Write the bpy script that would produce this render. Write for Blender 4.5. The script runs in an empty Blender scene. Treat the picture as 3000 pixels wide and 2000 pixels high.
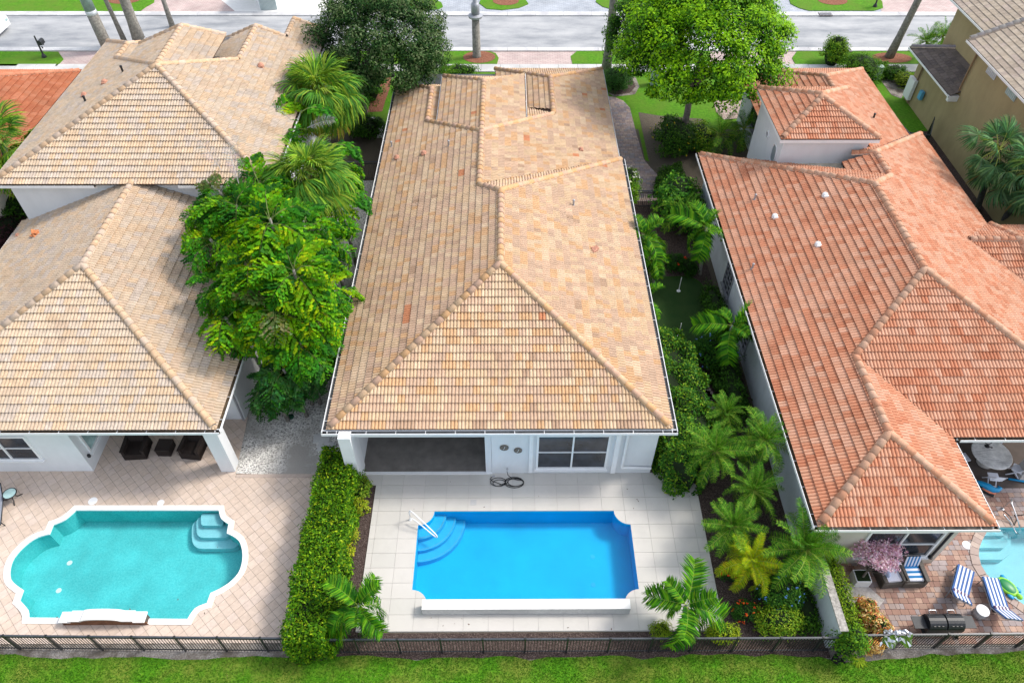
import bpy, math, random
import numpy as np
from mathutils import Vector, Matrix
from mathutils.geometry import delaunay_2d_cdt, tessellate_polygon
random.seed(7)
RNG = np.random.default_rng(7)
C = bpy.context.scene.collection
SC = bpy.context.scene
PI = math.pi

# ---------------------------------------------------------------- camera, world, sun, exposure
CAM_H = 28.0
F_PX = 2150.0                       # focal length in pixels of the 3000 px wide photograph
pitch = math.atan2(2305.0, F_PX)
YAW, ROLL = -0.008, -0.004
_c, _s = math.cos(pitch), math.sin(pitch)
Rz = Matrix.Rotation(YAW, 3, 'Z')
fwd = Rz @ Vector((0, _c, -_s)); up0 = Rz @ Vector((0, _s, _c)); rt0 = Rz @ Vector((1, 0, 0))
right = rt0 * math.cos(ROLL) - up0 * math.sin(ROLL)
upv = up0 * math.cos(ROLL) + rt0 * math.sin(ROLL)
cd = bpy.data.cameras.new('camera'); cam = bpy.data.objects.new('camera', cd); C.objects.link(cam)
cd.sensor_width = 36.0; cd.lens = 36.0 * F_PX / 3000.0; cd.clip_end = 6000.0; cd.clip_start = 0.5
m3 = Matrix((right, upv, -fwd)).transposed()
cam.matrix_world = Matrix.Translation((0, 0, CAM_H)) @ m3.to_4x4()
SC.camera = cam

SUN_DIR = Vector((0.63, 0.20, 0.75)).normalized()      # towards the sun
W = bpy.data.worlds.new('World'); SC.world = W; W.use_nodes = True
nt = W.node_tree; nt.nodes.clear()
sky = nt.nodes.new('ShaderNodeTexSky'); sky.sky_type = 'NISHITA'; sky.sun_disc = False
sky.sun_elevation = math.asin(SUN_DIR.z); sky.sun_rotation = math.atan2(SUN_DIR.x, SUN_DIR.y)
sky.dust_density = 2.0; sky.air_density = 1.0; sky.ozone_density = 1.0
bg = nt.nodes.new('ShaderNodeBackground'); bg.inputs[1].default_value = 0.15
wo = nt.nodes.new('ShaderNodeOutputWorld')
hs_ = nt.nodes.new('ShaderNodeHueSaturation'); hs_.inputs['Saturation'].default_value = 0.45      # thin cloud whitens the sky
nt.links.new(sky.outputs[0], hs_.inputs['Color']); nt.links.new(hs_.outputs[0], bg.inputs[0]); nt.links.new(bg.outputs[0], wo.inputs[0])
sl = bpy.data.lights.new('sun', 'SUN'); sl.energy = 1.4; sl.angle = math.radians(11); sl.color = (1.0, 0.93, 0.84)
sun = bpy.data.objects.new('sun', sl); C.objects.link(sun)
sun.rotation_euler = SUN_DIR.to_track_quat('Z', 'Y').to_euler(); sun.location = (60, 0, 80)
SC.view_settings.view_transform = 'Standard'; SC.view_settings.look = 'None'
SC.view_settings.gamma = 1.0; SC.view_settings.exposure = 1.05
SC.view_settings.use_curve_mapping = False

# ---------------------------------------------------------------- surveying: where a sight line meets a height, a depth or an x
def _ray(px, py):
    return right * ((px - 1500) / F_PX) - upv * ((py - 1000) / F_PX) + fwd
def G(px, py, z=0.0):
    d = _ray(px, py); t = (z - CAM_H) / d.z
    return Vector((d.x * t, d.y * t, z))
def GY(px, py, y):
    d = _ray(px, py); t = y / d.y
    return Vector((d.x * t, y, CAM_H + d.z * t))
def GP(px, py, a, b, c):            # with the plane z = a + b x + c y
    d = _ray(px, py); t = (a - CAM_H) / (d.z - b * d.x - c * d.y)
    return Vector((d.x * t, d.y * t, CAM_H + d.z * t))

# ---------------------------------------------------------------- materials
def _nodes(name):
    m = bpy.data.materials.new(name); m.use_nodes = True
    t = m.node_tree; t.nodes.clear()
    o = t.nodes.new('ShaderNodeOutputMaterial')
    return m, t, o
def _n(t, kind, **kw):
    n = t.nodes.new(kind)
    for k, v in kw.items(): setattr(n, k, v)
    return n
def _noise(t, scale, detail=4, rough=0.6, coord=None):
    n = _n(t, 'ShaderNodeTexNoise'); n.inputs['Scale'].default_value = scale
    n.inputs['Detail'].default_value = detail; n.inputs['Roughness'].default_value = rough
    if coord is None:
        g = _n(t, 'ShaderNodeNewGeometry'); coord = g.outputs['Position']
    t.links.new(coord, n.inputs['Vector'])
    return n
def _ramp(t, fac, stops):
    r = _n(t, 'ShaderNodeValToRGB')
    e = r.color_ramp.elements
    e[0].position, e[0].color = stops[0][0], (*stops[0][1], 1)
    e[1].position, e[1].color = stops[-1][0], (*stops[-1][1], 1)
    for p, c in stops[1:-1]:
        x = e.new(p); x.color = (*c, 1)
    t.links.new(fac, r.inputs[0])
    return r
def _mix(t, a, b, fac, mode='MIX'):
    n = _n(t, 'ShaderNodeMix', data_type='RGBA', blend_type=mode)
    for sock, v in ((n.inputs[0], fac), (n.inputs[6], a), (n.inputs[7], b)):
        if hasattr(v, 'links') or hasattr(v, 'is_linked'): t.links.new(v, sock)
        elif isinstance(v, (int, float)): sock.default_value = v
        else: sock.default_value = (*v, 1)
    return n.outputs[2]
def _bump(t, h, strength, dist=0.02):
    b = _n(t, 'ShaderNodeBump'); b.inputs['Strength'].default_value = strength; b.inputs['Distance'].default_value = dist
    t.links.new(h, b.inputs['Height']); return b.outputs[0]
def _bsdf(t, o, col, rough=0.7, spec=0.3, normal=None, metal=0.0):
    p = _n(t, 'ShaderNodeBsdfPrincipled')
    if hasattr(col, 'is_linked'): t.links.new(col, p.inputs['Base Color'])
    else: p.inputs['Base Color'].default_value = (*col, 1)
    p.inputs['Roughness'].default_value = rough; p.inputs['Specular IOR Level'].default_value = spec
    p.inputs['Metallic'].default_value = metal
    if normal is not None: t.links.new(normal, p.inputs['Normal'])
    t.links.new(p.outputs[0], o.inputs[0]); return p
def plain(name, col, rough=0.6, var=0.12, scale=3.0, spec=0.3, metal=0.0, bump=0.0):
    m, t, o = _nodes(name)
    n = _noise(t, scale, 5)
    c2 = tuple(max(0, x * (1 - var)) for x in col); c1 = tuple(min(1, x * (1 + var * 0.6)) for x in col)
    r = _ramp(t, n.outputs[0], [(0.35, c2), (0.65, c1)])
    nm = None
    if bump > 0:
        nb = _noise(t, scale * 12, 3); nm = _bump(t, nb.outputs[0], bump, 0.01)
    _bsdf(t, o, r.outputs[0], rough, spec, nm, metal); return m
def ground(name, stops, scale=30.0, big=None, bigscale=0.7, rough=0.9, bump=0.5, bdist=0.03, spec=0.2):
    m, t, o = _nodes(name)
    n = _noise(t, scale, 6, 0.7)
    r = _ramp(t, n.outputs[0], stops)
    col = r.outputs[0]
    if big:
        nb = _noise(t, bigscale, 4, 0.6)
        f = _ramp(t, nb.outputs[0], [(0.42, (0, 0, 0)), (0.62, (1, 1, 1))])
        col = _mix(t, col, big, f.outputs[0])
    nm = _bump(t, n.outputs[0], bump, bdist)
    _bsdf(t, o, col, rough, spec, nm); return m
def tinted(name, rough=0.75, var=0.25, scale=9.0, spec=0.25, dirt=None, streak=False):
    m, t, o = _nodes(name)
    a = _n(t, 'ShaderNodeAttribute', attribute_name='tint')
    n = _noise(t, scale, 5, 0.65)
    r = _ramp(t, n.outputs[0], [(0.3, (1 - var,) * 3), (0.7, (1 + var * 0.4,) * 3)])
    col = _mix(t, a.outputs[0], r.outputs[0], 1.0, 'MULTIPLY')
    if dirt:
        nb = _noise(t, 0.55, 5, 0.7)
        f = _ramp(t, nb.outputs[0], [(0.5, (0, 0, 0)), (0.75, (0.28, 0.28, 0.28))])
        col = _mix(t, col, dirt, f.outputs[0])
    nf = _noise(t, 90, 2)
    _bsdf(t, o, col, rough, spec, _bump(t, nf.outputs[0], 0.15, 0.01)); return m
def leafy(name, gain=1.0, trans=0.3, rough=0.45):
    m, t, o = _nodes(name)
    a = _n(t, 'ShaderNodeAttribute', attribute_name='tint')
    n = _noise(t, 2.5, 3)
    r = _ramp(t, n.outputs[0], [(0.3, (0.75 * gain,) * 3), (0.7, (1.2 * gain,) * 3)])
    col = _mix(t, a.outputs[0], r.outputs[0], 1.0, 'MULTIPLY')
    p = _n(t, 'ShaderNodeBsdfPrincipled'); t.links.new(col, p.inputs['Base Color'])
    p.inputs['Roughness'].default_value = rough; p.inputs['Specular IOR Level'].default_value = 0.08
    tr = _n(t, 'ShaderNodeBsdfTranslucent')
    tc = _mix(t, col, (1.5, 1.35, 0.45), 1.0, 'MULTIPLY'); t.links.new(tc, tr.inputs[0])
    mx = _n(t, 'ShaderNodeMixShader'); mx.inputs[0].default_value = trans
    t.links.new(p.outputs[0], mx.inputs[1]); t.links.new(tr.outputs[0], mx.inputs[2]); t.links.new(mx.outputs[0], o.inputs[0])
    return m
def water(name, tint, wave=9.0, strength=0.12):
    m, t, o = _nodes(name)
    n = _noise(t, wave, 3, 0.5)
    nm = _bump(t, n.outputs[0], strength, 0.02)
    tr = _n(t, 'ShaderNodeBsdfTransparent'); tr.inputs[0].default_value = (*tint, 1)
    gl = _n(t, 'ShaderNodeBsdfGlossy'); gl.inputs['Roughness'].default_value = 0.03; t.links.new(nm, gl.inputs['Normal'])
    fr = _n(t, 'ShaderNodeFresnel'); fr.inputs[0].default_value = 1.33; t.links.new(nm, fr.inputs['Normal'])
    mx = _n(t, 'ShaderNodeMixShader'); t.links.new(fr.outputs[0], mx.inputs[0])
    t.links.new(tr.outputs[0], mx.inputs[1]); t.links.new(gl.outputs[0], mx.inputs[2]); t.links.new(mx.outputs[0], o.inputs[0])
    return m
def plaster(name, c1, c2, scale=35.0, lo=0.80):
    m, t, o = _nodes(name)
    n = _noise(t, scale, 4, 0.7); r = _ramp(t, n.outputs[0], [(0.35, c1), (0.65, c2)])
    nb = _noise(t, 0.7, 3); r2 = _ramp(t, nb.outputs[0], [(0.3, (lo,) * 3), (0.7, (1.08,) * 3)])
    _bsdf(t, o, _mix(t, r.outputs[0], r2.outputs[0], 1.0, 'MULTIPLY'), 0.7, 0.2); return m
def glassy(name, col=(0.05, 0.06, 0.075)):
    m, t, o = _nodes(name)
    n = _noise(t, 1.3, 3); r = _ramp(t, n.outputs[0], [(0.35, tuple(x * 0.7 for x in col)), (0.65, tuple(x * 1.6 for x in col))])
    _bsdf(t, o, r.outputs[0], 0.12, 0.5); return m

MAT = {}
MAT['soil'] = ground('soil', [(0.3, (0.05, 0.04, 0.03)), (0.5, (0.12, 0.10, 0.075)), (0.7, (0.24, 0.20, 0.155))], 22, (0.10, 0.085, 0.065), 0.3)
MAT['mulch'] = ground('mulch', [(0.32, (0.018, 0.012, 0.011)), (0.5, (0.07, 0.048, 0.042)), (0.64, (0.17, 0.13, 0.115)), (0.72, (0.36, 0.31, 0.29))], 26, None, 1, 0.95, 1.0, 0.05)
MAT['redmulch'] = ground('red_mulch', [(0.3, (0.10, 0.035, 0.02)), (0.5, (0.24, 0.095, 0.055)), (0.7, (0.42, 0.22, 0.15))], 20, None, 1, 0.95, 1.0, 0.05)
MAT['gravel'] = ground('gravel', [(0.36, (0.10, 0.095, 0.09)), (0.46, (0.42, 0.41, 0.385)), (0.54, (0.74, 0.72, 0.68)), (0.66, (0.88, 0.86, 0.82))], 13, (0.36, 0.34, 0.31), 0.45, 0.95, 0.8, 0.04)
MAT['sand'] = ground('sandy_edge', [(0.3, (0.12, 0.10, 0.085)), (0.5, (0.28, 0.25, 0.22)), (0.7, (0.45, 0.42, 0.39))], 18, (0.13, 0.11, 0.09), 1.6)
MAT['lawn'] = ground('lawn_soil', [(0.3, (0.04, 0.15, 0.005)), (0.5, (0.075, 0.235, 0.008)), (0.68, (0.13, 0.30, 0.012))], 9, (0.17, 0.23, 0.03), 0.8, 0.95, 0.6, 0.04)
MAT['lawnfar'] = ground('street_lawn', [(0.3, (0.045, 0.14, 0.006)), (0.5, (0.075, 0.22, 0.008)), (0.7, (0.12, 0.30, 0.014))], 5, (0.10, 0.20, 0.016), 0.5, 0.95, 0.6, 0.04)
MAT['turf'] = ground('putting_turf', [(0.3, (0.022, 0.05, 0.012)), (0.7, (0.035, 0.075, 0.018))], 60, (0.02, 0.055, 0.012), 0.8)
MAT['turfedge'] = ground('putting_fringe', [(0.3, (0.015, 0.05, 0.006)), (0.7, (0.035, 0.10, 0.012))], 40)
MAT['asphalt'] = ground('asphalt', [(0.3, (0.40, 0.405, 0.42)), (0.7, (0.56, 0.565, 0.575))], 12, (0.31, 0.32, 0.34), 0.16, 0.9, 0.2, 0.01)
def asphalt():
    m, t, o = _nodes('asphalt')
    g = _n(t, 'ShaderNodeNewGeometry'); mp = _n(t, 'ShaderNodeMapping'); mp.inputs['Scale'].default_value = (0.22, 0.6, 1)
    t.links.new(g.outputs['Position'], mp.inputs['Vector'])
    big = _noise(t, 1.0, 6, 0.62, mp.outputs[0]); f = _noise(t, 22, 4, 0.7)
    r = _ramp(t, big.outputs[0], [(0.34, (0.25, 0.265, 0.285)), (0.5, (0.37, 0.38, 0.395)), (0.66, (0.47, 0.475, 0.48))])
    r2 = _ramp(t, f.outputs[0], [(0.3, (0.86,) * 3), (0.7, (1.08,) * 3)])
    _bsdf(t, o, _mix(t, r.outputs[0], r2.outputs[0], 1.0, 'MULTIPLY'), 0.9, 0.2); return m
MAT['asphalt'] = asphalt()
MAT['concrete'] = ground('concrete', [(0.3, (0.50, 0.50, 0.49)), (0.7, (0.66, 0.655, 0.64))], 8, (0.46, 0.46, 0.455), 0.4, 0.9, 0.15, 0.01)
MAT['kerb'] = ground('kerb', [(0.3, (0.52, 0.52, 0.52)), (0.7, (0.70, 0.70, 0.69))], 6, (0.45, 0.45, 0.46), 0.5, 0.9, 0.15, 0.01)
MAT['grout'] = plain('grout', (0.23, 0.20, 0.18), 0.9)
MAT['darkgrout'] = plain('dark_grout', (0.10, 0.08, 0.07), 0.9)
def stucco(name, col, drip=0.10):
    m, t, o = _nodes(name)
    g = _n(t, 'ShaderNodeNewGeometry'); mp = _n(t, 'ShaderNodeMapping'); mp.inputs['Scale'].default_value = (0.7, 0.7, 0.35)
    t.links.new(g.outputs['Position'], mp.inputs['Vector'])
    n = _noise(t, 1.6, 5, 0.65, mp.outputs[0]); n2 = _noise(t, 40, 3)
    r = _ramp(t, n.outputs[0], [(0.36, tuple(x * (1 - drip) for x in col)), (0.6, col)])
    _bsdf(t, o, r.outputs[0], 0.85, 0.15, _bump(t, n2.outputs[0], 0.3, 0.01)); return m
MAT['white'] = stucco('white_stucco', (0.72, 0.74, 0.76), 0.07)
MAT['cream'] = stucco('cream_stucco', (0.62, 0.58, 0.50))
MAT['greystucco'] = stucco('grey_stucco', (0.50, 0.48, 0.46))
MAT['whitewall'] = stucco('side_wall_stucco', (0.60, 0.64, 0.68), 0.12)
MAT['yellow'] = stucco('olive_stucco', (0.37, 0.30, 0.165), 0.14)
MAT['lightgrout'] = plain('light_grout', (0.44, 0.43, 0.41), 0.9)
MAT['trim'] = plain('white_trim', (0.80, 0.81, 0.82), 0.45, 0.04, 2)
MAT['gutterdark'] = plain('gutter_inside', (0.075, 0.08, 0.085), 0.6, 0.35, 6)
MAT['gutterdirt'] = plain('gutter_dirt', (0.12, 0.085, 0.05), 0.9, 0.5, 8)
MAT['gutteroak'] = plain('gutter_debris', (0.30, 0.27, 0.22), 0.9, 0.5, 5)
MAT['under'] = plain('roof_underlay', (0.09, 0.055, 0.04), 0.9)
MAT['mortar'] = plain('mortar', (0.60, 0.50, 0.40), 0.9, 0.2, 8)
MAT['flashing'] = plain('flashing', (0.55, 0.58, 0.62), 0.6, 0.2, 3)
MAT['membrane'] = plain('flat_roof_membrane', (0.56, 0.50, 0.40), 0.9, 0.25, 1.5)
MAT['rooftile'] = tinted('roof_tile_clay', 0.8, 0.18, 7.0, 0.2, (0.30, 0.19, 0.125))
MAT['rooftileold'] = tinted('roof_tile_weathered', 0.8, 0.22, 5.0, 0.2, (0.27, 0.20, 0.15))
MAT['paver'] = tinted('paver', 0.85, 0.12, 6.0, 0.2)
MAT['porcelain'] = tinted('porcelain_tile', 0.6, 0.06, 2.2, 0.25, (0.40, 0.385, 0.355))
MAT['leaf'] = leafy('leaf', 1.3, 0.26)
MAT['palmleaf'] = leafy('palm_leaf', 1.5, 0.28, 0.55)
MAT['flower'] = leafy('petal', 1.0, 0.2, 0.7)
MAT['grass'] = leafy('grass_blade', 1.25, 0.25, 0.6)
MAT['bark'] = plain('grey_bark', (0.22, 0.19, 0.165), 0.95, 0.35, 5, 0.15, 0, 0.8)
MAT['palmbark'] = plain('palm_bark', (0.25, 0.235, 0.21), 0.9, 0.35, 6, 0.15, 0, 0.6)
MAT['darkbark'] = plain('dark_palm_bark', (0.085, 0.08, 0.085), 0.95, 0.35, 6, 0.15, 0, 0.8)
MAT['greenshaft'] = plain('palm_crownshaft', (0.22, 0.31, 0.28), 0.6, 0.2, 4)
MAT['dead'] = plain('dead_frond', (0.40, 0.38, 0.40), 0.9, 0.25, 10)
MAT['core'] = plain('shrub_inside', (0.012, 0.025, 0.006), 1.0, 0.3, 4)  # near-black fill, paints the shade inside shrubs and hedges; also planter soil
MAT['black'] = plain('black_metal', (0.018, 0.02, 0.023), 0.4, 0.2, 5, 0.45)
MAT['blackrail'] = plain('black_rail', (0.055, 0.062, 0.075), 0.35, 0.2, 5, 0.5)
MAT['wicker'] = plain('dark_wicker', (0.030, 0.021, 0.018), 0.7, 0.45, 45, 0.3, 0, 0.9)
MAT['wickergrey'] = plain('grey_wicker', (0.13, 0.115, 0.10), 0.7, 0.4, 40, 0.3, 0, 0.9)
MAT['cushwhite'] = plain('white_cushion', (0.72, 0.73, 0.80), 0.9, 0.05, 3)
MAT['blue'] = plain('blue_stripe', (0.055, 0.13, 0.33), 0.9, 0.12, 5)
MAT['brightblue'] = plain('bright_blue_stripe', (0.02, 0.19, 0.46), 0.9, 0.1, 5)
MAT['steel'] = plain('steel', (0.55, 0.56, 0.58), 0.25, 0.1, 4, 0.5, 0.9)
MAT['greymetal'] = plain('grey_aluminium', (0.34, 0.35, 0.38), 0.45, 0.1, 4, 0.5, 0.3)
MAT['foil'] = plain('foil', (0.50, 0.51, 0.53), 0.22, 0.1, 5, 0.6, 1.0)
MAT['glass'] = glassy('window_glass', (0.028, 0.032, 0.04))
MAT['palepane'] = glassy('pale_pane', (0.26, 0.38, 0.38))
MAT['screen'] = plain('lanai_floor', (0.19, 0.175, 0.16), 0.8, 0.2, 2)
MAT['pooldark'] = plaster('blue_pool_plaster', (0.0, 0.42, 0.72), (0.004, 0.50, 0.80), 35, 0.93)
MAT['poolgreen'] = plaster('teal_pool_plaster', (0.06, 0.54, 0.55), (0.15, 0.67, 0.66), 14)
MAT['poolpale'] = plaster('pale_pool_plaster', (0.26, 0.60, 0.66), (0.34, 0.68, 0.72), 20)
MAT['poolstep'] = plaster('blue_pool_step', (0.02, 0.43, 0.72), (0.04, 0.50, 0.78))
MAT['water'] = water('pool_water', (0.86, 0.97, 1.0))
MAT['coping'] = plain('white_coping', (0.80, 0.79, 0.76), 0.7, 0.05, 4)
MAT['marble'] = plain('marble_top', (0.80, 0.79, 0.77), 0.3, 0.35, 2.2)
MAT['terracotta'] = plain('terracotta_vent', (0.50, 0.25, 0.17), 0.8, 0.25, 10)
MAT['pink'] = plain('toy_orange', (0.75, 0.25, 0.15), 0.5)
MAT['toyblue'] = plain('toy_blue', (0.0, 0.27, 0.55), 0.4, 0.1, 5, 0.5)
MAT['toygreen'] = plain('toy_green', (0.25, 0.62, 0.04), 0.4, 0.1, 5, 0.5)
MAT['toydark'] = plain('toy_dark_green', (0.01, 0.22, 0.06), 0.4, 0.2, 5, 0.5)
MAT['brick'] = plain('spillway_brick', (0.21, 0.095, 0.05), 0.8, 0.3, 9)
MAT['rubber'] = plain('black_rubber', (0.015, 0.015, 0.016), 0.5, 0.2, 5)
MAT['dial'] = plain('dial_face', (0.16, 0.14, 0.12), 0.5, 0.3, 12)
MAT['pedestal'] = plain('pale_green_box', (0.42, 0.52, 0.52), 0.5, 0.1, 3)
MAT['purple'] = plain('purple_cloth', (0.10, 0.06, 0.13), 0.9, 0.3, 10)

# ---------------------------------------------------------------- mesh building
def v3(p): return (float(p[0]), float(p[1]), float(p[2]))
class B:
    """collects faces; build() links them as one mesh object"""
    def __init__(s): s.v = []; s.f = []; s.mi = []; s.t = []
    def add(s, verts, faces, mi=0, tint=(1, 1, 1)):
        o = len(s.v); s.v.extend(v3(p) for p in verts)
        for f in faces:
            s.f.append(tuple(i + o for i in f)); s.mi.append(mi); s.t.append(tint)
        return s
    def box(s, c, d, rz=0.0, mi=0, M=None, tint=(1, 1, 1)):
        x, y, z = d[0] / 2, d[1] / 2, d[2] / 2
        P = [Vector((a, b, e)) for e in (-z, z) for a, b in ((-x, -y), (x, -y), (x, y), (-x, y))]
        R = M if M is not None else Matrix.Rotation(rz, 3, 'Z')
        P = [R @ p + Vector(c) for p in P]
        return s.add(P, [(3, 2, 1, 0), (4, 5, 6, 7), (0, 1, 5, 4), (1, 2, 6, 5), (2, 3, 7, 6), (3, 0, 4, 7)], mi, tint)
    def bar(s, a, b, w, h, mi=0, tint=(1, 1, 1), upz=(0, 0, 1)):
        a, b = Vector(a), Vector(b); d = b - a; L = d.length
        y = d.normalized(); u = Vector(upz); x = y.cross(u)
        if x.length < 1e-4: x = y.cross(Vector((1, 0, 0)))
        x.normalize(); z = x.cross(y)
        return s.box((a + b) / 2, (w, L, h), 0, mi, Matrix((x, y, z)).transposed(), tint)
    def prism(s, poly, z0, z1, mi=0, tint=(1, 1, 1), bottom=False, top=True):
        n = len(poly)
        area = sum(poly[i][0] * poly[(i + 1) % n][1] - poly[(i + 1) % n][0] * poly[i][1] for i in range(n))
        if area < 0: poly = poly[::-1]
        vs = [(p[0], p[1], z0) for p in poly] + [(p[0], p[1], z1) for p in poly]
        fs = [(i, (i + 1) % n, n + (i + 1) % n, n + i) for i in range(n)]
        s.add(vs, fs, mi, tint)
        tri = tessellate_polygon([[Vector((p[0], p[1], 0)) for p in poly]])
        tv = [(p[0], p[1], z1) for p in poly]
        if top: s.add(tv, [_ccw(poly, t) for t in tri], mi, tint)
        if bottom: s.add([(p[0], p[1], z0) for p in poly], [_ccw(poly, t)[::-1] for t in tri], mi, tint)
        return s
    def tube(s, path, r, n=6, mi=0, tint=(1, 1, 1), cap=True):
        P = [Vector(p) for p in path]; R = r if isinstance(r, (list, tuple)) else [r] * len(P)
        ref = Vector((0, 0, 1)); vs = []; fs = []
        for i, p in enumerate(P):
            d = (P[min(i + 1, len(P) - 1)] - P[max(i - 1, 0)]).normalized()
            x = d.cross(ref)
            if x.length < 1e-3: x = d.cross(Vector((1, 0, 0)))
            x.normalize(); y = x.cross(d)
            for k in range(n):
                a = 2 * PI * k / n; vs.append(p + (x * math.cos(a) + y * math.sin(a)) * R[i])
        for i in range(len(P) - 1):
            for k in range(n):
                fs.append((i * n + k, i * n + (k + 1) % n, (i + 1) * n + (k + 1) % n, (i + 1) * n + k))
        if cap:
            fs.append(tuple(range(n - 1, -1, -1))); fs.append(tuple((len(P) - 1) * n + k for k in range(n)))
        return s.add(vs, fs, mi, tint)
    def lathe(s, prof, c=(0, 0, 0), n=20, mi=0, tint=(1, 1, 1), sx=1.0, sy=1.0):
        vs = []; fs = []
        for r, z in prof:
            for k in range(n):
                a = 2 * PI * k / n; vs.append((c[0] + r * sx * math.cos(a), c[1] + r * sy * math.sin(a), c[2] + z))
        for i in range(len(prof) - 1):
            for k in range(n): fs.append((i * n + k, i * n + (k + 1) % n, (i + 1) * n + (k + 1) % n, (i + 1) * n + k))
        fs.append(tuple(range(n - 1, -1, -1))); fs.append(tuple((len(prof) - 1) * n + k for k in range(n)))
        return s.add(vs, fs, mi, tint)
    def ell(s, c, r, n=10, mi=0, tint=(1, 1, 1)):
        prof = [(max(1e-3, math.cos(a)), math.sin(a)) for a in np.linspace(-PI / 2, PI / 2, n // 2 + 2)]
        o = len(s.v); s.lathe(prof, (0, 0, 0), n, mi, tint)
        for i in range(o, len(s.v)):
            p = s.v[i]; s.v[i] = (c[0] + p[0] * r[0], c[1] + p[1] * r[1], c[2] + p[2] * r[2])
        return s
    def mesh(s, name, mats, smooth=False):
        me = bpy.data.meshes.new(name)
        me.from_pydata(s.v, [], s.f)
        for m in (mats if isinstance(mats, (list, tuple)) else [mats]): me.materials.append(m)
        if len(me.materials) > 1: me.polygons.foreach_set('material_index', s.mi)
        at = me.attributes.new('tint', 'FLOAT_COLOR', 'FACE')
        at.data.foreach_set('color', np.array([(*t, 1.0) for t in s.t], dtype=np.float32).ravel())
        if smooth: me.polygons.foreach_set('use_smooth', [True] * len(me.polygons))
        me.update(); return me
    def build(s, name, mats, parent=None, smooth=False, kind=None, world=True):
        return link(name, s.mesh(name, mats, smooth), parent, kind, world)
def _ccw(poly, t):
    a, b, c = (poly[i] for i in t)
    return tuple(t) if (b[0] - a[0]) * (c[1] - a[1]) - (b[1] - a[1]) * (c[0] - a[0]) > 0 else tuple(t)[::-1]
_tbl = {}
def link(name, me, parent=None, kind=None, world=True, mw=None):
    o = bpy.data.objects.new(name, me); C.objects.link(o)
    if parent is not None:
        o.parent = parent
        if world: o.matrix_parent_inverse = _tbl.get(parent.name, Matrix.Identity(4)).inverted()
        _tbl[o.name] = Matrix.Identity(4) if world else _tbl.get(parent.name, Matrix.Identity(4))
    if mw is not None: o.matrix_basis = mw
    if kind: o['kind'] = kind
    return o
def thing(name, label, cat, loc=(0, 0, 0), group=None, rz=0.0):
    o = bpy.data.objects.new(name, None); C.objects.link(o); o.empty_display_size = 0.3
    o.location = loc; o.rotation_euler = (0, 0, rz)
    _tbl[o.name] = Matrix.Translation(loc) @ Matrix.Rotation(rz, 4, 'Z')
    o['label'] = label; o['category'] = cat
    if group: o['group'] = group
    return o
def tag(o, label, cat, group=None):
    o['label'] = label; o['category'] = cat
    if group: o['group'] = group
    return o
def copy_tree(root, loc, rz=0.0, label=None):
    r = root.copy(); C.objects.link(r); r.location = loc; r.rotation_euler = (0, 0, rz)
    if label: r['label'] = label
    def rec(a, b):
        for ch in list(a.children):
            c = ch.copy(); C.objects.link(c); c.parent = b; rec(ch, c)
    rec(root, r); return r
def npmesh(name, V, Fq, tint, mat, smooth=False):
    """V (n,3), Fq (m,k) equal-sized faces, tint (m,3)"""
    me = bpy.data.meshes.new(name); m, k = Fq.shape
    me.vertices.add(len(V)); me.vertices.foreach_set('co', V.astype(np.float32).ravel())
    me.loops.add(m * k); me.loops.foreach_set('vertex_index', Fq.astype(np.int32).ravel())
    me.polygons.add(m); me.polygons.foreach_set('loop_start', np.arange(0, m * k, k, dtype=np.int32))
    me.polygons.foreach_set('loop_total', np.full(m, k, dtype=np.int32))
    me.materials.append(mat)
    at = me.attributes.new('tint', 'FLOAT_COLOR', 'FACE')
    at.data.foreach_set('color', np.concatenate([tint, np.ones((m, 1))], 1).astype(np.float32).ravel())
    me.polygons.foreach_set('use_smooth', np.full(m, bool(smooth)))
    me.update(calc_edges=True); return me
def sheet(name, poly, z, mat, holes=(), kind='structure', parent=None):
    polys = [[Vector((p[0], p[1], 0)) for p in poly]] + [[Vector((p[0], p[1], 0)) for p in h] for h in holes]
    tri = tessellate_polygon(polys)
    flat = [p for q in polys for p in q]
    b = B(); b.add([(p.x, p.y, z) for p in flat], [_ccw(flat, t) for t in tri])
    return b.build(name, mat, parent, kind=kind)
def arc(c, r, a0, a1, n=8):
    return [(c[0] + r * math.cos(a), c[1] + r * math.sin(a)) for a in np.linspace(a0, a1, n)]
def offset(poly, d):
    n = len(poly); A = sum(poly[i][0] * poly[(i + 1) % n][1] - poly[(i + 1) % n][0] * poly[i][1] for i in range(n))
    sg = 1 if A > 0 else -1; out = []
    for i in range(n):
        p0, p1, p2 = (np.array(poly[(i + k) % n][:2]) for k in (-1, 0, 1))
        e1 = p1 - p0; e2 = p2 - p1; e1 = e1 / (np.linalg.norm(e1) + 1e-9); e2 = e2 / (np.linalg.norm(e2) + 1e-9)
        n1 = np.array((e1[1], -e1[0])) * sg; n2 = np.array((e2[1], -e2[0])) * sg
        m = n1 + n2; m = m / max(0.6, m @ n1) if np.linalg.norm(m) > 1e-6 else n1
        out.append(tuple(p1 + m * d))
    return out
def inside(p, poly):
    x, y = p[0], p[1]; r = False; n = len(poly)
    for i in range(n):
        x1, y1 = poly[i][:2]; x2, y2 = poly[(i + 1) % n][:2]
        if (y1 > y) != (y2 > y) and x < (x2 - x1) * (y - y1) / (y2 - y1) + x1: r = not r
    return r

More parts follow.
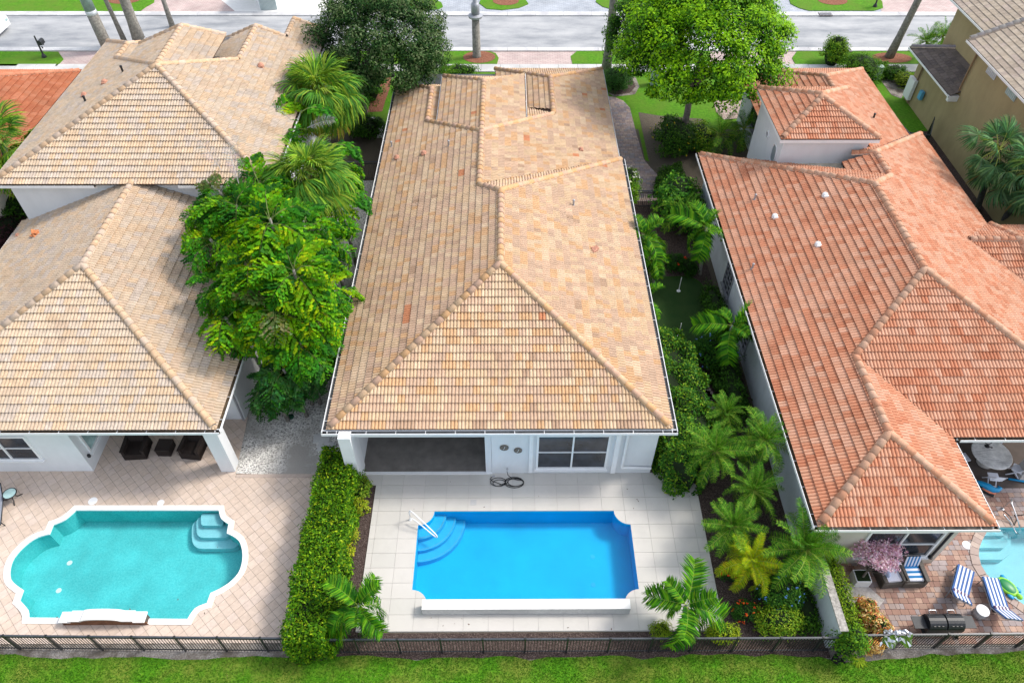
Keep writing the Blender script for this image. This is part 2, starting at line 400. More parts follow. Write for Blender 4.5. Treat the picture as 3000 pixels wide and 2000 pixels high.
# ---------------------------------------------------------------- paving: each piece its own edges and depth
def ccw(p):
    n = len(p)
    return p if sum(p[i][0] * p[(i + 1) % n][1] - p[(i + 1) % n][0] * p[i][1] for i in range(n)) > 0 else p[::-1]
def cutpoly(quad, outer, holes):
    polys = [ccw(quad), ccw(outer)] + [ccw(h) for h in holes]
    vs = []; fs = []
    for p in polys:
        fs.append(list(range(len(vs), len(vs) + len(p)))); vs.extend(Vector((q[0], q[1])) for q in p)
    ov, oe, of, _, _, oo = delaunay_2d_cdt(vs, [], fs, 0, 1e-5)
    keep = [f for f, o in zip(of, oo) if 0 in o and 1 in o and not any(h in o for h in range(2, len(polys)))]
    return ov, keep
def cut_piece(b, quad, outer, holes, z0, z1, tint):
    ov, keep = cutpoly(quad, outer, holes)
    if not keep: return False
    edges = {}
    for f in keep:
        for i in range(len(f)):
            a, c = f[i], f[(i + 1) % len(f)]
            edges[(a, c)] = 1
    vs = [(p.x, p.y, z1) for p in ov] + [(p.x, p.y, z0) for p in ov]; n = len(ov)
    fs = [tuple(f) for f in keep]
    for (a, c) in edges:
        if (c, a) not in edges: fs.append((a, n + a, n + c, c))
    used = sorted({i for f in fs for i in f}); mp = {k: i for i, k in enumerate(used)}
    b.add([vs[i] for i in used], [tuple(mp[i] for i in f) for f in fs], 0, tint); return True
def paving(parent, quads, outer, holes, z0, z1, mat, palette, names, max_parts=300, seed=1, vary=0.08):
    rng = random.Random(seed)
    xs = [p[0] for p in outer]; ys = [p[1] for p in outer]; items = []
    for q in quads:
        cx = sum(p[0] for p in q) / len(q); cy = sum(p[1] for p in q) / len(q)
        if cx < min(xs) - 1 or cx > max(xs) + 1 or cy < min(ys) - 1 or cy > max(ys) + 1: continue
        ins = [inside(p, outer) and not any(inside(p, h) for h in holes) for p in q]
        rim = max(math.dist(p, (cx, cy)) for p in q)
        near = any(math.dist(p, (cx, cy)) < rim for h in holes + [outer] for p in h)
        base = rng.choice(palette); k = rng.uniform(1 - vary, 1 + vary)
        t = tuple(min(1, c * k) for c in base)
        if all(ins) and not near: items.append((math.dist((cx, cy), (0, 0)), q, t, False))
        elif any(ins) or near or inside((cx, cy), outer): items.append((math.dist((cx, cy), (0, 0)), q, t, True))
    items.sort(key=lambda a: a[0])
    rest = B(); n = 0
    for d, q, t, cut in items:
        b = B() if n < max_parts else rest
        dz = rng.uniform(-0.0015, 0.0015)
        if cut: ok = cut_piece(b, q, outer, holes, z0, z1 + dz, t)
        else: b.prism(q, z0, z1 + dz, 0, t); ok = True
        if ok and n < max_parts:
            b.build(names[0], mat, parent); n += 1
    if rest.f: rest.build(names[1], mat, parent, kind='stuff')
# ================================================================ SETTING: ground, road, pavements, pools
def brickmat(name, c1, c2, cm, scale):
    m, t, o = _nodes(name)
    g = _n(t, 'ShaderNodeNewGeometry'); b = _n(t, 'ShaderNodeTexBrick'); t.links.new(g.outputs['Position'], b.inputs['Vector'])
    b.inputs['Color1'].default_value = (*c1, 1); b.inputs['Color2'].default_value = (*c2, 1); b.inputs['Mortar'].default_value = (*cm, 1)
    b.inputs['Scale'].default_value = scale; b.inputs['Mortar Size'].default_value = 0.025; b.inputs['Brick Width'].default_value = 0.9; b.inputs['Row Height'].default_value = 0.45
    n = _noise(t, 0.5, 4); r = _ramp(t, n.outputs[0], [(0.3, (0.8,) * 3), (0.7, (1.12,) * 3)])
    _bsdf(t, o, _mix(t, b.outputs[0], r.outputs[0], 1.0, 'MULTIPLY'), 0.9, 0.2); return m
MAT['pinkdrive'] = brickmat('pink_brick_drive', (0.50, 0.38, 0.36), (0.56, 0.46, 0.43), (0.30, 0.24, 0.23), 2.2)
MAT['greydrive'] = brickmat('grey_brick_drive', (0.36, 0.39, 0.44), (0.44, 0.47, 0.51), (0.24, 0.25, 0.28), 2.2)

def xy(pts, z=0.0): return [tuple(G(a, b, z))[:2] for a, b in pts]
# pools (outlines at the water's edge)
PC = arc((-3.81, 16.14), 0.65, 0, -PI / 2, 9)[::-1]
PC = arc((-3.81, 12.03), 0.62, PI / 2, 0, 9) + arc((5.17, 12.03), 0.62, PI, PI / 2, 9) + arc((5.17, 16.14), 0.65, -PI / 2, -PI, 9) + arc((-3.81, 16.14), 0.65, 0, -PI / 2, 9)
PL = xy([(223, 1494), (644, 1494), (651, 1519), (673, 1535), (668, 1562), (702, 1583), (714, 1628), (702, 1679), (663, 1717), (620, 1739),
         (609, 1769), (574, 1784), (552, 1816), (84, 1812), (81, 1787), (57, 1760), (68, 1730), (35, 1704), (29, 1672), (41, 1634),
         (76, 1596), (112, 1573), (145, 1564), (156, 1537), (191, 1522)], 0.0)
def smooth_poly(poly, keep, it=2):
    for _ in range(it):
        out = []; k2 = []
        n = len(poly)
        for i in range(n):
            a, b = poly[i], poly[(i + 1) % n]
            out.append(a); k2.append(keep[i])
            if not (keep[i] and keep[(i + 1) % n]):
                p0, p3 = poly[i - 1], poly[(i + 2) % n]
                ta = (0, 0) if keep[i] else ((b[0] - p0[0]) / 2, (b[1] - p0[1]) / 2)
                tb = (0, 0) if keep[(i + 1) % n] else ((p3[0] - a[0]) / 2, (p3[1] - a[1]) / 2)
                out.append(((a[0] + b[0]) / 2 + (ta[0] - tb[0]) / 8, (a[1] + b[1]) / 2 + (ta[1] - tb[1]) / 8)); k2.append(False)
        poly, keep = out, k2
    return poly
_k = [True, True, False, True, True, False, False, False, False, True, True, False, True, True, False, True, True, False, False, False, False, False, True, True, False]
PL = smooth_poly(PL, _k)
PR = xy([(2888, 1562), (2875, 1585), (2866, 1610), (2866, 1630), (2872, 1656), (2888, 1682), (2910, 1706), (2950, 1738), (3000, 1774), (3080, 1800), (3200, 1790), (3260, 1700), (3200, 1545), (2960, 1545), (2895, 1545)], 0.0)

big = [(-900, -200), (900, -200), (900, 4500), (-900, 4500)]
sheet('ground', big, 0.0, MAT['soil'], [PC, PL, PR])
# --- the foreground lawn with an uneven edge against bare sandy soil
rr = random.Random(3)
edge = []
for i in range(140):
    x = -40 + i * 0.6
    px = 1500 + x * 78
    y0 = np.interp(px, [0, 700, 1000, 1500, 2150, 2300, 2480, 2560, 3000], [1922, 1930, 1928, 1926, 1920, 1918, 1935, 1930, 1908])
    edge.append((x, G(px, y0).y + rr.uniform(-0.07, 0.07) + 0.05 * math.sin(i * 0.9)))
LAWN = edge + [(60, -30), (-60, -30)]
sheet('back_lawn', LAWN[::-1], 0.02, MAT['lawn'])
sheet('bare_soil_strip', [(-40, 9.0), (40, 9.0), (40, 10.6), (-40, 10.6)], 0.01, MAT['sand'])
# grass blades, too many to count
def blades(name, poly, n, h, w, ybounds, xbounds, palette, zbase, seed):
    r = np.random.default_rng(seed)
    P = np.stack([r.uniform(*xbounds, n), r.uniform(*ybounds, n)], 1)
    mp = None
    keep = np.array([inside(p, poly) for p in P]) if poly else np.ones(n, bool)
    P = P[keep]; n = len(P)
    a = r.uniform(0, 2 * PI, n); L = h * r.uniform(0.6, 1.3, n); ww = w * r.uniform(0.7, 1.3, n)
    lean = r.normal(0, 0.5, (n, 2)) * L[:, None]
    dx = np.stack([np.cos(a), np.sin(a)], 1) * ww[:, None]
    V = np.zeros((n, 3, 3)); V[:, 0, :2] = P - dx; V[:, 1, :2] = P + dx; V[:, 2, :2] = P + lean
    V[:, :2, 2] = zbase; V[:, 2, 2] = zbase + L
    pal = np.array(palette); patch = np.sin(P[:, 0] * 1.3 + 2 * np.sin(P[:, 1] * 2.1)) * 0.5 + np.sin(P[:, 0] * 0.37 + P[:, 1] * 3.1) * 0.5
    idx = np.clip((patch * 1.1 + r.normal(1.2, 0.9, n)), 0, len(pal) - 1).astype(int)
    T = pal[idx] * r.uniform(0.75, 1.25, (n, 1))
    return npmesh(name, V.reshape(-1, 3), np.arange(n * 3).reshape(n, 3), T, MAT['grass'])
GP_ = [(0.035, 0.12, 0.008), (0.06, 0.17, 0.012), (0.10, 0.22, 0.02), (0.17, 0.24, 0.05), (0.28, 0.26, 0.10)]
link('grass', blades('grass', LAWN, 110000, 0.05, 0.012, (8.2, 10.4), (-21, 21), GP_, 0.02, 5), kind='stuff')

# --- planting beds
sheet('mulch_bed', [(-7.4, 9.97), (12.0, 9.97), (11.9, 19), (11.3, 40), (7.0, 40), (7.0, 18.3), (8.2, 17.4), (8.2, 10.95), (-5.7, 10.95), (-5.75, 18), (-7.4, 18)], 0.015, MAT['mulch'])
GRAVEL = [(-8.6, 17.9), (-12.15, 18.1), (-12.5, 22), (-12.0, 31), (-11.4, 40.5), (-7.0, 40.5), (-7.0, 17.9)]
sheet('gravel_strip', GRAVEL, 0.02, MAT['gravel'])
# --- putting green between the houses
PGR = arc((8.3, 26.0), 0.8, -PI / 2, -PI, 5)[::-1] + arc((9.7, 26.1), 0.9, -PI / 2, 0, 6) + [(10.85, 28.6)] + arc((10.0, 30.2), 0.8, 0.2, PI / 2, 6) + [(8.3, 30.9), (7.5, 30.7)]
sheet('putting_fringe', offset(PGR, 0.16), 0.03, MAT['turfedge'])
sheet('putting_green', PGR, 0.042, MAT['turf'])
# --- front gardens
sheet('front_lawn', [(-60, 46.8), (60, 46.8), (60, 55.25), (-60, 55.25)], 0.012, MAT['lawnfar'])
sheet('side_lawn', xy([(1870, 215), (2230, 215), (2240, 300), (2140, 350), (2030, 440), (1980, 500), (1890, 470), (1870, 380), (1845, 300), (1800, 285)]), 0.02, MAT['lawnfar'])
sheet('side_soil', xy([(1870, 330), (1930, 340), (2060, 350), (2075, 440), (2010, 520), (1940, 520), (1900, 470)]), 0.03, MAT['soil'])
sheet('red_mulch_bed', xy([(1118, 232), (1146, 225), (1142, 260), (1128, 300), (1120, 328), (1075, 330), (1085, 300)]), 0.03, MAT['redmulch'])
sheet('hollow_bed', xy([(1782, 275), (1830, 218), (1862, 228), (1873, 255), (1860, 278), (1800, 285)]), 0.034, MAT['sand'])
sheet('hollow_mulch', xy([(1782, 272), (1830, 222), (1852, 232), (1862, 255), (1845, 274), (1800, 280)]), 0.045, MAT['mulch'])
sheet('yellow_house_lawn', [(24.5, 30), (29.9, 30), (30.0, 47), (24.5, 49)], 0.02, MAT['lawnfar'])
sheet('yellow_house_bed', [(28.9, 26), (29.9, 26), (30.0, 46.5), (29.2, 46.5)], 0.03, MAT['mulch'])
sheet('yellow_house_front_bed', xy([(2576, 232), (2665, 218), (2672, 235), (2640, 290), (2612, 280)]), 0.03, MAT['sand'])
# --- sidewalk of separate slabs, swale strip, road, kerbs
sheet('sidewalk_bed', [(-75, 55.25), (75, 55.25), (75, 56.5), (-75, 56.5)], 0.02, MAT['grout'])
swb = bpy.data.objects['sidewalk_bed']
for i in range(66):
    x = -50 + i * 1.545
    b = B(); b.box((x + 0.7725, 55.875, 0.045), (1.52, 1.22, 0.05 + 0.003 * (i % 3))); b.build('slab', MAT['concrete'], swb)
sheet('driveway_apron', [(-75, 56.5), (75, 56.5), (75, 58.75), (-75, 58.75)], 0.03, MAT['pinkdrive'])
def swale(name, px):
    b = B(); b.prism(xy(px), 0.0, 0.07); return b.build(name, MAT['lawnfar'], kind='structure')
swale('verge', [(-200, 152), (172, 154), (187, 176), (168, 196), (-200, 196)])
swale('verge', [(900, 150), (1423, 150), (1452, 158), (1461, 172), (1456, 190), (900, 190)])
swale('verge', [(1695, 149), (2080, 149), (2080, 190), (1677, 190), (1672, 167)])
swale('verge', [(2335, 152), (2690, 148), (2720, 190), (2330, 192), (2320, 172)])
def oval(px, rx, ry, n=20):
    c = G(*px); return [(c.x + rx * math.cos(a), c.y + ry * math.sin(a)) for a in np.linspace(0, 2 * PI, n, endpoint=False)]
sheet('mulch_ring', oval((1404, 170), 1.32, 1.05), 0.085, MAT['redmulch'])
sheet('mulch_ring', oval((2612, 172), 1.6, 0.9), 0.085, MAT['redmulch'])
for nm, y0, y1 in (('kerb', 58.75, 59.35), ('kerb', 65.55, 66.3)):
    b = B()
    for i in range(60):
        b.box((-75 + i * 2.5 + 1.25, (y0 + y1) / 2, 0.06), (2.48, y1 - y0, 0.12))
    b.build(nm, MAT['kerb'], kind='structure')
sheet('road', [(-300, 59.35), (300, 59.35), (300, 65.55), (-300, 65.55)], 0.025, MAT['asphalt'])
sheet('far_driveways', [(-300, 66.3), (300, 66.3), (300, 110), (-300, 110)], 0.03, MAT['greydrive'])
sheet('far_pink_driveway', xy([(2582, 38), (2900, 38), (2900, -60), (2565, -60)]), 0.04, MAT['pinkdrive'])
sheet('far_pale_driveway', xy([(405, 38), (700, 38), (640, -20), (440, -20)]), 0.04, MAT['pinkdrive'])
sheet('far_white_driveway', xy([(690, 36), (1010, 36), (1010, -30), (610, -30)]), 0.045, MAT['coping'])
def island(px):
    b = B(); b.prism(xy(px), 0.0, 0.09); return b.build('verge', MAT['lawnfar'], kind='structure')
island([(-300, 38), (392, 38), (412, 35), (430, 22), (452, 10), (458, -40), (-300, -40)])
island([(1225, -8), (1262, -5), (1293, 10), (1298, 22), (1285, 30), (1100, 30), (1100, -8)])
island([(1404, 12), (1415, -12), (1530, -12), (1548, 14), (1520, 26), (1470, 32), (1425, 28)])
island([(1745, 8), (1752, -10), (2260, -10), (2270, 30), (1800, 32), (1765, 22)])
island([(2308, -10), (2316, 14), (2340, 26), (2370, 34), (2560, 34), (2586, 26), (2584, 8), (2570, -10)])
for px, rx, ry in (((365, 2), 1.5, 1.0), ((1482, 6), 1.2, 1.0), ((2438, 5), 1.35, 1.0)):
    sheet('mulch_ring', oval(px, rx, ry), 0.105, MAT['redmulch'])
# far side beyond the frame: rows of houses' lawns to the horizon stay soil-green
sheet('distant_lawns', [(-600, 110), (600, 110), (600, 2500), (-600, 2500)], 0.03, MAT['lawnfar'])

# --- pool basins
def basin(poly, zf, mat, wmat, zw, lip=0.0):
    b = B(); n = len(poly)
    A = sum(poly[i][0] * poly[(i + 1) % n][1] - poly[(i + 1) % n][0] * poly[i][1] for i in range(n))
    q = poly if A > 0 else poly[::-1]
    vs = [(p[0], p[1], zf) for p in q] + [(p[0], p[1], lip) for p in q]
    b.add(vs, [((i + 1) % n, i, n + i, n + (i + 1) % n) for i in range(n)])
    tri = tessellate_polygon([[Vector((p[0], p[1], 0)) for p in q]])
    b.add([(p[0], p[1], zf) for p in q], [_ccw(q, t) for t in tri])
    o = b.build('pool_basin', mat, kind='structure')
    sheet('pool_water', offset(q, -0.002), zw, wmat, kind='structure')
    return o
bc = basin(PC, -0.98, MAT['pooldark'], MAT['water'], -0.06, 0.05)
bl = basin(PL, -1.0, MAT['poolgreen'], MAT['water'], -0.08, 0.03)
br = basin(PR, -0.95, MAT['poolpale'], MAT['water'], -0.08, 0.03)
# steps
def step_fan(c, r, z, a0, a1, n=20):
    b = B(); b.prism([c] + arc(c, r, a0, a1, n), z - 0.3, z); return b
for k, (r, z) in enumerate(((1.13, -0.26), (1.54, -0.48), (1.94, -0.70))):
    step_fan((-3.80, 16.13), r, z, -PI / 2, 0).build('pool_step', MAT['poolstep'], bc)
    e = B()
    for j in range(34):                                             # mosaic trim along each tread
        a = -PI / 2 + 0.04 + j * (PI / 2 - 0.08) / 33
        e.box((-3.80 + (r - 0.06) * math.cos(a), 16.13 + (r - 0.06) * math.sin(a), z + 0.004), (0.045, 0.032, 0.006), a)
    e.build('mosaic_trim', plain('mosaic_%d' % k, (0.16, 0.45, 0.62), 0.4, 0.5, 40), bc, kind='stuff')
def rstep(px, z0, parent, mat):
    b = B(); b.prism(xy(px), z0 - 0.3, z0); b.build('pool_step', mat, parent)
def rounded(px, r=14, n=6):
    out = []; m = len(px)
    for i in range(m):
        a, b_, c_ = (np.array(px[(i + k) % m], float) for k in (-1, 0, 1))
        u, w_ = a - b_, c_ - b_; lu, lw = np.linalg.norm(u), np.linalg.norm(w_); q = min(r, lu * .45, lw * .45)
        p0, p1 = b_ + u / lu * q, b_ + w_ / lw * q
        for k in range(n + 1): t_ = k / n; out.append(tuple((1 - t_) ** 2 * p0 + 2 * t_ * (1 - t_) * b_ + t_ ** 2 * p1))
    return out
rstep(rounded([(584, 1496), (650, 1496), (650, 1531), (584, 1531)], 10), -0.22, bl, MAT['poolpale'])
rstep(rounded([(566, 1496), (668, 1496), (668, 1559), (566, 1559)], 22), -0.45, bl, MAT['poolpale'])
rstep(rounded([(547, 1496), (690, 1496), (690, 1584), (547, 1584)], 34), -0.68, bl, MAT['poolpale'])
rstep([(2885, 1561), (2948, 1561), (2942, 1550), (2960, 1543), (2890, 1543)], -0.2, br, MAT['poolpale'])
rstep([(2868, 1590), (2955, 1590), (2966, 1580), (2968, 1543), (2885, 1543)], -0.42, br, MAT['poolpale'])
rstep([(2866, 1617), (2960, 1617), (2982, 1600), (2985, 1543), (2885, 1543)], -0.64, br, MAT['poolpale'])
def disc(parent, name, c, r, mat, h=0.012):
    b = B(); b.lathe([(r, 0), (r, h * 0.6), (r * 0.85, h)], c, 20); return b.build(name, mat, parent)
for px in ((204, 1648), (172, 1729)): c = G(*px, -1.0); disc(bl, 'floor_drain', (c.x, c.y, -1.0), 0.11, MAT['coping'])
for px in ((1736, 1630), (1738, 1712)): c = G(*px, -0.98); disc(bc, 'floor_drain', (c.x, c.y, -0.98), 0.10, MAT['poolstep'])
b = B(); c = G(52, 1662, -0.6)
b.lathe([(0.16, -0.02), (0.16, 0.02), (0.12, 0.02), (0.12, -0.02)], (0, 0, 0), 18)
b.v = [(c.x + 0.02 + p[2], c.y + p[0], -0.6 + p[1]) for p in b.v]; b.build('return_ring', MAT['black'], bl)
# white coping round the left pool, brick coping round the right pool
b = B(); outer = offset(PL, 0.20); n = len(PL)
A = sum(PL[i][0] * PL[(i + 1) % n][1] - PL[(i + 1) % n][0] * PL[i][1] for i in range(n)); sg = 1 if A > 0 else -1
vs = [(p[0], p[1], z + 0.0016 * (i % 5)) for z in (0.03, 0.075) for i, p in enumerate(outer)] + [(p[0], p[1], z) for z in (0.075, 0.0) for p in offset(PL, -0.03)]
fs = []
for i in range(n):
    j = (i + 1) % n
    for r0 in range(3):
        q = (r0 * n + i, r0 * n + j, (r0 + 1) * n + j, (r0 + 1) * n + i); fs.append(q if sg > 0 else q[::-1])
b.add(vs, fs); b.build('pool_coping', MAT['coping'], kind='structure')
rb = random.Random(5); ring_o = offset(PR, 0.34); ring_i = offset(PR, 0.0); copr = None
# --- decks
DECK = [(-6.4, 18.05), (-6.4, 17.45), (-5.82, 17.45), (-5.82, 11.0), (8.24, 11.0), (8.28, 17.42), (7.76, 18.05)]
slab = sheet('pool_deck', DECK, 0.035, MAT['lightgrout'], [PC])
quads = []
xs = [-6.54 + 0.9605 * k for k in range(17)]; ys = [11.01 + 0.6428 * k for k in range(12)]
g = 0.005
for i in range(len(xs) - 1):
    for j in range(len(ys) - 1):
        quads.append([(xs[i] + g, ys[j] + g), (xs[i + 1] - g, ys[j] + g), (xs[i + 1] - g, ys[j + 1] - g), (xs[i] + g, ys[j + 1] - g)])
paving(slab, quads, DECK, [PC], 0.035, 0.052, MAT['porcelain'], [(0.55, 0.532, 0.495), (0.562, 0.54, 0.505), (0.542, 0.526, 0.49)], ('tile', 'tile'), 300, 2, 0.02)
# skirt so the deck has an edge
b = B(); n = len(DECK)
b.add([(p[0], p[1], 0) for p in DECK] + [(p[0], p[1], 0.04) for p in DECK], [(i, n + i, n + (i + 1) % n, (i + 1) % n) for i in range(n)])
b.build('deck_edge', MAT['coping'], slab)
LD = [(-30, 10.6), (-8.0, 10.6), (-8.0, 18.05), (-12.15, 18.05), (-12.35, 21.2), (-30, 21.2)]
ldeck = sheet('paved_terrace', LD, 0.03, MAT['grout'], [PL])
quads = []; s2 = 0.345; q2 = s2 / math.sqrt(2)
for i in range(-80, 80):
    for j in range(-80, 80):
        cx = -16 + (i - j) * q2; cy = 14 + (i + j) * q2
        if not (-23.5 < cx < -7.6 and 10.2 < cy < 18.4) and not (-18.9 < cx < -12 and 18.1 <= cy < 21.4): continue
        r_ = q2 - 0.0085
        quads.append([(cx - r_, cy), (cx, cy - r_), (cx + r_, cy), (cx, cy + r_)])
SOLD = [(-12.12, 17.85), (-7.9, 17.85), (-7.9, 18.06), (-12.12, 18.06)]
for k in range(28):
    x0 = -12.1 + k * 0.15; bb = B(); bb.prism([(x0, 17.86), (x0 + 0.143, 17.86), (x0 + 0.143, 18.04), (x0, 18.04)], 0.03, 0.045, 0, (0.52, 0.42, 0.36)); bb.build('edge_brick', MAT['paver'], ldeck)
LPAL = [(0.60, 0.485, 0.40), (0.62, 0.505, 0.42), (0.585, 0.47, 0.385), (0.61, 0.50, 0.425)]
paving(ldeck, [q for q in quads if len(q) == 4], LD, [offset(PL, 0.18), SOLD], 0.03, 0.045, MAT['paver'], LPAL, ('paver', 'paver'), 300, 3, 0.035)
# right-hand patio in mixed brick
RP = [(12.45, 10.45), (30, 10.45), (30, 22), (12.45, 22)]
rpat = sheet('brick_patio', RP, 0.03, MAT['darkgrout'], [PR])
rng = random.Random(11); quads = []
y = 10.45; row = 0
while y < 17.2:
    h = 0.225; x = 12.45 + rng.uniform(-0.2, 0)
    while x < 24.5:
        w = rng.choice((0.17, 0.25, 0.25, 0.33))
        if not (x + w > 17.3 and x < 25.5 and 0) and not (x < 16.2 and y > 14.2):
            a = 0.018; gq = 0.006
            quads.append([(x + gq + a, y + gq), (x + w - gq - a, y + gq), (x + w - gq, y + gq + a), (x + w - gq, y + h - gq - a), (x + w - gq - a, y + h - gq), (x + gq + a, y + h - gq), (x + gq, y + h - gq - a), (x + gq, y + gq + a)])
        x += w
    y += h; row += 1
RPAL = [(0.36, 0.22, 0.17), (0.42, 0.28, 0.22), (0.38, 0.30, 0.27), (0.46, 0.31, 0.24), (0.33, 0.20, 0.16), (0.36, 0.30, 0.29)]
paving(rpat, quads, RP, [offset(PR, 0.36)], 0.03, 0.05, MAT['paver'], RPAL, ('brick', 'brick'), 300, 4)
n = len(PR); per = 0.0
cop = B()
for i in range(n):                                                  # brick-on-edge coping
    a = np.array(PR[i]); c = np.array(PR[(i + 1) % n]); L = np.linalg.norm(c - a); m = max(1, int(L / 0.2))
    ao = np.array(ring_o[i]); co = np.array(ring_o[(i + 1) % n])
    for k in range(m):
        f0, f1 = (k + 0.03) / m, (k + 0.97) / m
        q = [tuple(a + (c - a) * f0), tuple(a + (c - a) * f1), tuple(ao + (co - ao) * f1), tuple(ao + (co - ao) * f0)]
        t = rb.choice([(0.45, 0.34, 0.28), (0.50, 0.40, 0.34), (0.42, 0.33, 0.29)])
        bb = B(); bb.prism(q, 0.0, 0.07, 0, t); bb.build('coping_brick', MAT['paver'], rpat)
sheet('dust_patch', [(13.25, 11.9), (14.3, 11.75), (14.75, 12.15), (14.3, 12.75), (13.3, 12.9)], 0.054, ground('dusty_paving', [(0.3, (0.36, 0.32, 0.29)), (0.7, (0.58, 0.55, 0.52))], 12))
# --- curved garden path of small pavers
PATH = xy([(1775, 283), (1800, 286), (1826, 297), (1845, 318), (1852, 345), (1862, 385), (1874, 425), (1886, 468), (1903, 490), (1925, 512), (1938, 528), (1938, 560), (1925, 590), (1840, 592), (1700, 500), (1700, 300)])
gp = sheet('garden_path', PATH, 0.03, MAT['darkgrout'])
rng = random.Random(21); quads = []; y = 37.9; row = 0
while y < 51.8:
    x = 6.3 + (row % 2) * 0.14
    while x < 10.6:
        w = rng.choice((0.22, 0.31, 0.31)); quads.append([(x + .008, y + .008), (x + w - .008, y + .008), (x + w - .008, y + .207), (x + .008, y + .207)]); x += w
    y += 0.215; row += 1
paving(gp, quads, PATH, [], 0.03, 0.045, MAT['paver'], [(0.34, 0.26, 0.24), (0.38, 0.30, 0.28), (0.28, 0.23, 0.24), (0.42, 0.33, 0.28), (0.31, 0.28, 0.29)], ('paver', 'paver'), 300, 6)
# pavers by the red house, flagstones and stepping stones in the side gardens
SP = xy([(2090, 295), (2195, 295), (2200, 345), (2120, 352), (2098, 330)])
sp = sheet('small_patio', SP, 0.035, MAT['darkgrout'])
quads = []
for i in range(30):
    for j in range(24):
        x0 = 13.6 + i * 0.3 + (j % 2) * 0.15; y0 = 46.3 + j * 0.22
        quads.append([(x0 + .01, y0 + .01), (x0 + .29, y0 + .01), (x0 + .29, y0 + .21), (x0 + .01, y0 + .21)])
paving(sp, quads, SP, [], 0.035, 0.05, MAT['paver'], [(0.44, 0.34, 0.29), (0.48, 0.39, 0.34), (0.40, 0.31, 0.27)], ('paver', 'paver'), 300, 8)
for px, rz in (((1086, 352), .2), ((1098, 360), .1), ((1110, 371), -.1), ((1112, 384), 0), ((1120, 399), .1), ((955, 1310), 0), ((943, 1285), .1), ((962, 1238), .05)):
    c = G(*px); b = B(); b.box((c.x, c.y, 0.04), (0.75, 0.5, 0.06), rz)
    b.build('stepping_stone', MAT['concrete'], bpy.data.objects['gravel_strip'])
fl = B()
FLG = xy([(2035, 1110), (2055, 1118), (2075, 1150), (2088, 1170), (2098, 1190), (2088, 1200), (2070, 1180), (2058, 1160)])
fsheet = sheet('flagstone_path', FLG, 0.03, MAT['darkgrout'])
for k in range(9):
    t = k / 8; c = G(2045 + 48 * t, 1112 + 82 * t); bb = B()
    bb.box((c.x, c.y, 0.045), (0.62, 0.36, 0.03), -0.4 + 0.1 * (k % 3), 0, None, [(0.38, 0.30, 0.27), (0.42, 0.34, 0.31), (0.33, 0.29, 0.28)][k % 3])
    bb.build('flagstone', MAT['paver'], fsheet)
# ================================================================ HOUSES
TW, EX = 0.295, 0.37               # tile width (two barrels) and exposure
def tile_template(L=EX + 0.07, w=TW, h=0.058, t=0.066, nb=2, fr=(0, .10, .28, .5, .72, .90), hz=(0, .42, .88, 1, .88, .42)):
    xs, zs = [], []
    for k in range(nb):
        for a, z in zip(fr, hz): xs.append((k + a) / nb * w); zs.append(z * h)
    xs.append(w); zs.append(0.0); n = len(xs)
    V = [(x, 0.055, -0.012) for x in xs] + [(x, 0, z + t) for x, z in zip(xs, zs)] + [(x, L, z + 0.002) for x, z in zip(xs, zs)]
    Fq = [(i, i + 1, n + i + 1, n + i) for i in range(n - 1)] + [(n + i, n + i + 1, 2 * n + i + 1, 2 * n + i) for i in range(n - 1)]
    return np.array(V), np.array(Fq)
BARREL = tile_template()
FLAT = tile_template(L=0.40, w=0.38, h=0.012, t=0.035, nb=1, fr=(0, .06, .5, .94), hz=(0, 1, .7, 1))
def clip2(poly, a, nrm):
    out = []; n = len(poly)
    for i in range(n):
        p, q = poly[i], poly[(i + 1) % n]
        dp = (p[0] - a[0]) * nrm[0] + (p[1] - a[1]) * nrm[1]; dq = (q[0] - a[0]) * nrm[0] + (q[1] - a[1]) * nrm[1]
        if dp >= 0: out.append(p)
        if (dp > 0) != (dq > 0) and abs(dp - dq) > 1e-9:
            t = dp / (dp - dq); out.append(p + (q - p) * t)
    return out
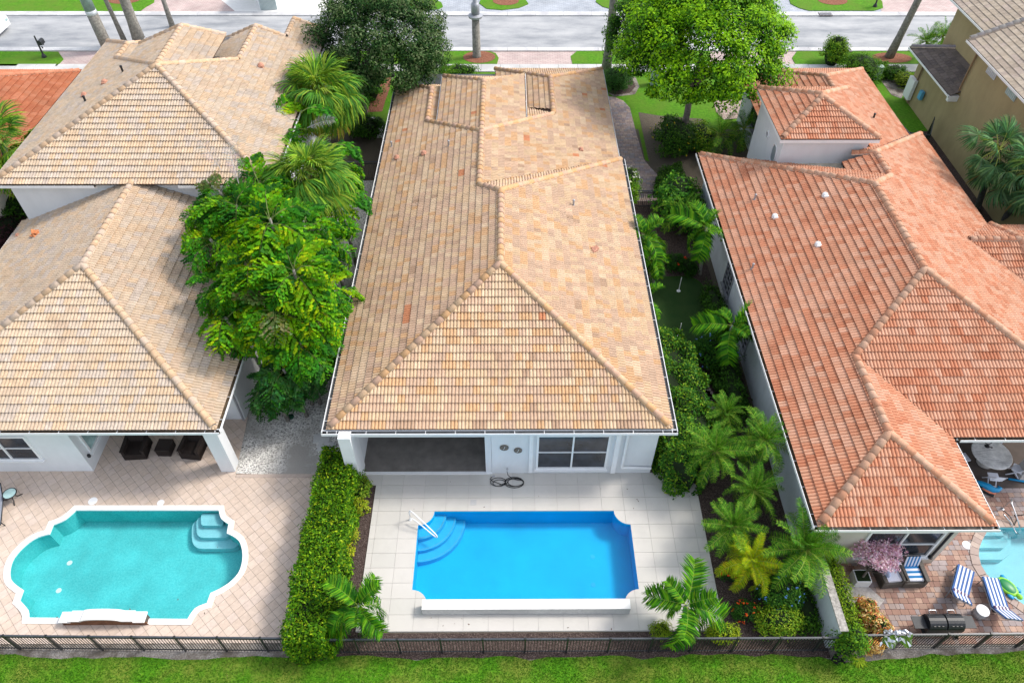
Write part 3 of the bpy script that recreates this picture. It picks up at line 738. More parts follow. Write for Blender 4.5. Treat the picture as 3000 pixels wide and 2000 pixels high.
class Roof:
    def __init__(s, house, mat, palette, weights, cap_palette, seed, tpl=BARREL, w=TW, ex=EX, fam=None):
        s.house, s.mat, s.pal, s.wt, s.cpal = house, mat, palette, weights, cap_palette
        s.rng = random.Random(seed); s.run = 0.22; s.tpl, s.w, s.ex = tpl, w, ex
        s.deck = B(); s.full = []; s.cutV = []; s.cutF = []; s.cutT = []; s.caps = []; s.lines = []; s.tints = {}
    def plane(s, a, b, c, ze): return (a, b, c, ze)
    def face(s, pl, poly, tiles=True):
        """poly: convex plan polygon on the plane z = a + b x + c y whose eave lies at height ze"""
        a, b, c, ze = pl; n = len(poly)
        if sum(poly[i][0] * poly[(i + 1) % n][1] - poly[(i + 1) % n][0] * poly[i][1] for i in range(n)) < 0: poly = poly[::-1]
        zf = lambda p: a + b * p[0] + c * p[1]
        s.deck.add([(p[0], p[1], zf(p) - 0.005) for p in poly], [tuple(range(n))])
        if not tiles: return
        m = math.hypot(b, c); gx, gy = b / m, c / m; k = math.sqrt(1 + m * m)
        u = np.array((gy, -gx, 0)); v = np.array((gx, gy, m)) / k; nn = np.cross(u, v)
        d0 = (ze - a) / m                                           # dot(g,P) at the eave
        S = [u[0] * p[0] + u[1] * p[1] for p in poly]; T = [((gx * p[0] + gy * p[1]) - d0) * k for p in poly]
        key = (round(a, 2), round(b, 2), round(c, 2))
        P2 = [np.array(p) for p in poly]; edges = []
        for i in range(n):
            e = P2[(i + 1) % n] - P2[i]; edges.append((P2[i], np.array((-e[1], e[0])) / (np.linalg.norm(e) + 1e-9)))
        i0, i1 = math.floor(min(S) / s.w) - 2, math.ceil(max(S) / s.w) + 1
        j0, j1 = max(0, math.floor(min(T) / s.ex) - 1), math.ceil(max(T) / s.ex)
        VT, FT = s.tpl; LX = VT[:, 1].max()
        for j in range(j0, j1):
            sh = 0.5 * s.w if j % 2 else 0.0
            for i in range(i0, i1):
                so, to = i * s.w + sh, j * s.ex
                org = u * so + v * to + np.array((gx * d0, gy * d0, ze))
                cor = [org + u * q[0] + v * q[1] for q in ((0, 0), (s.w, 0), (s.w, LX), (0, LX))]
                dm = [min((cr[:2] - e[0]) @ e[1] for cr in cor) for e in edges]
                dM = [max((cr[:2] - e[0]) @ e[1] for cr in cor) for e in edges]
                if min(dM) <= 0: continue
                h = (key, i, j)
                if h not in s.tints:
                    pv = s.tints.get((key, i - 1, j)); s.tints[h] = pv if pv is not None and s.rng.random() < s.run else s.rng.choices(range(len(s.pal)), s.wt)[0]
                ti = s.tints[h]
                if min(dm) >= -0.004: s.full.append((float(np.linalg.norm(org - np.array((0, 0, CAM_H)))), org, u, v, nn, ti)); continue
                vw = org + VT[:, :1] * u + VT[:, 1:2] * v + VT[:, 2:] * nn
                act = [e for e, d in zip(edges, dm) if d < -0.004]
                for f in FT:
                    pg = [vw[q] for q in f]
                    for e in act:
                        pg = clip2(pg, e[0], e[1])
                        if len(pg) < 3: break
                    if len(pg) >= 3:
                        o = len(s.cutV); s.cutV.extend(pg); s.cutF.append(tuple(range(o, o + len(pg)))); s.cutT.append(s.pal[ti])
    def ridge(s, p0, p1, lift=0.03, r=0.165):
        """cap tiles from the low end p0 up to p1"""
        s.lines.append((Vector(p0), Vector(p1), lift, r))
    def finish(s, max_parts=300):
        h = s.house
        rf = s.deck.build('roof', MAT['under'], h)
        VT, FT = s.tpl
        s.full.sort(key=lambda a: a[0])
        me = {}
        for ti in range(len(s.pal)):
            me[ti] = npmesh('roof_tile', VT, FT, np.tile(np.array(s.pal[ti]), (len(FT), 1)), s.mat)
        for d, org, u, v, nn, ti in s.full[:max_parts]:
            mw = Matrix(((u[0], v[0], nn[0], org[0]), (u[1], v[1], nn[1], org[1]), (u[2], v[2], nn[2], org[2] + s.rng.uniform(-.002, .003)), (0, 0, 0, 1)))
            link('roof_tile', me[ti], rf, mw=mw)
        rest = s.full[max_parts:]
        if rest:
            O = np.array([r[1] for r in rest]); U = np.array([r[2] for r in rest]); V_ = np.array([r[3] for r in rest]); N_ = np.array([r[4] for r in rest])
            jit = np.array([[s.rng.uniform(-.003, .004)] for _ in rest])
            P = (O + jit * N_)[:, None, :] + VT[None, :, :1] * U[:, None, :] + VT[None, :, 1:2] * V_[:, None, :] + VT[None, :, 2:] * N_[:, None, :]
            m = len(rest); nv = len(VT)
            Fq = (FT[None] + (np.arange(m) * nv)[:, None, None]).reshape(-1, 4)
            T = np.repeat(np.array([s.pal[r[5]] for r in rest]), len(FT), axis=0) * np.repeat(np.array([[s.rng.uniform(.93, 1.06)] for _ in rest]), len(FT), axis=0)
            P = P.reshape(-1, 3)
        else: P, Fq, T = np.zeros((0, 3)), np.zeros((0, 4), int), np.zeros((0, 3))
        if len(P) or s.cutF:                                        # everything past the limit, and the cut tiles, as one part
            nP = len(P); V_all = np.concatenate([P, np.array(s.cutV).reshape(-1, 3)]) if s.cutF else P
            lens = np.concatenate([np.full(len(Fq), 4), np.array([len(f) for f in s.cutF], int)]).astype(np.int32)
            idx = np.concatenate([Fq.ravel(), np.array([i + nP for f in s.cutF for i in f], int)]).astype(np.int32)
            col = np.concatenate([T, np.array(s.cutT).reshape(-1, 3)])
            me2 = bpy.data.meshes.new('roof_tiles'); me2.vertices.add(len(V_all)); me2.vertices.foreach_set('co', V_all.astype(np.float32).ravel())
            me2.loops.add(len(idx)); me2.loops.foreach_set('vertex_index', idx); me2.polygons.add(len(lens))
            me2.polygons.foreach_set('loop_start', np.concatenate([[0], np.cumsum(lens)[:-1]]).astype(np.int32)); me2.polygons.foreach_set('loop_total', lens)
            me2.materials.append(s.mat); at = me2.attributes.new('tint', 'FLOAT_COLOR', 'FACE')
            at.data.foreach_set('color', np.concatenate([col, np.ones((len(col), 1))], 1).astype(np.float32).ravel())
            me2.polygons.foreach_set('use_smooth', np.zeros(len(lens), bool)); me2.update(calc_edges=True)
            link('roof_tile', me2, rf, kind='stuff')
        # caps on a bed of mortar
        cm = {}
        for k, col in enumerate(s.cpal):
            for rr_ in sorted({l[3] for l in s.lines}):
                b = B(); seg = 8; L = 0.46
                an = [PI * q / seg for q in range(seg + 1)]
                ring = lambda r, y, dz: [(r * math.cos(a), y, r * 0.85 * math.sin(a) + dz) for a in an]
                b.add(ring(rr_, 0, 0.02) + ring(rr_ * 0.86, L, 0) + ring(rr_ - 0.02, 0, 0.02),
                      [(q, q + 1, seg + 2 + q, seg + 1 + q) for q in range(seg)] + [(q + 1, q, 2 * seg + 2 + q, 2 * seg + 3 + q) for q in range(seg)], 0, col)
                cm[(k, rr_)] = b.mesh('ridge_tile', s.mat, True)
        mo = B()
        for p0, p1, lift, r in s.lines:
            d = p1 - p0; Ln = d.length; y = d.normalized(); x = y.cross(Vector((0, 0, 1))).normalized(); z = x.cross(y)
            mo.bar(p0 + Vector((0, 0, lift - 0.02)), p1 + Vector((0, 0, lift - 0.02)), r * 1.7, 0.09)
            m = max(1, round(Ln / 0.40)); st = Ln / m; k0 = s.rng.randrange(3)
            for k in range(m):
                o = p0 + y * (st * k) + Vector((0, 0, lift + 0.02))
                mw = Matrix(((x.x, y.x, z.x, o.x), (x.y, y.y, z.y, o.y), (x.z, y.z, z.z, o.z), (0, 0, 0, 1)))
                ci = (k + k0) % len(s.cpal) if s.rng.random() < 0.7 else s.rng.randrange(len(s.cpal))
                link('ridge_tile', cm[(ci, r)], rf, mw=mw)
        if mo.f: mo.build('ridge_mortar', MAT['mortar'], rf)
        return rf
def gutter(house, p0, p1, out, inside_mat, z=3.62, w=0.19, label=None):
    """open trough along an eave; out = unit vector pointing away from the house"""
    b = B(); p0 = Vector((*p0, z)); p1 = Vector((*p1, z)); o = Vector((*out, 0))
    d = (p1 - p0).normalized()
    b.bar(p0 - o * w / 2 + Vector((0, 0, -0.10)), p1 - o * w / 2 + Vector((0, 0, -0.10)), w, 0.03, 1)
    b.bar(p0 + Vector((0, 0, -0.055)), p1 + Vector((0, 0, -0.055)), 0.025, 0.13, 0)
    b.bar(p0 - o * (w + 0.02) + Vector((0, 0, -0.14)), p1 - o * (w + 0.02) + Vector((0, 0, -0.14)), 0.03, 0.24, 0)
    n = max(2, int((p1 - p0).length / 1.15))
    for k in range(n):                                              # hanger straps
        q = p0 + (p1 - p0) * ((k + 0.5) / n); b.bar(q + Vector((0, 0, -0.005)), q - o * w + Vector((0, 0, -0.005)), 0.02, 0.008, 0)
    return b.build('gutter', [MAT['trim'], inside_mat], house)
def walls(house, poly, z0, z1, mat, name='wall'):
    b = B(); b.prism(poly, z0, z1, top=False); return b.build(name, mat, house)
def window(house, c, w, h, facing, cols=2, rows=2, depth=0.08, glass='glass', frame='trim', fr=0.09, name='window'):
    """c = centre of the opening on the wall face; facing = 'S','W','E'"""
    R = {'S': 0.0, 'W': -PI / 2, 'E': PI / 2}[facing]
    Mx = Matrix.Translation(c) @ Matrix.Rotation(R, 4, 'Z')
    def put(b): b.v = [v3(Mx @ Vector(p)) for p in b.v]; return b
    f = B()
    f.box((0, -0.03, h / 2), (w, depth, fr)); f.box((0, -0.03, -h / 2), (w, depth, fr))
    f.box((-w / 2 + fr / 2, -0.03, 0), (fr, depth - 0.004, h - fr)); f.box((w / 2 - fr / 2, -0.03, 0), (fr, depth - 0.004, h - fr))
    for k in range(1, cols): f.box((-w / 2 + w * k / cols, -0.028, 0), (fr * 0.8, depth - 0.01, h - fr))
    for k in range(1, rows): f.box((0, -0.026, -h / 2 + h * k / rows), (w - 2 * fr, depth - 0.02, fr * 0.45))
    wo = put(f).build(name, MAT[frame], house)
    for i in range(cols):
        for j in range(rows):
            p = B(); p.box((-w / 2 + w * (i + .5) / cols, -0.012, -h / 2 + h * (j + .5) / rows), (w / cols - fr * 0.5, 0.012, h / rows - fr * 0.4))
            put(p).build('pane', MAT[glass], wo)
    s_ = B(); s_.box((0, -0.07, -h / 2 - fr / 2 - 0.03), (w + 0.1, 0.16, 0.06)); put(s_).build('sill', MAT[frame], wo)
    return wo
def vent(house, p, z_h=0.3, r=0.05, mat='greymetal', name='vent_pipe'):
    b = B(); b.lathe([(r * 1.6, -0.08), (r * 1.5, 0.03), (r, 0.06), (r, z_h), (r * 1.25, z_h), (r * 1.25, z_h + 0.05), (r * 0.3, z_h + 0.08)], p, 10)
    return b.build(name, MAT[mat], house)
def hood(house, p, s=0.16, mat='terracotta', name='roof_vent', yaw=0.0):
    b = B(); b.lathe([(s, -0.06), (s, s * 0.6), (s * 0.85, s * 1.0), (s * 0.45, s * 1.3), (0.01, s * 1.4)], p, 10); b.box((p[0] + 0.02, p[1] - s * 0.8, p[2] + s * 0.3), (s * 1.5, s * 0.9, s * 0.9), yaw)
    return b.build(name, MAT[mat], house)
m_ = 0.40
# ---------------------------------------------------------------- CENTRE HOUSE
hc = thing('house', 'tan tiled single storey house in the middle with the rectangular blue pool behind it', 'house', (-0.4, 30, 0), 'houses in the row')
CP = [(0.575, 0.415, 0.265), (0.54, 0.375, 0.26), (0.565, 0.355, 0.195), (0.505, 0.355, 0.25), (0.60, 0.45, 0.305), (0.43, 0.29, 0.195), (0.52, 0.22, 0.11)]
rc = Roof(hc, MAT['rooftile'], CP, [24, 24, 17, 14, 14, 1.6, 0.25], [(0.59, 0.40, 0.25), (0.56, 0.36, 0.255), (0.60, 0.355, 0.18)], 31)
WE, EE, FE = -7.60 + 0.22, 6.92 - 0.22, 17.61 + 0.22
pW = (3.62 - m_ * WE, m_, 0, 3.62); pS = (3.62 - m_ * FE, 0, m_, 3.62); pE = (3.62 + m_ * EE, -m_, 0, 3.62)
XR = (WE + EE) / 2; hw = (EE - WE) / 2; ZR = 3.62 + m_ * hw; YA = FE + hw; YN = 37.47 - 0.1 - hw
rc.face(pS, [(WE, FE), (EE, FE), (XR, YA)])
zL = ZR - m_ * 1.12; XN = XR - 1.12
rc.face(pE, [(EE, FE), (EE, 37.37), (XR, YN), (XR, YA)])
rc.face(pW, [(WE, FE), (XR, YA), (XR, YN), (WE, YN)]); rc.face(pW, [(WE, YN), (XR, YN), (XN, YN + 1.12), (WE, YN + 1.12)])
YH = 36.58
rc.face(pW, [(WE, YN + 1.12), (XN, YN + 1.12), (XN, YH), (WE, YH)])
rc.face(pW, [(WE, YH), (XN, YH), (-4.84, 39.9), (WE, 39.9)]); rc.face(pW, [(WE, 39.9), (-4.84, 39.9), (-4.84, 43.9), (WE, 43.9)])
rc.face(pW, [(WE, 43.9), (-4.84, 43.9), (-6.75, 45.8), (WE, 45.8)]); rc.face(pW, [(-6.75, 45.8), (-7.05, 45.8), (-7.05, 46.25)])
m2 = (zL - 3.62) / (6.55 - XN)
pE2 = (3.62 + m2 * 6.55, -m2, 0, 3.62); pN1 = (3.62 + m_ * 37.37, 0, -m_, 3.62)
rc.face(pN1, [(XR, YN), (EE, 37.37), (6.5, 37.37), (XN, YN + 1.12)])
rc.face(pE2, [(XN, YN + 1.14), (6.55, 37.38), (6.55, 40.6), (2.8, 40.6), (XN, YH)]); rc.face(pE2, [(6.55, 40.6), (6.55, 48.5), (2.8, 45.2), (2.8, 40.6)])
zRW = 3.62 + m2 * 3.75
mN = (zL - zRW) / (40.6 - YH); pN2 = (zL + mN * YH, 0, -mN, 3.62)
rc.face(pN2, [(XN, YH), (2.8, 40.6), (1.0, 42.3), (XN, 41.0)])
pN2l = (zL + .41 * YH, 0, -.41, 3.62); rc.face(pN2l, [(XN, YH), (-4.84, 39.9), (-3.2, 41.0), (XN, 41.0)])
pRW = (zRW - 0.31 * 2.8, 0.31, 0, 3.62); rc.face(pRW, [(2.8, 40.6), (2.8, 45.2), (-0.85, 48.5), (-0.85, 43.5), (1.0, 42.3)])
mR = (zRW - 3.62) / 3.3; pRN = (3.62 + mR * 48.5, 0, -mR, 3.62); rc.face(pRN, [(2.8, 45.2), (6.55, 48.5), (-0.85, 48.5)])
zLW = 3.62 + m_ * (-4.84 - WE); pLE = (zLW - m_ * 4.84, -m_, 0, 3.62); rc.face(pLE, [(-4.84, 39.9), (-4.84, 43.9), (-2.7, 46.1), (-2.7, 41.2)])
mL = (zLW - 3.62) / 2.3; pLN = (3.62 + mL * 46.2, 0, -mL, 3.62); rc.face(pLN, [(-4.84, 43.9), (-7.05, 46.2), (-2.6, 46.2)])
# raised middle bay
pMW = (pW[0] + 0.02, m_, 0, pW[0] + 0.02 + m_ * -4.15); rc.face(pMW, [(XN, YH + .05), (-4.15, 39.3), (-4.15, 44.9), (XN, 42.34)])
pME = (pE2[0] + 0.02, -m2, 0, pE2[0] + 0.02 - m2 * 1.05); rc.face(pME, [(XN, YH + .05), (1.05, 38.96), (1.05, 44.6), (XN, 42.34)])
mM = 0.42; pMN = (zL + mM * 42.34, 0, -mM, zL - mM * 2.5); rc.face(pMN, [(XN, 42.34), (1.05, 44.7), (-4.15, 44.9)])
V = Vector
for a, b_ in (((WE + .12, FE + .12, 3.70), (XR, YA, ZR)), ((EE - .12, FE + .12, 3.70), (XR, YA, ZR)), ((XR, YA, ZR), (XR, YN, ZR)),
              ((EE - .05, 37.32, 3.66), (XR, YN, ZR)), ((XN, YN + 1.12, zL), (XR, YN, ZR)), ((XN, YN + 1.12, zL), (XN, YH, zL)), ((XN, YH, zL), (XN, 42.34, zL)),
              ((-4.84, 39.9, zLW), (XN, YH, zL)), ((2.8, 40.6, zRW), (XN, YH, zL)), ((-4.84, 39.9, zLW), (-4.84, 43.9, zLW)), ((-7.0, 46.1, 3.7), (-4.84, 43.9, zLW)), ((-7.5, 45.8, 3.66), (-7.05, 45.75, 3.82)),
              ((2.8, 40.6, zRW), (2.8, 45.2, zRW)), ((6.5, 48.45, 3.65), (2.8, 45.2, zRW)), ((-0.85, 48.5, 3.64), (2.8, 45.2, zRW)),
              ((-4.1, 44.85, zL - 1.02), (XN, 42.34, zL)), ((1.02, 44.65, zL - .93), (XN, 42.34, zL))):
    rc.ridge(a, b_)
rc.finish()
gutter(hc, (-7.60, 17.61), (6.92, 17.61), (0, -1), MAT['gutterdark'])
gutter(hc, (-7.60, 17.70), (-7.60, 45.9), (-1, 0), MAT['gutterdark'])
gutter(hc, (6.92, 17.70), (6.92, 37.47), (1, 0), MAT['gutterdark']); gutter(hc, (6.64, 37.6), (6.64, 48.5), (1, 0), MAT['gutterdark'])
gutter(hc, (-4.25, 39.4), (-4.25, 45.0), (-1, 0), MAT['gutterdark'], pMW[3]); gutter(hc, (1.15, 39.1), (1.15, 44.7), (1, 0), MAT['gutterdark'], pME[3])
walls(hc, [(-3.6, 38.6), (0.6, 38.6), (0.6, 44.2), (-3.6, 44.2)], 3.0, 4.85, MAT['white'])
# walls: the lanai is a recess in the back wall
walls(hc, [(-0.72, 18.05), (6.32, 18.05), (6.32, 36.9), (6.0, 47.9), (-6.95, 47.9), (-6.95, 22.3), (-0.72, 22.3)], 0, 3.6, MAT['white'])
b = B(); b.box((-6.72, 20.2, 1.8), (0.46, 4.3, 3.6)); b.build('wall', MAT['white'], hc)
b = B(); b.box((-6.66, 17.72, 1.8), (0.50, 0.65, 3.6)); b.build('column', MAT['trim'], hc)
b = B(); b.box((-0.86, 20.1, 1.8), (0.26, 4.1, 3.6)); b.build('wall', MAT['white'], hc)
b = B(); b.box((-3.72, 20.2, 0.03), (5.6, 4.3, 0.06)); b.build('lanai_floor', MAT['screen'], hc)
b = B(); b.box((-3.6, 18.05, 0.05), (5.78, 0.12, 0.10)); b.build('sill_track', MAT['trim'], hc)
b = B(); b.box((-3.3, 18.0, 3.28), (7.5, 0.16, 0.62)); b.build('lintel', MAT['white'], hc)
b = B(); b.box((-6.46, 18.3, 1.7), (0.05, 0.4, 3.3)); b.build('door_jamb', MAT['trim'], hc)
b = B(); b.box((-6.44, 19.4, 2.5), (0.12, 0.16, 0.7)); b.ell((-6.36, 19.35, 2.3), (0.1, 0.1, 0.28), 8); b.build('wall_lamp', plain('rusty_lamp', (0.16, 0.07, 0.03), 0.7, .4, 12), hc)
wc = window(hc, (2.76, 18.05, 1.72), 3.1, 2.42, 'S', 2, 2, 0.10)
b = B(); b.box((0.98, 17.99, 1.75), (0.16, 0.12, 3.0)); b.box((4.62, 17.97, 1.75), (0.2, 0.16, 3.0)); b.build('shutter_track', MAT['trim'], hc)
b = B(); b.tube([(5.0, 17.97, 3.5), (5.0, 17.97, 0.62)], 0.065, 8); b.tube([(5.0, 17.965, 0.60), (6.3, 17.965, 0.54)], 0.065, 8); b.build('downspout', MAT['trim'], hc)
b = B(); b.tube([(-0.05, 18.04, 0.5), (-0.05, 17.9, 0.5), (-0.05, 17.88, 0.42)], 0.022, 6); b.lathe([(0.05, -.012), (0.05, .012)], (-0.05, 17.93, 0.55), 10); b.build('tap', MAT['steel'], hc)
for x, z, w_ in ((-0.17, 2.05, 0.19), (0.42, 1.85, 0.18)):
    d = B(); d.lathe([(w_, -.02), (w_, .02), (w_ * .9, .035), (w_ * .9, .03)], (0, 0, 0), 24); d.v = [(x + p[0], 18.02 - p[2], z + p[1]) for p in d.v]
    o = tag(d.build('wall_dial', MAT['dial']), 'round bronze dial on the white back wall, %s' % ('upper one beside the screened opening' if x < 0 else 'lower one nearer the window'), 'wall clock' if x < 0 else 'thermometer')
    e = B(); e.bar((x, 17.978, z - 0.02), (x + .03, 17.978, z + 0.13), 0.014, 0.01, 0, (1, 1, 1), (0, 1, 0)); e.bar((x, 17.976, z - .02), (x - .05, 17.976, z - .07), 0.014, 0.01, 0, (1, 1, 1), (0, 1, 0)); e.build('hand', MAT['trim'], o)
def onW(px, py): return GP(px, py, pW[0] + .05, m_, 0)
def onE(px, py): return GP(px, py, pE[0] + .05, -m_, 0)
def onE2(px, py): return GP(px, py, pE2[0] + .05, -m2, 0)
hood(hc, onW(1242, 452), 0.17); hood(hc, onW(1163, 464), 0.16); vent(hc, onW(1315, 428)); vent(hc, onW(1148, 430))
hood(hc, onE2(1702, 440), 0.14); vent(hc, onE(1680, 602)); 
b = B(); p = onE(1740, 735); rg = random.Random(2)
for k in range(5): b.box((p.x + rg.uniform(-.16, .16), p.y + rg.uniform(-.2, .2), p.z + 0.06 + rg.uniform(0, .05)), (0.22, 0.16, 0.05), rg.uniform(0, 3), 0, Matrix.Rotation(rg.uniform(-.7, .7), 3, 'X') @ Matrix.Rotation(rg.uniform(0, 3), 3, 'Z'))
tag(b.build('broken_tiles', MAT['terracotta']), 'small heap of broken terracotta pieces on the right slope of the middle tan roof', 'debris')

# ---------------------------------------------------------------- LEFT HOUSE
hl = thing('house', 'sandy tiled house at the left with a low front roof before a two storey back', 'house', (-19, 30, 0), 'houses in the row')
LP = [(0.555, 0.435, 0.315), (0.535, 0.435, 0.335), (0.565, 0.42, 0.285), (0.51, 0.425, 0.35), (0.55, 0.42, 0.305)]
rl = Roof(hl, MAT['rooftileold'], LP, [22, 18, 16, 16, 12], [(0.60, 0.43, 0.29), (0.57, 0.44, 0.34), (0.60, 0.41, 0.26)], 32)
W2, E2_, F2 = -26.0 + .14, -11.76 - .14, 17.69 + .14
XL = (W2 + E2_) / 2; hl2 = (E2_ - W2) / 2; zA = 3.62 + m_ * hl2; yA = F2 + hl2
pLW = (3.62 - m_ * W2, m_, 0, 3.62); pLS = (3.62 - m_ * F2, 0, m_, 3.62); pLEa = (3.62 + m_ * E2_, -m_, 0, 3.62)
rl.face(pLS, [(W2, F2), (E2_, F2), (XL, yA)]); rl.face(pLW, [(W2, F2), (XL, yA), (XL, 31.5), (W2, 31.5)]); rl.face(pLEa, [(E2_, F2), (E2_, 31.5), (XL, 31.5), (XL, yA)])
zb = 6.4; FB = 30.8 + .1; yB = FB + hl2; zB = zb + m_ * hl2
pBS = (zb - m_ * FB, 0, m_, zb); pBW = (zb - m_ * W2, m_, 0, zb); pBE = (zb + m_ * E2_, -m_, 0, zb)
rl.face(pBS, [(W2, FB), (E2_, FB), (XL, yB)])
xl2 = -23.3; yl2 = yB + (XL - xl2); zl2 = pBW[0] + m_ * xl2
rl.face(pBW, [(W2, FB), (XL, yB), (xl2, yl2), (W2, yl2)]); rl.face(pBW, [(W2, yl2), (xl2, yl2), (xl2, 44.2), (W2, 46.7)])
xr2 = -15.65; yr2 = yB + (xr2 - XL); zr2 = pBE[0] - m_ * xr2
rl.face(pBE, [(E2_, FB), (E2_, yr2), (xr2, yr2), (XL, yB)]); rl.face(pBE, [(E2_, yr2), (E2_, 45.5), (xr2, 45.6), (xr2, yr2)]); rl.face(pBE, [(E2_, 45.5), (E2_, 48.2), (-13.93, 48.2), (-13.93, 45.5)])
pRWl = (zr2 - m_ * xr2, m_, 0, 6.4); rl.face(pRWl, [(xr2, yr2), (xr2, 45.6), (-18.0, 45.6), (-18.0, 42.6)])
pLEl = (zl2 + m_ * xl2, -m_, 0, 6.4); rl.face(pLEl, [(xl2, yl2), (xl2, 44.2), (-21.7, 45.6), (-21.7, 43.2)])
pLNl = (zl2 + .45 * 44.2, 0, -.45, 6.4); rl.face(pLNl, [(xl2, 44.2), (W2, 46.7), (-21.0, 46.7)])
pMWl = (zB - m_ * XL, m_, 0, zB - 3.05 * m_); pMEl = (zB + m_ * XL, -m_, 0, zB - 2.1 * m_)
rl.face(pMWl, [(XL, yB), (XL - 3.05, yB + 3.05), (XL - 3.05, 42.9), (XL - .1, 42.7)]); rl.face(pMEl, [(XL, yB), (XL + 2.1, yB + 2.1), (XL + 2.1, 43.3), (XL - .1, 42.7)])
pNl = (zB + .41 * yB, 0, -.41, 6.4); rl.face(pNl, [(XL, yB), (xl2, yl2), (-20, 43.4), (-19, 43)], False); rl.face(pNl, [(XL, yB), (xr2, yr2), (-17.2, 43.4), (-19, 43)], False)
for a, b_ in (((W2 + .1, F2 + .1, 3.7), (XL, yA, zA)), ((E2_ - .12, F2 + .12, 3.70), (XL, yA, zA)), ((XL, yA, zA), (XL, 31.15, zA)),
              ((W2 + .1, FB + .1, zb + .06), (XL, yB, zB)), ((E2_ - .1, FB + .1, zb + .06), (XL, yB, zB)), ((xl2, yl2, zl2), (XL, yB, zB)), ((xr2, yr2, zr2), (XL, yB, zB)),
              ((xl2, yl2, zl2), (xl2, 44.2, zl2)), ((W2 + .1, 46.6, zb + .05), (xl2, 44.2, zl2)), ((-21.2, 46.5, zb + .1), (xl2, 44.2, zl2)), ((xr2, yr2, zr2), (xr2, 45.6, zr2)), ((XL, yB, zB), (XL - .1, 42.7, zB)),
              ((-13.95, 45.55, zr2 - .68), (xr2, 45.6, zr2)), ((-18, 45.6, zr2 - .94), (xr2, 45.6, zr2)), ((XL - 3.0, 42.9, zB - 1.2), (XL - .1, 42.7, zB)), ((XL + 2.1, 43.3, zB - .84), (XL - .1, 42.7, zB)), ((E2_, 48.2, zb), (-13.93, 48.2, zb + .83)), ((-13.93, 45.6, zb + .83), (-13.93, 48.2, zb + .83))):
    rl.ridge(a, b_)
rl.finish()
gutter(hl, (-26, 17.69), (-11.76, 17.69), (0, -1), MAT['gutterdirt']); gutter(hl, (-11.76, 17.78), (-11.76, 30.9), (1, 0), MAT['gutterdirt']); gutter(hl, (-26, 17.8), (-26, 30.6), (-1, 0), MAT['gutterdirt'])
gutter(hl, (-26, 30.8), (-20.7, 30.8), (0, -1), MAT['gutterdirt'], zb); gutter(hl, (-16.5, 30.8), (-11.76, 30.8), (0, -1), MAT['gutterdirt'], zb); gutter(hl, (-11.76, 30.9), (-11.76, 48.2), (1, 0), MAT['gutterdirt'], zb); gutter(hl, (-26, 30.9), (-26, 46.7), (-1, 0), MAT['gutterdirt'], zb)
walls(hl, [(-25.3, 31.3), (-12.4, 31.3), (-12.4, 47.6), (-25.3, 46.2)], 0, 6.35, MAT['white'])
walls(hl, [(-22.6, 42.6), (-16.6, 42.6), (-16.6, 45.2), (-22.6, 45.2)], 6.0, 7.4, MAT['flashing'])
walls(hl, [(-25.5, 18.22), (-18.5, 18.22), (-18.5, 21.08), (-12.42, 21.08), (-12.42, 31.4), (-25.5, 31.4)], 0, 3.6, MAT['white'])
b = B(); b.box((-12.49, 18.45, 1.8), (0.62, 0.58, 3.6)); b.build('column', MAT['white'], hl)
b = B(); b.box((-15.5, 18.4, 3.45), (6.0, 0.35, 0.3)); b.build('lintel', MAT['white'], hl)
window(hl, (-21.6, 18.22, 1.87), 2.6, 1.65, 'S', 2, 2, 0.1)
o = window(hl, (-18.5, 19.25, 1.9), 1.25, 2.0, 'E', 1, 1, 0.1, 'palepane'); 
b = B(); b.box((-18.42, 18.42, 0.95), (0.1, 0.1, 0.16)); b.build('wall_socket', MAT['black'], hl)
window(hl, (-13.7, 21.08, 1.3), 0.9, 1.9, 'S', 1, 1, 0.08)
b = B(); b.tube([(-12.5, 21.0, 3.4), (-12.5, 21.0, 0.1)], 0.05, 8); b.build('downspout', MAT['greymetal'], hl)
window(hl, (-25.3, 32.3, 5.2), 1.3, 1.4, 'W', 1, 1, 0.1)
def onL(pl, px, py): return GP(px, py, pl[0] + .05, pl[1], pl[2])
p = onL(pLW, 105, 690); b = B()
for k in range(5): b.box((p.x + rg.uniform(-.12, .12), p.y + rg.uniform(-.12, .12), p.z + 0.08 + k * .03), (0.3, 0.2, 0.04), 0, 0, Matrix.Rotation(rg.uniform(-.7, .7), 3, 'Y') @ Matrix.Rotation(rg.uniform(0, 3), 3, 'Z'))
tag(b.build('broken_tiles', plain('orange_shards', (0.60, 0.22, 0.09), .8, .4, 14)), 'bright orange broken tile heap on the far left low roof slope', 'debris')
hood(hl, onL(pLW, 52, 690), 0.10)
hood(hl, onL(pBW, 308, 244), 0.17); hood(hl, onL(pBW, 248, 281), 0.16); vent(hl, onL(pBW, 361, 213), .35, .06, 'black'); vent(hl, onL(pBW, 251, 298), .28, .06, 'black'); hood(hl, onL(pBE, 765, 196), 0.18)

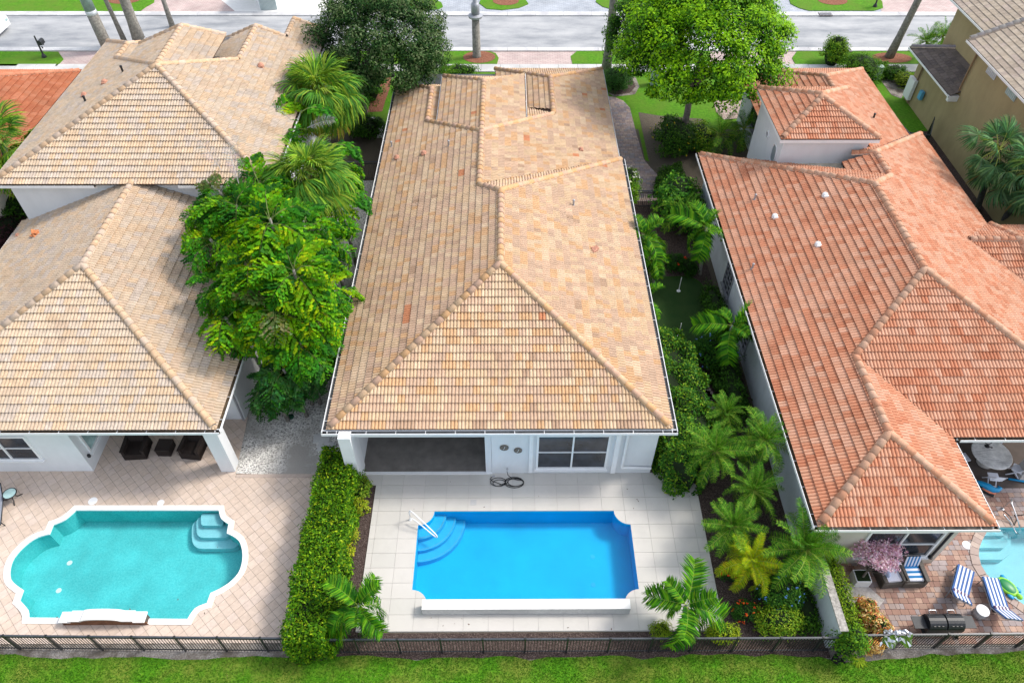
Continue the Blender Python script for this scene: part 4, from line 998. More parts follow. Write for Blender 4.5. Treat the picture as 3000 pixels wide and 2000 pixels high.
# ---------------------------------------------------------------- RED HOUSE
hr = thing('house', 'salmon red tiled house at the right with a square hip roofed tower', 'house', (18, 28, 0), 'houses in the row')
RPl = [(0.58, 0.30, 0.19), (0.54, 0.235, 0.135), (0.60, 0.335, 0.225), (0.56, 0.265, 0.16), (0.50, 0.20, 0.11)]
ro = Roof(hr, MAT['rooftile'], RPl, [24, 20, 18, 14, 5], [(0.60, 0.34, 0.22), (0.57, 0.275, 0.165), (0.60, 0.37, 0.255)], 33)
RW, RE, RF1, RX1, RF2 = 11.25 + .14, 25.68 - .14, 13.23 + .14, 18.09 - .14, 17.22 + .14
qW = (3.62 - m_ * RW, m_, 0, 3.62); qS = (3.62 - m_ * RF1, 0, m_, 3.62); qE1 = (3.62 + m_ * RX1, -m_, 0, 3.62); qS2 = (3.62 - m_ * RF2, 0, m_, 3.62); qE = (3.62 + m_ * RE, -m_, 0, 3.62)
x1 = (RW + RX1) / 2; h1 = (RX1 - RW) / 2; z1 = 3.62 + m_ * h1; xm = (RW + RE) / 2; h2 = (RE - RW) / 2; z2 = 3.62 + m_ * h2; yB1 = RF2 + h1; yM = RF2 + h2; yNm = 38.05 - .1 - h2
ro.face(qS, [(RW, RF1), (RX1, RF1), (x1, RF1 + h1)]); ro.face(qE1, [(RX1, RF1), (RX1, RF2), (x1, yB1), (x1, RF1 + h1)])
ro.face(qW, [(RW, RF1), (x1, RF1 + h1), (x1, yB1), (RW, yB1)]); ro.face(qW, [(RW, yB1), (x1, yB1), (xm, yM), (xm, yNm), (RW, 37.95)])
ro.face(qS2, [(RX1, RF2), (RE, RF2), (xm, yM), (x1, yB1)])
xn = 20.05; dn = xn - xm; zn = z2 - m_ * dn
ro.face(qE, [(RE, RF2), (RE, yNm + dn), (xn, yNm + dn), (xm, yNm), (xm, yM)]); ro.face(qE, [(RE, yNm + dn), (RE, 34.7 + RE - xn), (xn, 34.7), (xn, yNm + dn)])
qN = (3.62 + m_ * 37.95, 0, -m_, 3.62); ro.face(qN, [(xm, yNm), (xn, yNm + dn), (18.6, 33.6), (14.5, 36.1), (RW, 37.95)])
qWn = (zn - m_ * xn, m_, 0, 4.6); ro.face(qWn, [(xn, yNm + dn), (xn, 34.7), (18.4, 34.7), (18.4, 33.6)])
qNn = (zn + m_ * 34.7, 0, -m_, 3.62); ro.face(qNn, [(xn, 34.7), (RE, 34.7 + RE - xn), (24.7, 40.35), (19.9, 35.6), (19.4, 35.3)])
# north wing behind the tower
ne = 24.66; qEn = (3.62 + m_ * ne, -m_, 0, 3.62); xw = 20.3; zw = 3.62 + m_ * (ne - xw); nf = 48.5
ro.face(qEn, [(ne, 39.2), (ne, nf), (xw, nf - (ne - xw)), (xw, 34.9)])
qWw = (zw - m_ * xw, m_, 0, 3.62); ro.face(qWw, [(xw, 38.0), (xw, nf - (ne - xw)), (15.94, nf), (15.94, 38.0)])
qNw = (3.62 + m_ * nf, 0, -m_, 3.62); ro.face(qNw, [(xw, nf - (ne - xw)), (ne, nf), (15.94, nf)])
# tower
TX0, TX1, TY0, TY1, TZ = 14.80, 20.22, 35.0, 40.6, 6.42; tx = (TX0 + TX1) / 2; th = (TX1 - TX0) / 2; tz = TZ + m_ * th
ro.face((TZ - m_ * TY0, 0, m_, TZ), [(TX0, TY0), (TX1, TY0), (tx, TY0 + th)]); ro.face((TZ - m_ * TX0, m_, 0, TZ), [(TX0, TY0), (tx, TY0 + th), (tx, TY1 - th), (TX0, TY1)])
ro.face((TZ + m_ * TX1, -m_, 0, TZ), [(TX1, TY0), (TX1, TY1), (tx, TY1 - th), (tx, TY0 + th)]); ro.face((TZ + m_ * TY1, 0, -m_, TZ), [(TX0, TY1), (TX1, TY1), (tx, TY1 - th)])
# east wing with a ridge running away to the right
ey = 28.7; ez = 4.64; me_ = 0.41
ro.face((ez - me_ * ey, 0, me_, 3.62), [(23.0, ey), (24.0, ey - .95), (25.6, ey - 2.49), (25.75, ey - 2.49), (25.75, ey)]); ro.face((ez + me_ * ey, 0, -me_, 3.62), [(23.0, ey), (25.75, ey), (25.75, ey + 2.49), (25.6, ey + 2.49)])
ro.face((ez - .06 - me_ * ey, 0, me_, 3.62), [(25.75, ey), (25.75, ey - 2.49), (32, ey - 2.49), (32, ey)]); ro.face((ez - .06 + me_ * ey, 0, -me_, 3.62), [(25.75, ey), (32, ey), (32, ey + 2.49), (25.75, ey + 2.49)])
for a, b_ in (((RW + .12, RF1 + .12, 3.7), (x1, RF1 + h1, z1)), ((RX1 - .12, RF1 + .12, 3.7), (x1, RF1 + h1, z1)), ((x1, RF1 + h1, z1), (x1, yB1, z1)), ((x1, yB1, z1), (xm, yM, z2)), ((RE - .1, RF2 + .1, 3.7), (xm, yM, z2)),
              ((xm, yM, z2), (xm, yNm, z2)), ((RW + .1, 37.85, 3.68), (xm, yNm, z2)), ((xn, yNm + dn, zn), (xm, yNm, z2)), ((xn, yNm + dn, zn), (xn, 34.7, zn)), ((RE - .1, 34.7 + RE - xn - .1, 3.66), (xn, 34.7, zn)), ((18.9, 35.0, zn - .25), (xn, 34.7, zn)),
              ((ne - .1, nf - .1, 3.66), (xw, nf - (ne - xw), zw)), ((16.0, nf, 3.66), (xw, nf - (ne - xw), zw)), ((xw, 39.5, zw), (xw, nf - (ne - xw), zw)),
              ((TX0 + .08, TY0 + .08, TZ + .05), (tx, TY0 + th, tz)), ((TX1 - .08, TY0 + .08, TZ + .05), (tx, TY0 + th, tz)), ((TX0 + .08, TY1 - .08, TZ + .05), (tx, TY1 - th, tz)), ((TX1 - .08, TY1 - .08, TZ + .05), (tx, TY1 - th, tz)),
              ((23.1, ey, ez), (25.75, ey, ez)), ((25.75, ey, ez - .03), (31, ey, ez - .03)), ((25.75, ey - 2.45, 3.66), (25.75, ey, ez + .04)), ((25.75, ey + 2.45, 3.66), (25.75, ey, ez + .04))):
    ro.ridge(a, b_)
ro.finish()
b = B(); b.prism([(14.4, 33.75), (18.7, 33.6), (18.7, 35.4), (14.9, 35.4), (14.4, 35.4)], 4.3, 4.72); b.build('flat_roof', MAT['membrane'], hr)
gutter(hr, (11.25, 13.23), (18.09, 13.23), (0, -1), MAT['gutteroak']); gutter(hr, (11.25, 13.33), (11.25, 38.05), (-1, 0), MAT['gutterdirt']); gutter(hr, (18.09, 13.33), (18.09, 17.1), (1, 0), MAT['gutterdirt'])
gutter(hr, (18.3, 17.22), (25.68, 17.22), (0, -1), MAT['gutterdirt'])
b = B(); b.box((tx, TY0 + .06, TZ - .12), (TX1 - TX0, .06, .2)); b.box((TX0 + .06, (TY0 + TY1) / 2, TZ - .12), (.06, TY1 - TY0 - .2, .2)); b.build('fascia', MAT['trim'], hr)
tw = walls(hr, [(15.15, 35.35), (19.85, 35.35), (19.85, 40.2), (15.15, 40.2)], 2.0, TZ - .05, MAT['white'], 'tower')
o = B(); rgq = []
for k in range(24):
    a = 2 * PI * k / 24; r = 0.40 + 0.07 * abs(math.sin(2 * a * 1.0)) + (0.05 if k % 6 == 0 else 0); rgq.append((36.25 + 0.78 * r * math.cos(a), 4.75 + 1.25 * r * math.sin(a) * 0.95))
pts = [(15.145, y_, z_) for y_, z_ in rgq]; o.add(pts, [tuple(range(len(pts)))[::-1]]); o.build('quatrefoil_window', plain('quatrefoil_glass', (0.25, 0.30, 0.32), .4), tw)
o = B(); P2_ = [(15.13, 36.25 + (y_ - 36.25) * 1.12, 4.75 + (z_ - 4.75) * 1.1) for y_, z_ in rgq]; o.tube(P2_ + [P2_[0]], 0.035, 5); o.build('quatrefoil_trim', MAT['trim'], tw)
for yy, zz in ((37.9, 5.0), (35.6, 4.0)):
    d = B(); d.lathe([(.2, -.02), (.2, .02), (.14, .035), (.14, -.02)], (0, 0, 0), 14); d.v = [(15.13 - p[2], yy + p[0], zz + p[1] * 1.15) for p in d.v]; d.build('round_vent', MAT['trim'], tw)
walls(hr, [(11.85, 13.78), (17.22, 13.78), (17.22, 21.2), (25.0, 21.2), (25.0, 40), (24.1, 47.9), (16.6, 47.9), (16.6, 39.5), (15.15, 37.3), (11.85, 37.3)], 0, 3.6, MAT['whitewall'])
b = B(); b.box((14.53, 13.75, 1.8), (5.38, 0.08, 3.6)); b.build('rear_wall', MAT['cream'], hr)
window(hr, (15.25, 13.71, 1.72), 2.95, 1.95, 'S', 2, 2, 0.1)
b = B(); b.tube([(16.86, 13.62, 3.4), (16.86, 13.62, 0.75)], 0.05, 8); b.lathe([(.08, 0), (.1, .05), (.08, .1)], (16.86, 13.62, .68), 10); b.build('shutter_track', MAT['black'], hr)
window(hr, (16.58, 44.5, 2.2), 1.6, 1.3, 'W', 1, 1, 0.1, 'glass', 'greymetal')
b = B(); b.box((16.56, 44.5, 1.4), (.1, 1.9, .25)); b.box((16.56, 44.5, 3.0), (.1, 1.9, .25)); b.build('window_band', MAT['greystucco'], hr)
for yy in (25.2, 29.2): window(hr, (11.85, yy, 1.75), 1.35, 2.0, 'W', 3, 6, 0.08, 'glass', 'greymetal', 0.05, 'glass_block_window')
def onR(pl, px, py): return GP(px, py, pl[0] + .05, pl[1], pl[2])
for px in ((2416, 574), (2269, 636), (2395, 718)): hood(hr, onR(qW, *px), 0.15, 'trim')
for px in ((2210, 585), (2203, 788)): vent(hr, onR(qW, *px), .3, .05)
hood(hr, onR(qNn, 2628, 391), 0.13, 'trim'); vent(hr, onR(qEn, 2558, 348), .3, .06, 'black')
# grey posts inside the covered patio behind the table
pc_ = G(2992, 1392); b = B(); b.box((pc_.x, pc_.y, 1.75), (0.5, 0.5, 3.5)); b.box((pc_.x, pc_.y, 0.2), (0.64, 0.64, 0.4)); b.build('column', MAT['greystucco'], hr)

# ---------------------------------------------------------------- YELLOW HOUSE at the right edge
hy = thing('house', 'tall olive yellow stucco house with grey flat tiles at the right edge', 'house', (34, 42, 0), 'houses in the row')
YP = [(0.42, 0.345, 0.265), (0.45, 0.375, 0.295), (0.38, 0.31, 0.245), (0.43, 0.35, 0.29)]
ry = Roof(hy, MAT['rooftileold'], YP, [3, 3, 2, 2], [(0.46, 0.42, 0.38), (0.42, 0.38, 0.36)], 34, FLAT, 0.38, 0.37)
yx = 29.35; ze = 6.95; my = 0.42
qy = (ze - my * yx, my, 0, ze); ry.face(qy, [(yx, 24), (37, 24), (37, 45.85), (yx, 45.85)])
ze2 = 7.1; yx2 = 30.75; qy2 = (ze2 - my * yx2, my, 0, ze2); ry.face(qy2, [(yx2, 46.4), (38, 46.4), (38, 52.6), (yx2, 52.6)])
ry.ridge((yx + .1, 45.8, ze + .08), (37, 45.8, ze + my * 7.65))
ry.finish(300)
YD = [(0.14, 0.115, 0.10), (0.165, 0.135, 0.12), (0.115, 0.095, 0.088)]
rd = Roof(hy, MAT['rooftileold'], YD, [1, 1, 1], [(0.25, 0.22, 0.24), (0.22, 0.20, 0.22)], 35, FLAT, 0.38, 0.37)
zd = 3.55; dx = 29.35; qd = (zd - my * dx, my, 0, zd); rd.face(qd, [(dx, 45.0), (32.2, 45.0), (32.2, 49.9), (dx, 52.1)])
qdn = (zd + my * 52.1, 0, -my, zd); rd.face(qdn, [(dx, 52.1), (32.2, 49.25), (33, 52.1)])
rd.ridge((dx + .1, 52.0, zd + .05), (32.2, 49.4, zd + 1.2)); rd.finish(300)
gutter(hy, (yx - .06, 24), (yx - .06, 45.85), (-1, 0), MAT['gutterdark'], ze); gutter(hy, (yx2 - .06, 46.4), (yx2 - .06, 52.6), (-1, 0), MAT['gutterdark'], ze2); gutter(hy, (dx - .06, 45.0), (dx - .06, 52.1), (-1, 0), MAT['gutterdark'], zd)
walls(hy, [(30.0, 24), (40, 24), (40, 45.4), (30.0, 45.4)], 0, ze - .05, MAT['yellow']); walls(hy, [(31.4, 45.4), (40, 45.4), (40, 51.7), (31.4, 51.7)], 0, ze2 - .05, MAT['yellow'])
walls(hy, [(30.0, 45.39), (33, 45.39), (33, 51.2), (30.0, 51.2)], 0, zd - .05, MAT['yellow'])
b = B(); b.box((29.85, 45.1, zd - .2), (1.0, .25, .4)); b.build('eave_return', MAT['trim'], hy)
b = B(); b.tube([(29.9, 45.1, ze - .2), (29.9, 45.15, zd + .3)], .06, 6); b.build('downspout', plain('brown_pipe', (.25, .16, .09), .6), hy)
b = B(); b.tube([(29.9, 50.3, zd - .2), (29.9, 50.3, 0.1)], .06, 6); b.build('downspout', plain('brown_pipe_low', (.22, .15, .09), .6), hy)
for k, yy in enumerate((43.0, 40.4, 36.6, 33.5)):
    b = B(); b.box((29.97, yy, 6.2), (.06, 1.1, .45)); 
    for j in range(6): b.box((29.93, yy - .45 + j * .18, 6.2), (.04, .03, .42))
    b.build('gable_vent', MAT['pedestal'] if k % 2 else MAT['flashing'], hy)
b = B(); b.box((29.8, 50.6, 1.15), (.25, .9, 1.5)); b.build('meter_cabinet', MAT['trim'], hy)
b = B(); b.box((29.8, 48.9, 1.5), (.22, .4, .6)); b.build('meter_box', plain('blue_meter', (.10, .35, .55), .5), hy)
# ---------------------------------------------------------------- house behind the left one: only a corner of its red roof shows
h5 = thing('house', 'brick red tiled roof of the house beyond the left one, at the left edge', 'house', (-36, 48, 0), 'houses in the row')
R5 = [(0.47, 0.17, 0.085), (0.50, 0.20, 0.11), (0.44, 0.15, 0.075)]
r5 = Roof(h5, MAT['rooftile'], R5, [1, 1, 1], [(0.5, 0.22, 0.13), (0.47, 0.19, 0.11)], 36)
ex5 = -29.35; nf5 = 48.3; m5 = .4; rx5 = -36.2
q5 = (3.62 + m5 * ex5, -m5, 0, 3.62); r5.face(q5, [(ex5, 34), (ex5, nf5), (rx5, nf5 - 6.9), (rx5, 34)])
q5n = (3.62 + m5 * nf5, 0, -m5, 3.62); r5.face(q5n, [(ex5, nf5), (rx5 - 6.9, nf5), (rx5, nf5 - 6.9)])
q5w = (3.62 - m5 * (rx5 - 6.9), m5, 0, 3.62); r5.face(q5w, [(rx5 - 6.9, 34), (rx5, 34), (rx5, nf5 - 6.9), (rx5 - 6.9, nf5)])
r5.ridge((ex5 - .1, nf5 - .1, 3.66), (rx5, nf5 - 6.9, 3.62 + m5 * 6.9)); r5.finish(300)
gutter(h5, (ex5 + .1, 34), (ex5 + .1, nf5), (1, 0), MAT['gutterdark']); walls(h5, [(ex5 - .6, 34.5), (ex5 - .6, nf5 - .6), (rx5 - 6.3, nf5 - .6), (rx5 - 6.3, 34.5)], 0, 3.6, MAT['cream'])
# ---------------------------------------------------------------- garden wall of the red house
gw = thing('garden_wall', 'pale grey garden wall with a flat weathered cap running from the red house to the fence', 'wall', (12, 12, 0))
b = B(); b.box((12.03, 12.05, 0.86), (0.24, 3.4, 1.72)); b.build('wall', MAT['whitewall'], gw)
b = B(); b.box((12.03, 12.03, 1.745), (0.30, 3.5, 0.05)); b.build('wall_cap', plain('weathered_cap', (0.36, 0.34, 0.31), .9, .45, 9), gw)
# ================================================================ VEGETATION
def leaves_mesh(name, P, N, size, aspect, palette, mat, seed, jitter=0.6, wts=None, fold=0.0, tips=None):
    """rhombic leaves at P (n,3), roughly facing N (n,3)"""
    r = np.random.default_rng(seed); n = len(P)
    N = N + r.normal(0, jitter, (n, 3)); N /= np.linalg.norm(N, axis=1, keepdims=True) + 1e-9
    A = r.normal(0, 1, (n, 3)); A -= (A * N).sum(1, keepdims=True) * N; A /= np.linalg.norm(A, axis=1, keepdims=True) + 1e-9
    Bv = np.cross(N, A)
    L = size * r.uniform(0.65, 1.35, (n, 1)); w = L * aspect
    V = np.stack([P - A * L * .5, P + Bv * w * .5 - N * L * fold, P + A * L * .5, P - Bv * w * .5 - N * L * fold], 1)
    pal = np.array(palette); ix = r.choice(len(pal), n, p=None if wts is None else np.array(wts) / sum(wts))
    if tips is not None: ix = np.clip(((tips + 0.55) / 1.2 * (len(pal) - 1) + r.normal(0, .7, n)).round().astype(int), 0, len(pal) - 1)  # new growth lightens upper, outer leaves; dark inner tints paint the cluster's shade
    T = pal[ix] * r.uniform(0.8, 1.2, (n, 1))
    return npmesh(name, V.reshape(-1, 3), np.arange(4 * n).reshape(n, 4), T, mat)
def shell_points(r, n, c, rad, flat_bottom=0.3, inner=0.55):
    d = r.normal(0, 1, (n, 3)); d /= np.linalg.norm(d, axis=1, keepdims=True)
    d[:, 2] = np.where(d[:, 2] < -flat_bottom, -d[:, 2], d[:, 2])
    k = r.uniform(inner, 1, (n, 1)) ** 0.5
    return np.array(c) + d * k * np.array(rad), d
def clumpy(r, n_cl, per, c, rad, cl_r, inner=0.5, flat_bottom=0.3, up=0.6, tips=None):
    """clusters of leaves on an uneven ellipsoid crown"""
    Cc, D = shell_points(r, n_cl, c, rad, flat_bottom, inner)
    Cc += r.normal(0, 0.06, Cc.shape) * np.array(rad)
    sz = cl_r * r.uniform(0.6, 1.35, n_cl)
    off = r.normal(0, 1, (n_cl, per, 3)); off /= np.linalg.norm(off, axis=2, keepdims=True); off *= r.uniform(0.3, 1, (n_cl, per, 1)) ** .5
    off[:, :, 2] *= 0.75
    P = Cc[:, None, :] + off * sz[:, None, None]
    N = off * 0.8 + D[:, None, :] * 0.5; N[:, :, 2] += up
    if tips is not None: tips.append(((off * (D * .6 + np.array((0, 0, .7)))[:, None, :]).sum(2)).reshape(-1))  # higher and further out picks lighter tints, deeper in the painted shade
    return P.reshape(-1, 3), N.reshape(-1, 3)
def limb_tree(t, base, top, r0, n_limb, spread, seed, mat='bark'):
    rg_ = random.Random(seed); b = B(); base = Vector(base); top = Vector(top)
    mid = base.lerp(top, .5) + Vector((rg_.uniform(-.1, .1), rg_.uniform(-.1, .1), 0))
    b.tube([base + Vector((0, 0, -.1)), base + Vector((0, 0, .15)), mid, top], [r0 * 1.35, r0, r0 * .85, r0 * .7], 9)
    b.build('trunk', MAT[mat], t, True)
    for k in range(n_limb):
        a = 2 * PI * k / n_limb + rg_.uniform(-.4, .4); s = spread * rg_.uniform(.7, 1.1)
        e = top + Vector((s * math.cos(a), s * math.sin(a), spread * rg_.uniform(.4, 1.0)))
        l = B(); l.tube([top - Vector((0, 0, .3)), top.lerp(e, .5) + Vector((0, 0, .3)), e], [r0 * .5, r0 * .32, r0 * .1], 6); l.build('limb', MAT[mat], t, True)
def tree(name, label, cat, base, trunk_top, r0, crown_c, crown_r, n_cl, per, cl_r, leaf, aspect, pal, wts, seed, group=None, inner=0.45, limbs=6, fb=.5, up=.6):
    t = thing(name, label, cat, base, group)
    limb_tree(t, base, trunk_top, r0, limbs, crown_r[0] * .55, seed)
    r = np.random.default_rng(seed)
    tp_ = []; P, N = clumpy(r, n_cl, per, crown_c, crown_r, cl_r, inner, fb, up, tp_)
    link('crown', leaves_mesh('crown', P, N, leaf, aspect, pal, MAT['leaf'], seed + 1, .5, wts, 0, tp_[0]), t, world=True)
    return t
G1 = [(0.016, 0.055, 0.006), (0.028, 0.085, 0.008), (0.05, 0.13, 0.012), (0.09, 0.20, 0.015), (0.15, 0.27, 0.02)]
def shrub(name, label, c, rad, n_cl, per, cl_r, leaf, pal, wts, seed, flowers=None, group=None, cat='shrub', aspect=.5, core=.62):
    t = thing(name, label, cat, (c[0], c[1], 0), group)
    b = B(); b.ell((c[0], c[1], rad[2] * .5), (rad[0] * core, rad[1] * core, rad[2] * .55), 10); b.build('stem', MAT['core'], t, True)  # dark core painting the shade behind the leaves, not a real stem
    r = np.random.default_rng(seed)
    P, N = clumpy(r, n_cl, per, (c[0], c[1], rad[2] * .42), (rad[0] * .85, rad[1] * .85, rad[2] * .58), cl_r, .6, .35, .7)
    P[:, 2] = np.maximum(P[:, 2], 0.03)
    link('foliage', leaves_mesh('foliage', P, N, leaf, aspect, pal, MAT['leaf'], seed + 1, .5, wts), t)
    if flowers:
        col, nf, fs = flowers
        Q, D = shell_points(r, nf, (c[0], c[1], rad[2] * .45), (rad[0] * 1.0, rad[1] * 1.0, rad[2] * .68), 0.0, .95)
        Q = np.repeat(Q, 5, 0) + r.normal(0, fs * .35, (nf * 5, 3)); D = np.repeat(D, 5, 0)
        link('flower', leaves_mesh('flower', Q, D + (0, 0, .4), fs, .8, col, MAT['flower'], seed + 2, .5), t, kind='stuff')
    return t
def hedge(name, label, poly, h, n, leaf, pal, wts, seed, group=None, bulge=.12, cl=True):
    t = thing(name, label, 'hedge', (sum(p[0] for p in poly) / len(poly), sum(p[1] for p in poly) / len(poly), 0), group)
    b = B(); b.prism(offset(poly, -.14), 0, h - .14); b.build('stem', MAT['core'], t)  # dark box core, shade painted inside the hedge rather than stems
    r = np.random.default_rng(seed); P = []; N = []
    xs = [p[0] for p in poly]; ys = [p[1] for p in poly]; per = sum(math.dist(poly[i], poly[(i + 1) % len(poly)]) for i in range(len(poly)))
    area = abs(sum(poly[i][0] * poly[(i + 1) % len(poly)][1] - poly[(i + 1) % len(poly)][0] * poly[i][1] for i in range(len(poly)))) / 2
    tot = area + per * h; nt_ = int(n * area / tot)
    while len(P) < nt_:
        x, y = r.uniform(min(xs), max(xs)), r.uniform(min(ys), max(ys))
        if inside((x, y), poly):
            z = h + bulge * (math.sin(x * 3.1 + y * 1.3) * math.sin(y * 2.3 - x)) + r.normal(0, .07); P.append((x, y, z)); N.append((r.normal(0, .3), r.normal(0, .3), 1))
    A = sum(poly[i][0] * poly[(i + 1) % len(poly)][1] - poly[(i + 1) % len(poly)][0] * poly[i][1] for i in range(len(poly))); sg = 1 if A > 0 else -1
    for i in range(len(poly)):
        a, c = np.array(poly[i]), np.array(poly[(i + 1) % len(poly)]); L = np.linalg.norm(c - a); e = (c - a) / L; nn = np.array((e[1], -e[0])) * sg
        for _ in range(int((n - nt_) * L / per)):
            s = r.uniform(0, L); z = r.uniform(0.03, h); d = bulge * math.sin(s * 2.9 + z * 2) + r.normal(0, .07) - .06 * (z / h) ** 4
            q = a + e * s + nn * d; P.append((q[0], q[1], z)); N.append((nn[0], nn[1], .55))
    link('foliage', leaves_mesh('foliage', np.array(P), np.array(N), leaf, .5, pal, MAT['leaf'], seed + 1, .55, wts), t)
    return t
# ---- palm fronds (a few shapes shared by every palm of a kind)
def pinnate(name, L, n, ll, lw, arch, droop, pal, seed, twist=.5, petiole=.15, rise=0.0, mat='palmleaf', taper=1.0, rcol=(.22, .28, .06), vang=.35):
    rg_ = random.Random(seed); b = B(); pts = []
    x, z, a = 0.0, 0.0, rise
    m = 12
    for k in range(m + 1):
        pts.append(Vector((x, 0, z))); a -= arch / m * (0.5 + k / m); x += L / m * math.cos(a); z += L / m * math.sin(a)
    b.tube(pts[::2], [.022 * (1 - .8 * i / (len(pts[::2]) - 1)) for i in range(len(pts[::2]))], 3, 0, rcol)
    for k in range(n):
        t = petiole + (1 - petiole) * (k + .5) / n; f = t * m; i = min(m - 1, int(f)); p = pts[i].lerp(pts[i + 1], f - i); tg = (pts[i + 1] - pts[i]).normalized()
        s_len = ll * (math.sin(PI * (0.12 + 0.80 * (t - petiole) / (1 - petiole))) ** .6) * rg_.uniform(.85, 1.12)
        upn = Vector((-tg.z, 0, tg.x))
        for sd in (-1, 1):
            fa = (0.75 - 0.35 * t) + rg_.uniform(-.12, .12)         # sweep towards the tip
            d = (tg * math.cos(PI / 2 - fa * .8) + Vector((0, sd, 0)) * math.sin(PI / 2 - fa * .8) + upn * (vang + rg_.uniform(-twist, twist) * .5)).normalized()
            tip_d = (d + Vector((0, 0, -droop * rg_.uniform(.7, 1.3)))).normalized()
            wv = tg.cross(d).cross(d).normalized() * lw * .5 * rg_.uniform(.85, 1.15)
            p1 = p + d * s_len * .5; p2 = p1 + tip_d * s_len * .5
            c = rg_.choice(pal); c = tuple(q * rg_.uniform(.82, 1.18) for q in c)
            b.add([p - wv * .5, p + wv * .5, p1 + wv, p1 - wv, p2], [(0, 1, 2, 3), (3, 2, 4)], 0, c)
    return b.mesh(name, MAT[mat])
def fan(name, pet, R, n, droop, pal, seed, spread=2.0, mat='palmleaf', rcol=(.25, .30, .08)):
    rg_ = random.Random(seed); b = B()
    P = [Vector((pet * t, 0, pet * (.25 * t - .30 * t * t))) for t in (0, .33, .66, 1)]
    b.tube(P, [.03, .025, .02, .015], 3, 0, rcol); h = P[-1]; down = -.25
    for k in range(n):
        a = -spread + 2 * spread * k / (n - 1); rr_ = R * (1 - .22 * abs(a / spread)) * rg_.uniform(.9, 1.08)
        d = Vector((math.cos(a), math.sin(a), down + .18 * math.cos(a) + rg_.uniform(-.12, .12))).normalized()
        s = Vector((-math.sin(a), math.cos(a), rg_.uniform(-.3, .3))) * (R * spread / n * .55)
        p1 = h + d * rr_ * .5; p2 = p1 + (d + Vector((0, 0, -droop * .5))).normalized() * rr_ * .3; p3 = p2 + (d * .6 + Vector((0, 0, -droop * rg_.uniform(.9, 1.6)))).normalized() * rr_ * .28
        c = rg_.choice(pal); c = tuple(q * rg_.uniform(.85, 1.15) for q in c)
        b.add([h, p1 - s, p1 + s, p2 - s * .7, p2 + s * .7, p3], [(0, 1, 2), (1, 3, 4, 2), (3, 5, 4)], 0, c)
    return b.mesh(name, MAT[mat])
def fishtail(name, L, pal, seed, np_=9, nl=7, arch=1.9):
    rg_ = random.Random(seed); b = B(); pts = []; x, z, a = 0, 0, .25; m = 10
    for k in range(m + 1):
        pts.append(Vector((x, 0, z))); a -= arch / m; x += L / m * math.cos(a); z += L / m * math.sin(a)
    b.tube(pts[::2], [.03, .026, .022, .016, .01, .005], 3, 0, (.12, .16, .05))
    def pinna(p, d, ln, n):
        side = d.cross(Vector((0, 0, 1))).normalized(); c0 = rg_.choice(pal)
        for j in range(n):
            t = (j + .7) / n; q = p + d * ln * t + Vector((0, 0, -.22 * ln * t * t))
            for sd in (-1, 1):
                w = ln * .30 * rg_.uniform(.7, 1.25) * (1 - .35 * t)
                dd = (d * .75 + side * sd * .75 + Vector((0, 0, rg_.uniform(-1.0, .1)))).normalized()
                pv = dd.cross(Vector((rg_.uniform(-.3, .3), rg_.uniform(-.3, .3), 1))).normalized()
                c = tuple(k_ * rg_.uniform(.75, 1.25) for k_ in c0)
                b.add([q, q + dd * w + pv * w * .42, q + dd * w * 1.25 + pv * w * .05, q + dd * w * .92 - pv * w * .42], [(0, 3, 2, 1)], 0, c)
    for k in range(np_):
        t = .18 + .8 * k / (np_ - 1); f = t * m; i = min(m - 1, int(f)); p = pts[i].lerp(pts[i + 1], f - i); tg = (pts[i + 1] - pts[i]).normalized()
        ln = L * .36 * math.sin(PI * (.25 + .62 * t)) * rg_.uniform(.85, 1.1)
        for sd in (-1, 1):
            d = (tg * .55 + Vector((0, sd, 0)) * .85 + Vector((0, 0, rg_.uniform(-.25, .1)))).normalized(); pinna(p, d, ln, nl if t < .8 else nl - 2)
    return b.mesh(name, MAT['palmleaf'])
def frond_at(parent, me, p, az, el, sc=1.0, roll=0.0, name='frond'):
    base = _tbl[parent.name].inverted()
    mw = base @ Matrix.Translation(p) @ Matrix.Rotation(az, 4, 'Z') @ Matrix.Rotation(-el, 4, 'Y') @ Matrix.Rotation(roll, 4, 'X') @ Matrix.Scale(sc, 4)
    return link(name, me, parent, world=False, mw=mw)
def palm(name, label, base, top, r0, meshes, n, sc, el, seed, bark='palmbark', group=None, shaft=None, cat='palm tree', ring=False, curve=.1, stems=None):
    """meshes = (upright, middle, hanging) frond shapes; el = (highest, lowest) angle"""
    rg_ = random.Random(seed); t = thing(name, label, cat, base, group)
    base, top = Vector(base), Vector(top)
    m = base.lerp(top, .5) + Vector((rg_.uniform(-curve, curve), rg_.uniform(-curve, curve), 0))
    path = [base + Vector((0, 0, -.1)), base + Vector((0, 0, .12)), m, top]
    b = B(); b.tube(path, [r0 * 1.5, r0 * 1.15, r0, r0 * .8], 9); b.build('trunk', MAT[bark], t, True)
    if shaft:
        b = B(); b.tube([top - Vector((0, 0, shaft)), top - Vector((0, 0, shaft * .5)), top + Vector((0, 0, .05))], [r0 * .95, r0 * 1.05, r0 * .5], 8); b.build('crownshaft', MAT['greenshaft'], t, True)
    for k in range(n):
        q = k / max(1, n - 1); e = el[0] + (el[1] - el[0]) * q ** .8 + rg_.uniform(-.22, .22)
        az = k * 2.39996 + rg_.uniform(-.5, .5)
        me = meshes[min(len(meshes) - 1, int(q * len(meshes)))]
        frond_at(t, me, top + Vector((0, 0, rg_.uniform(-.06, .06))), az, e, sc * rg_.uniform(.72, 1.15) * (.75 + .25 * min(1, q * 3)), rg_.uniform(-.6, .6))
    return t
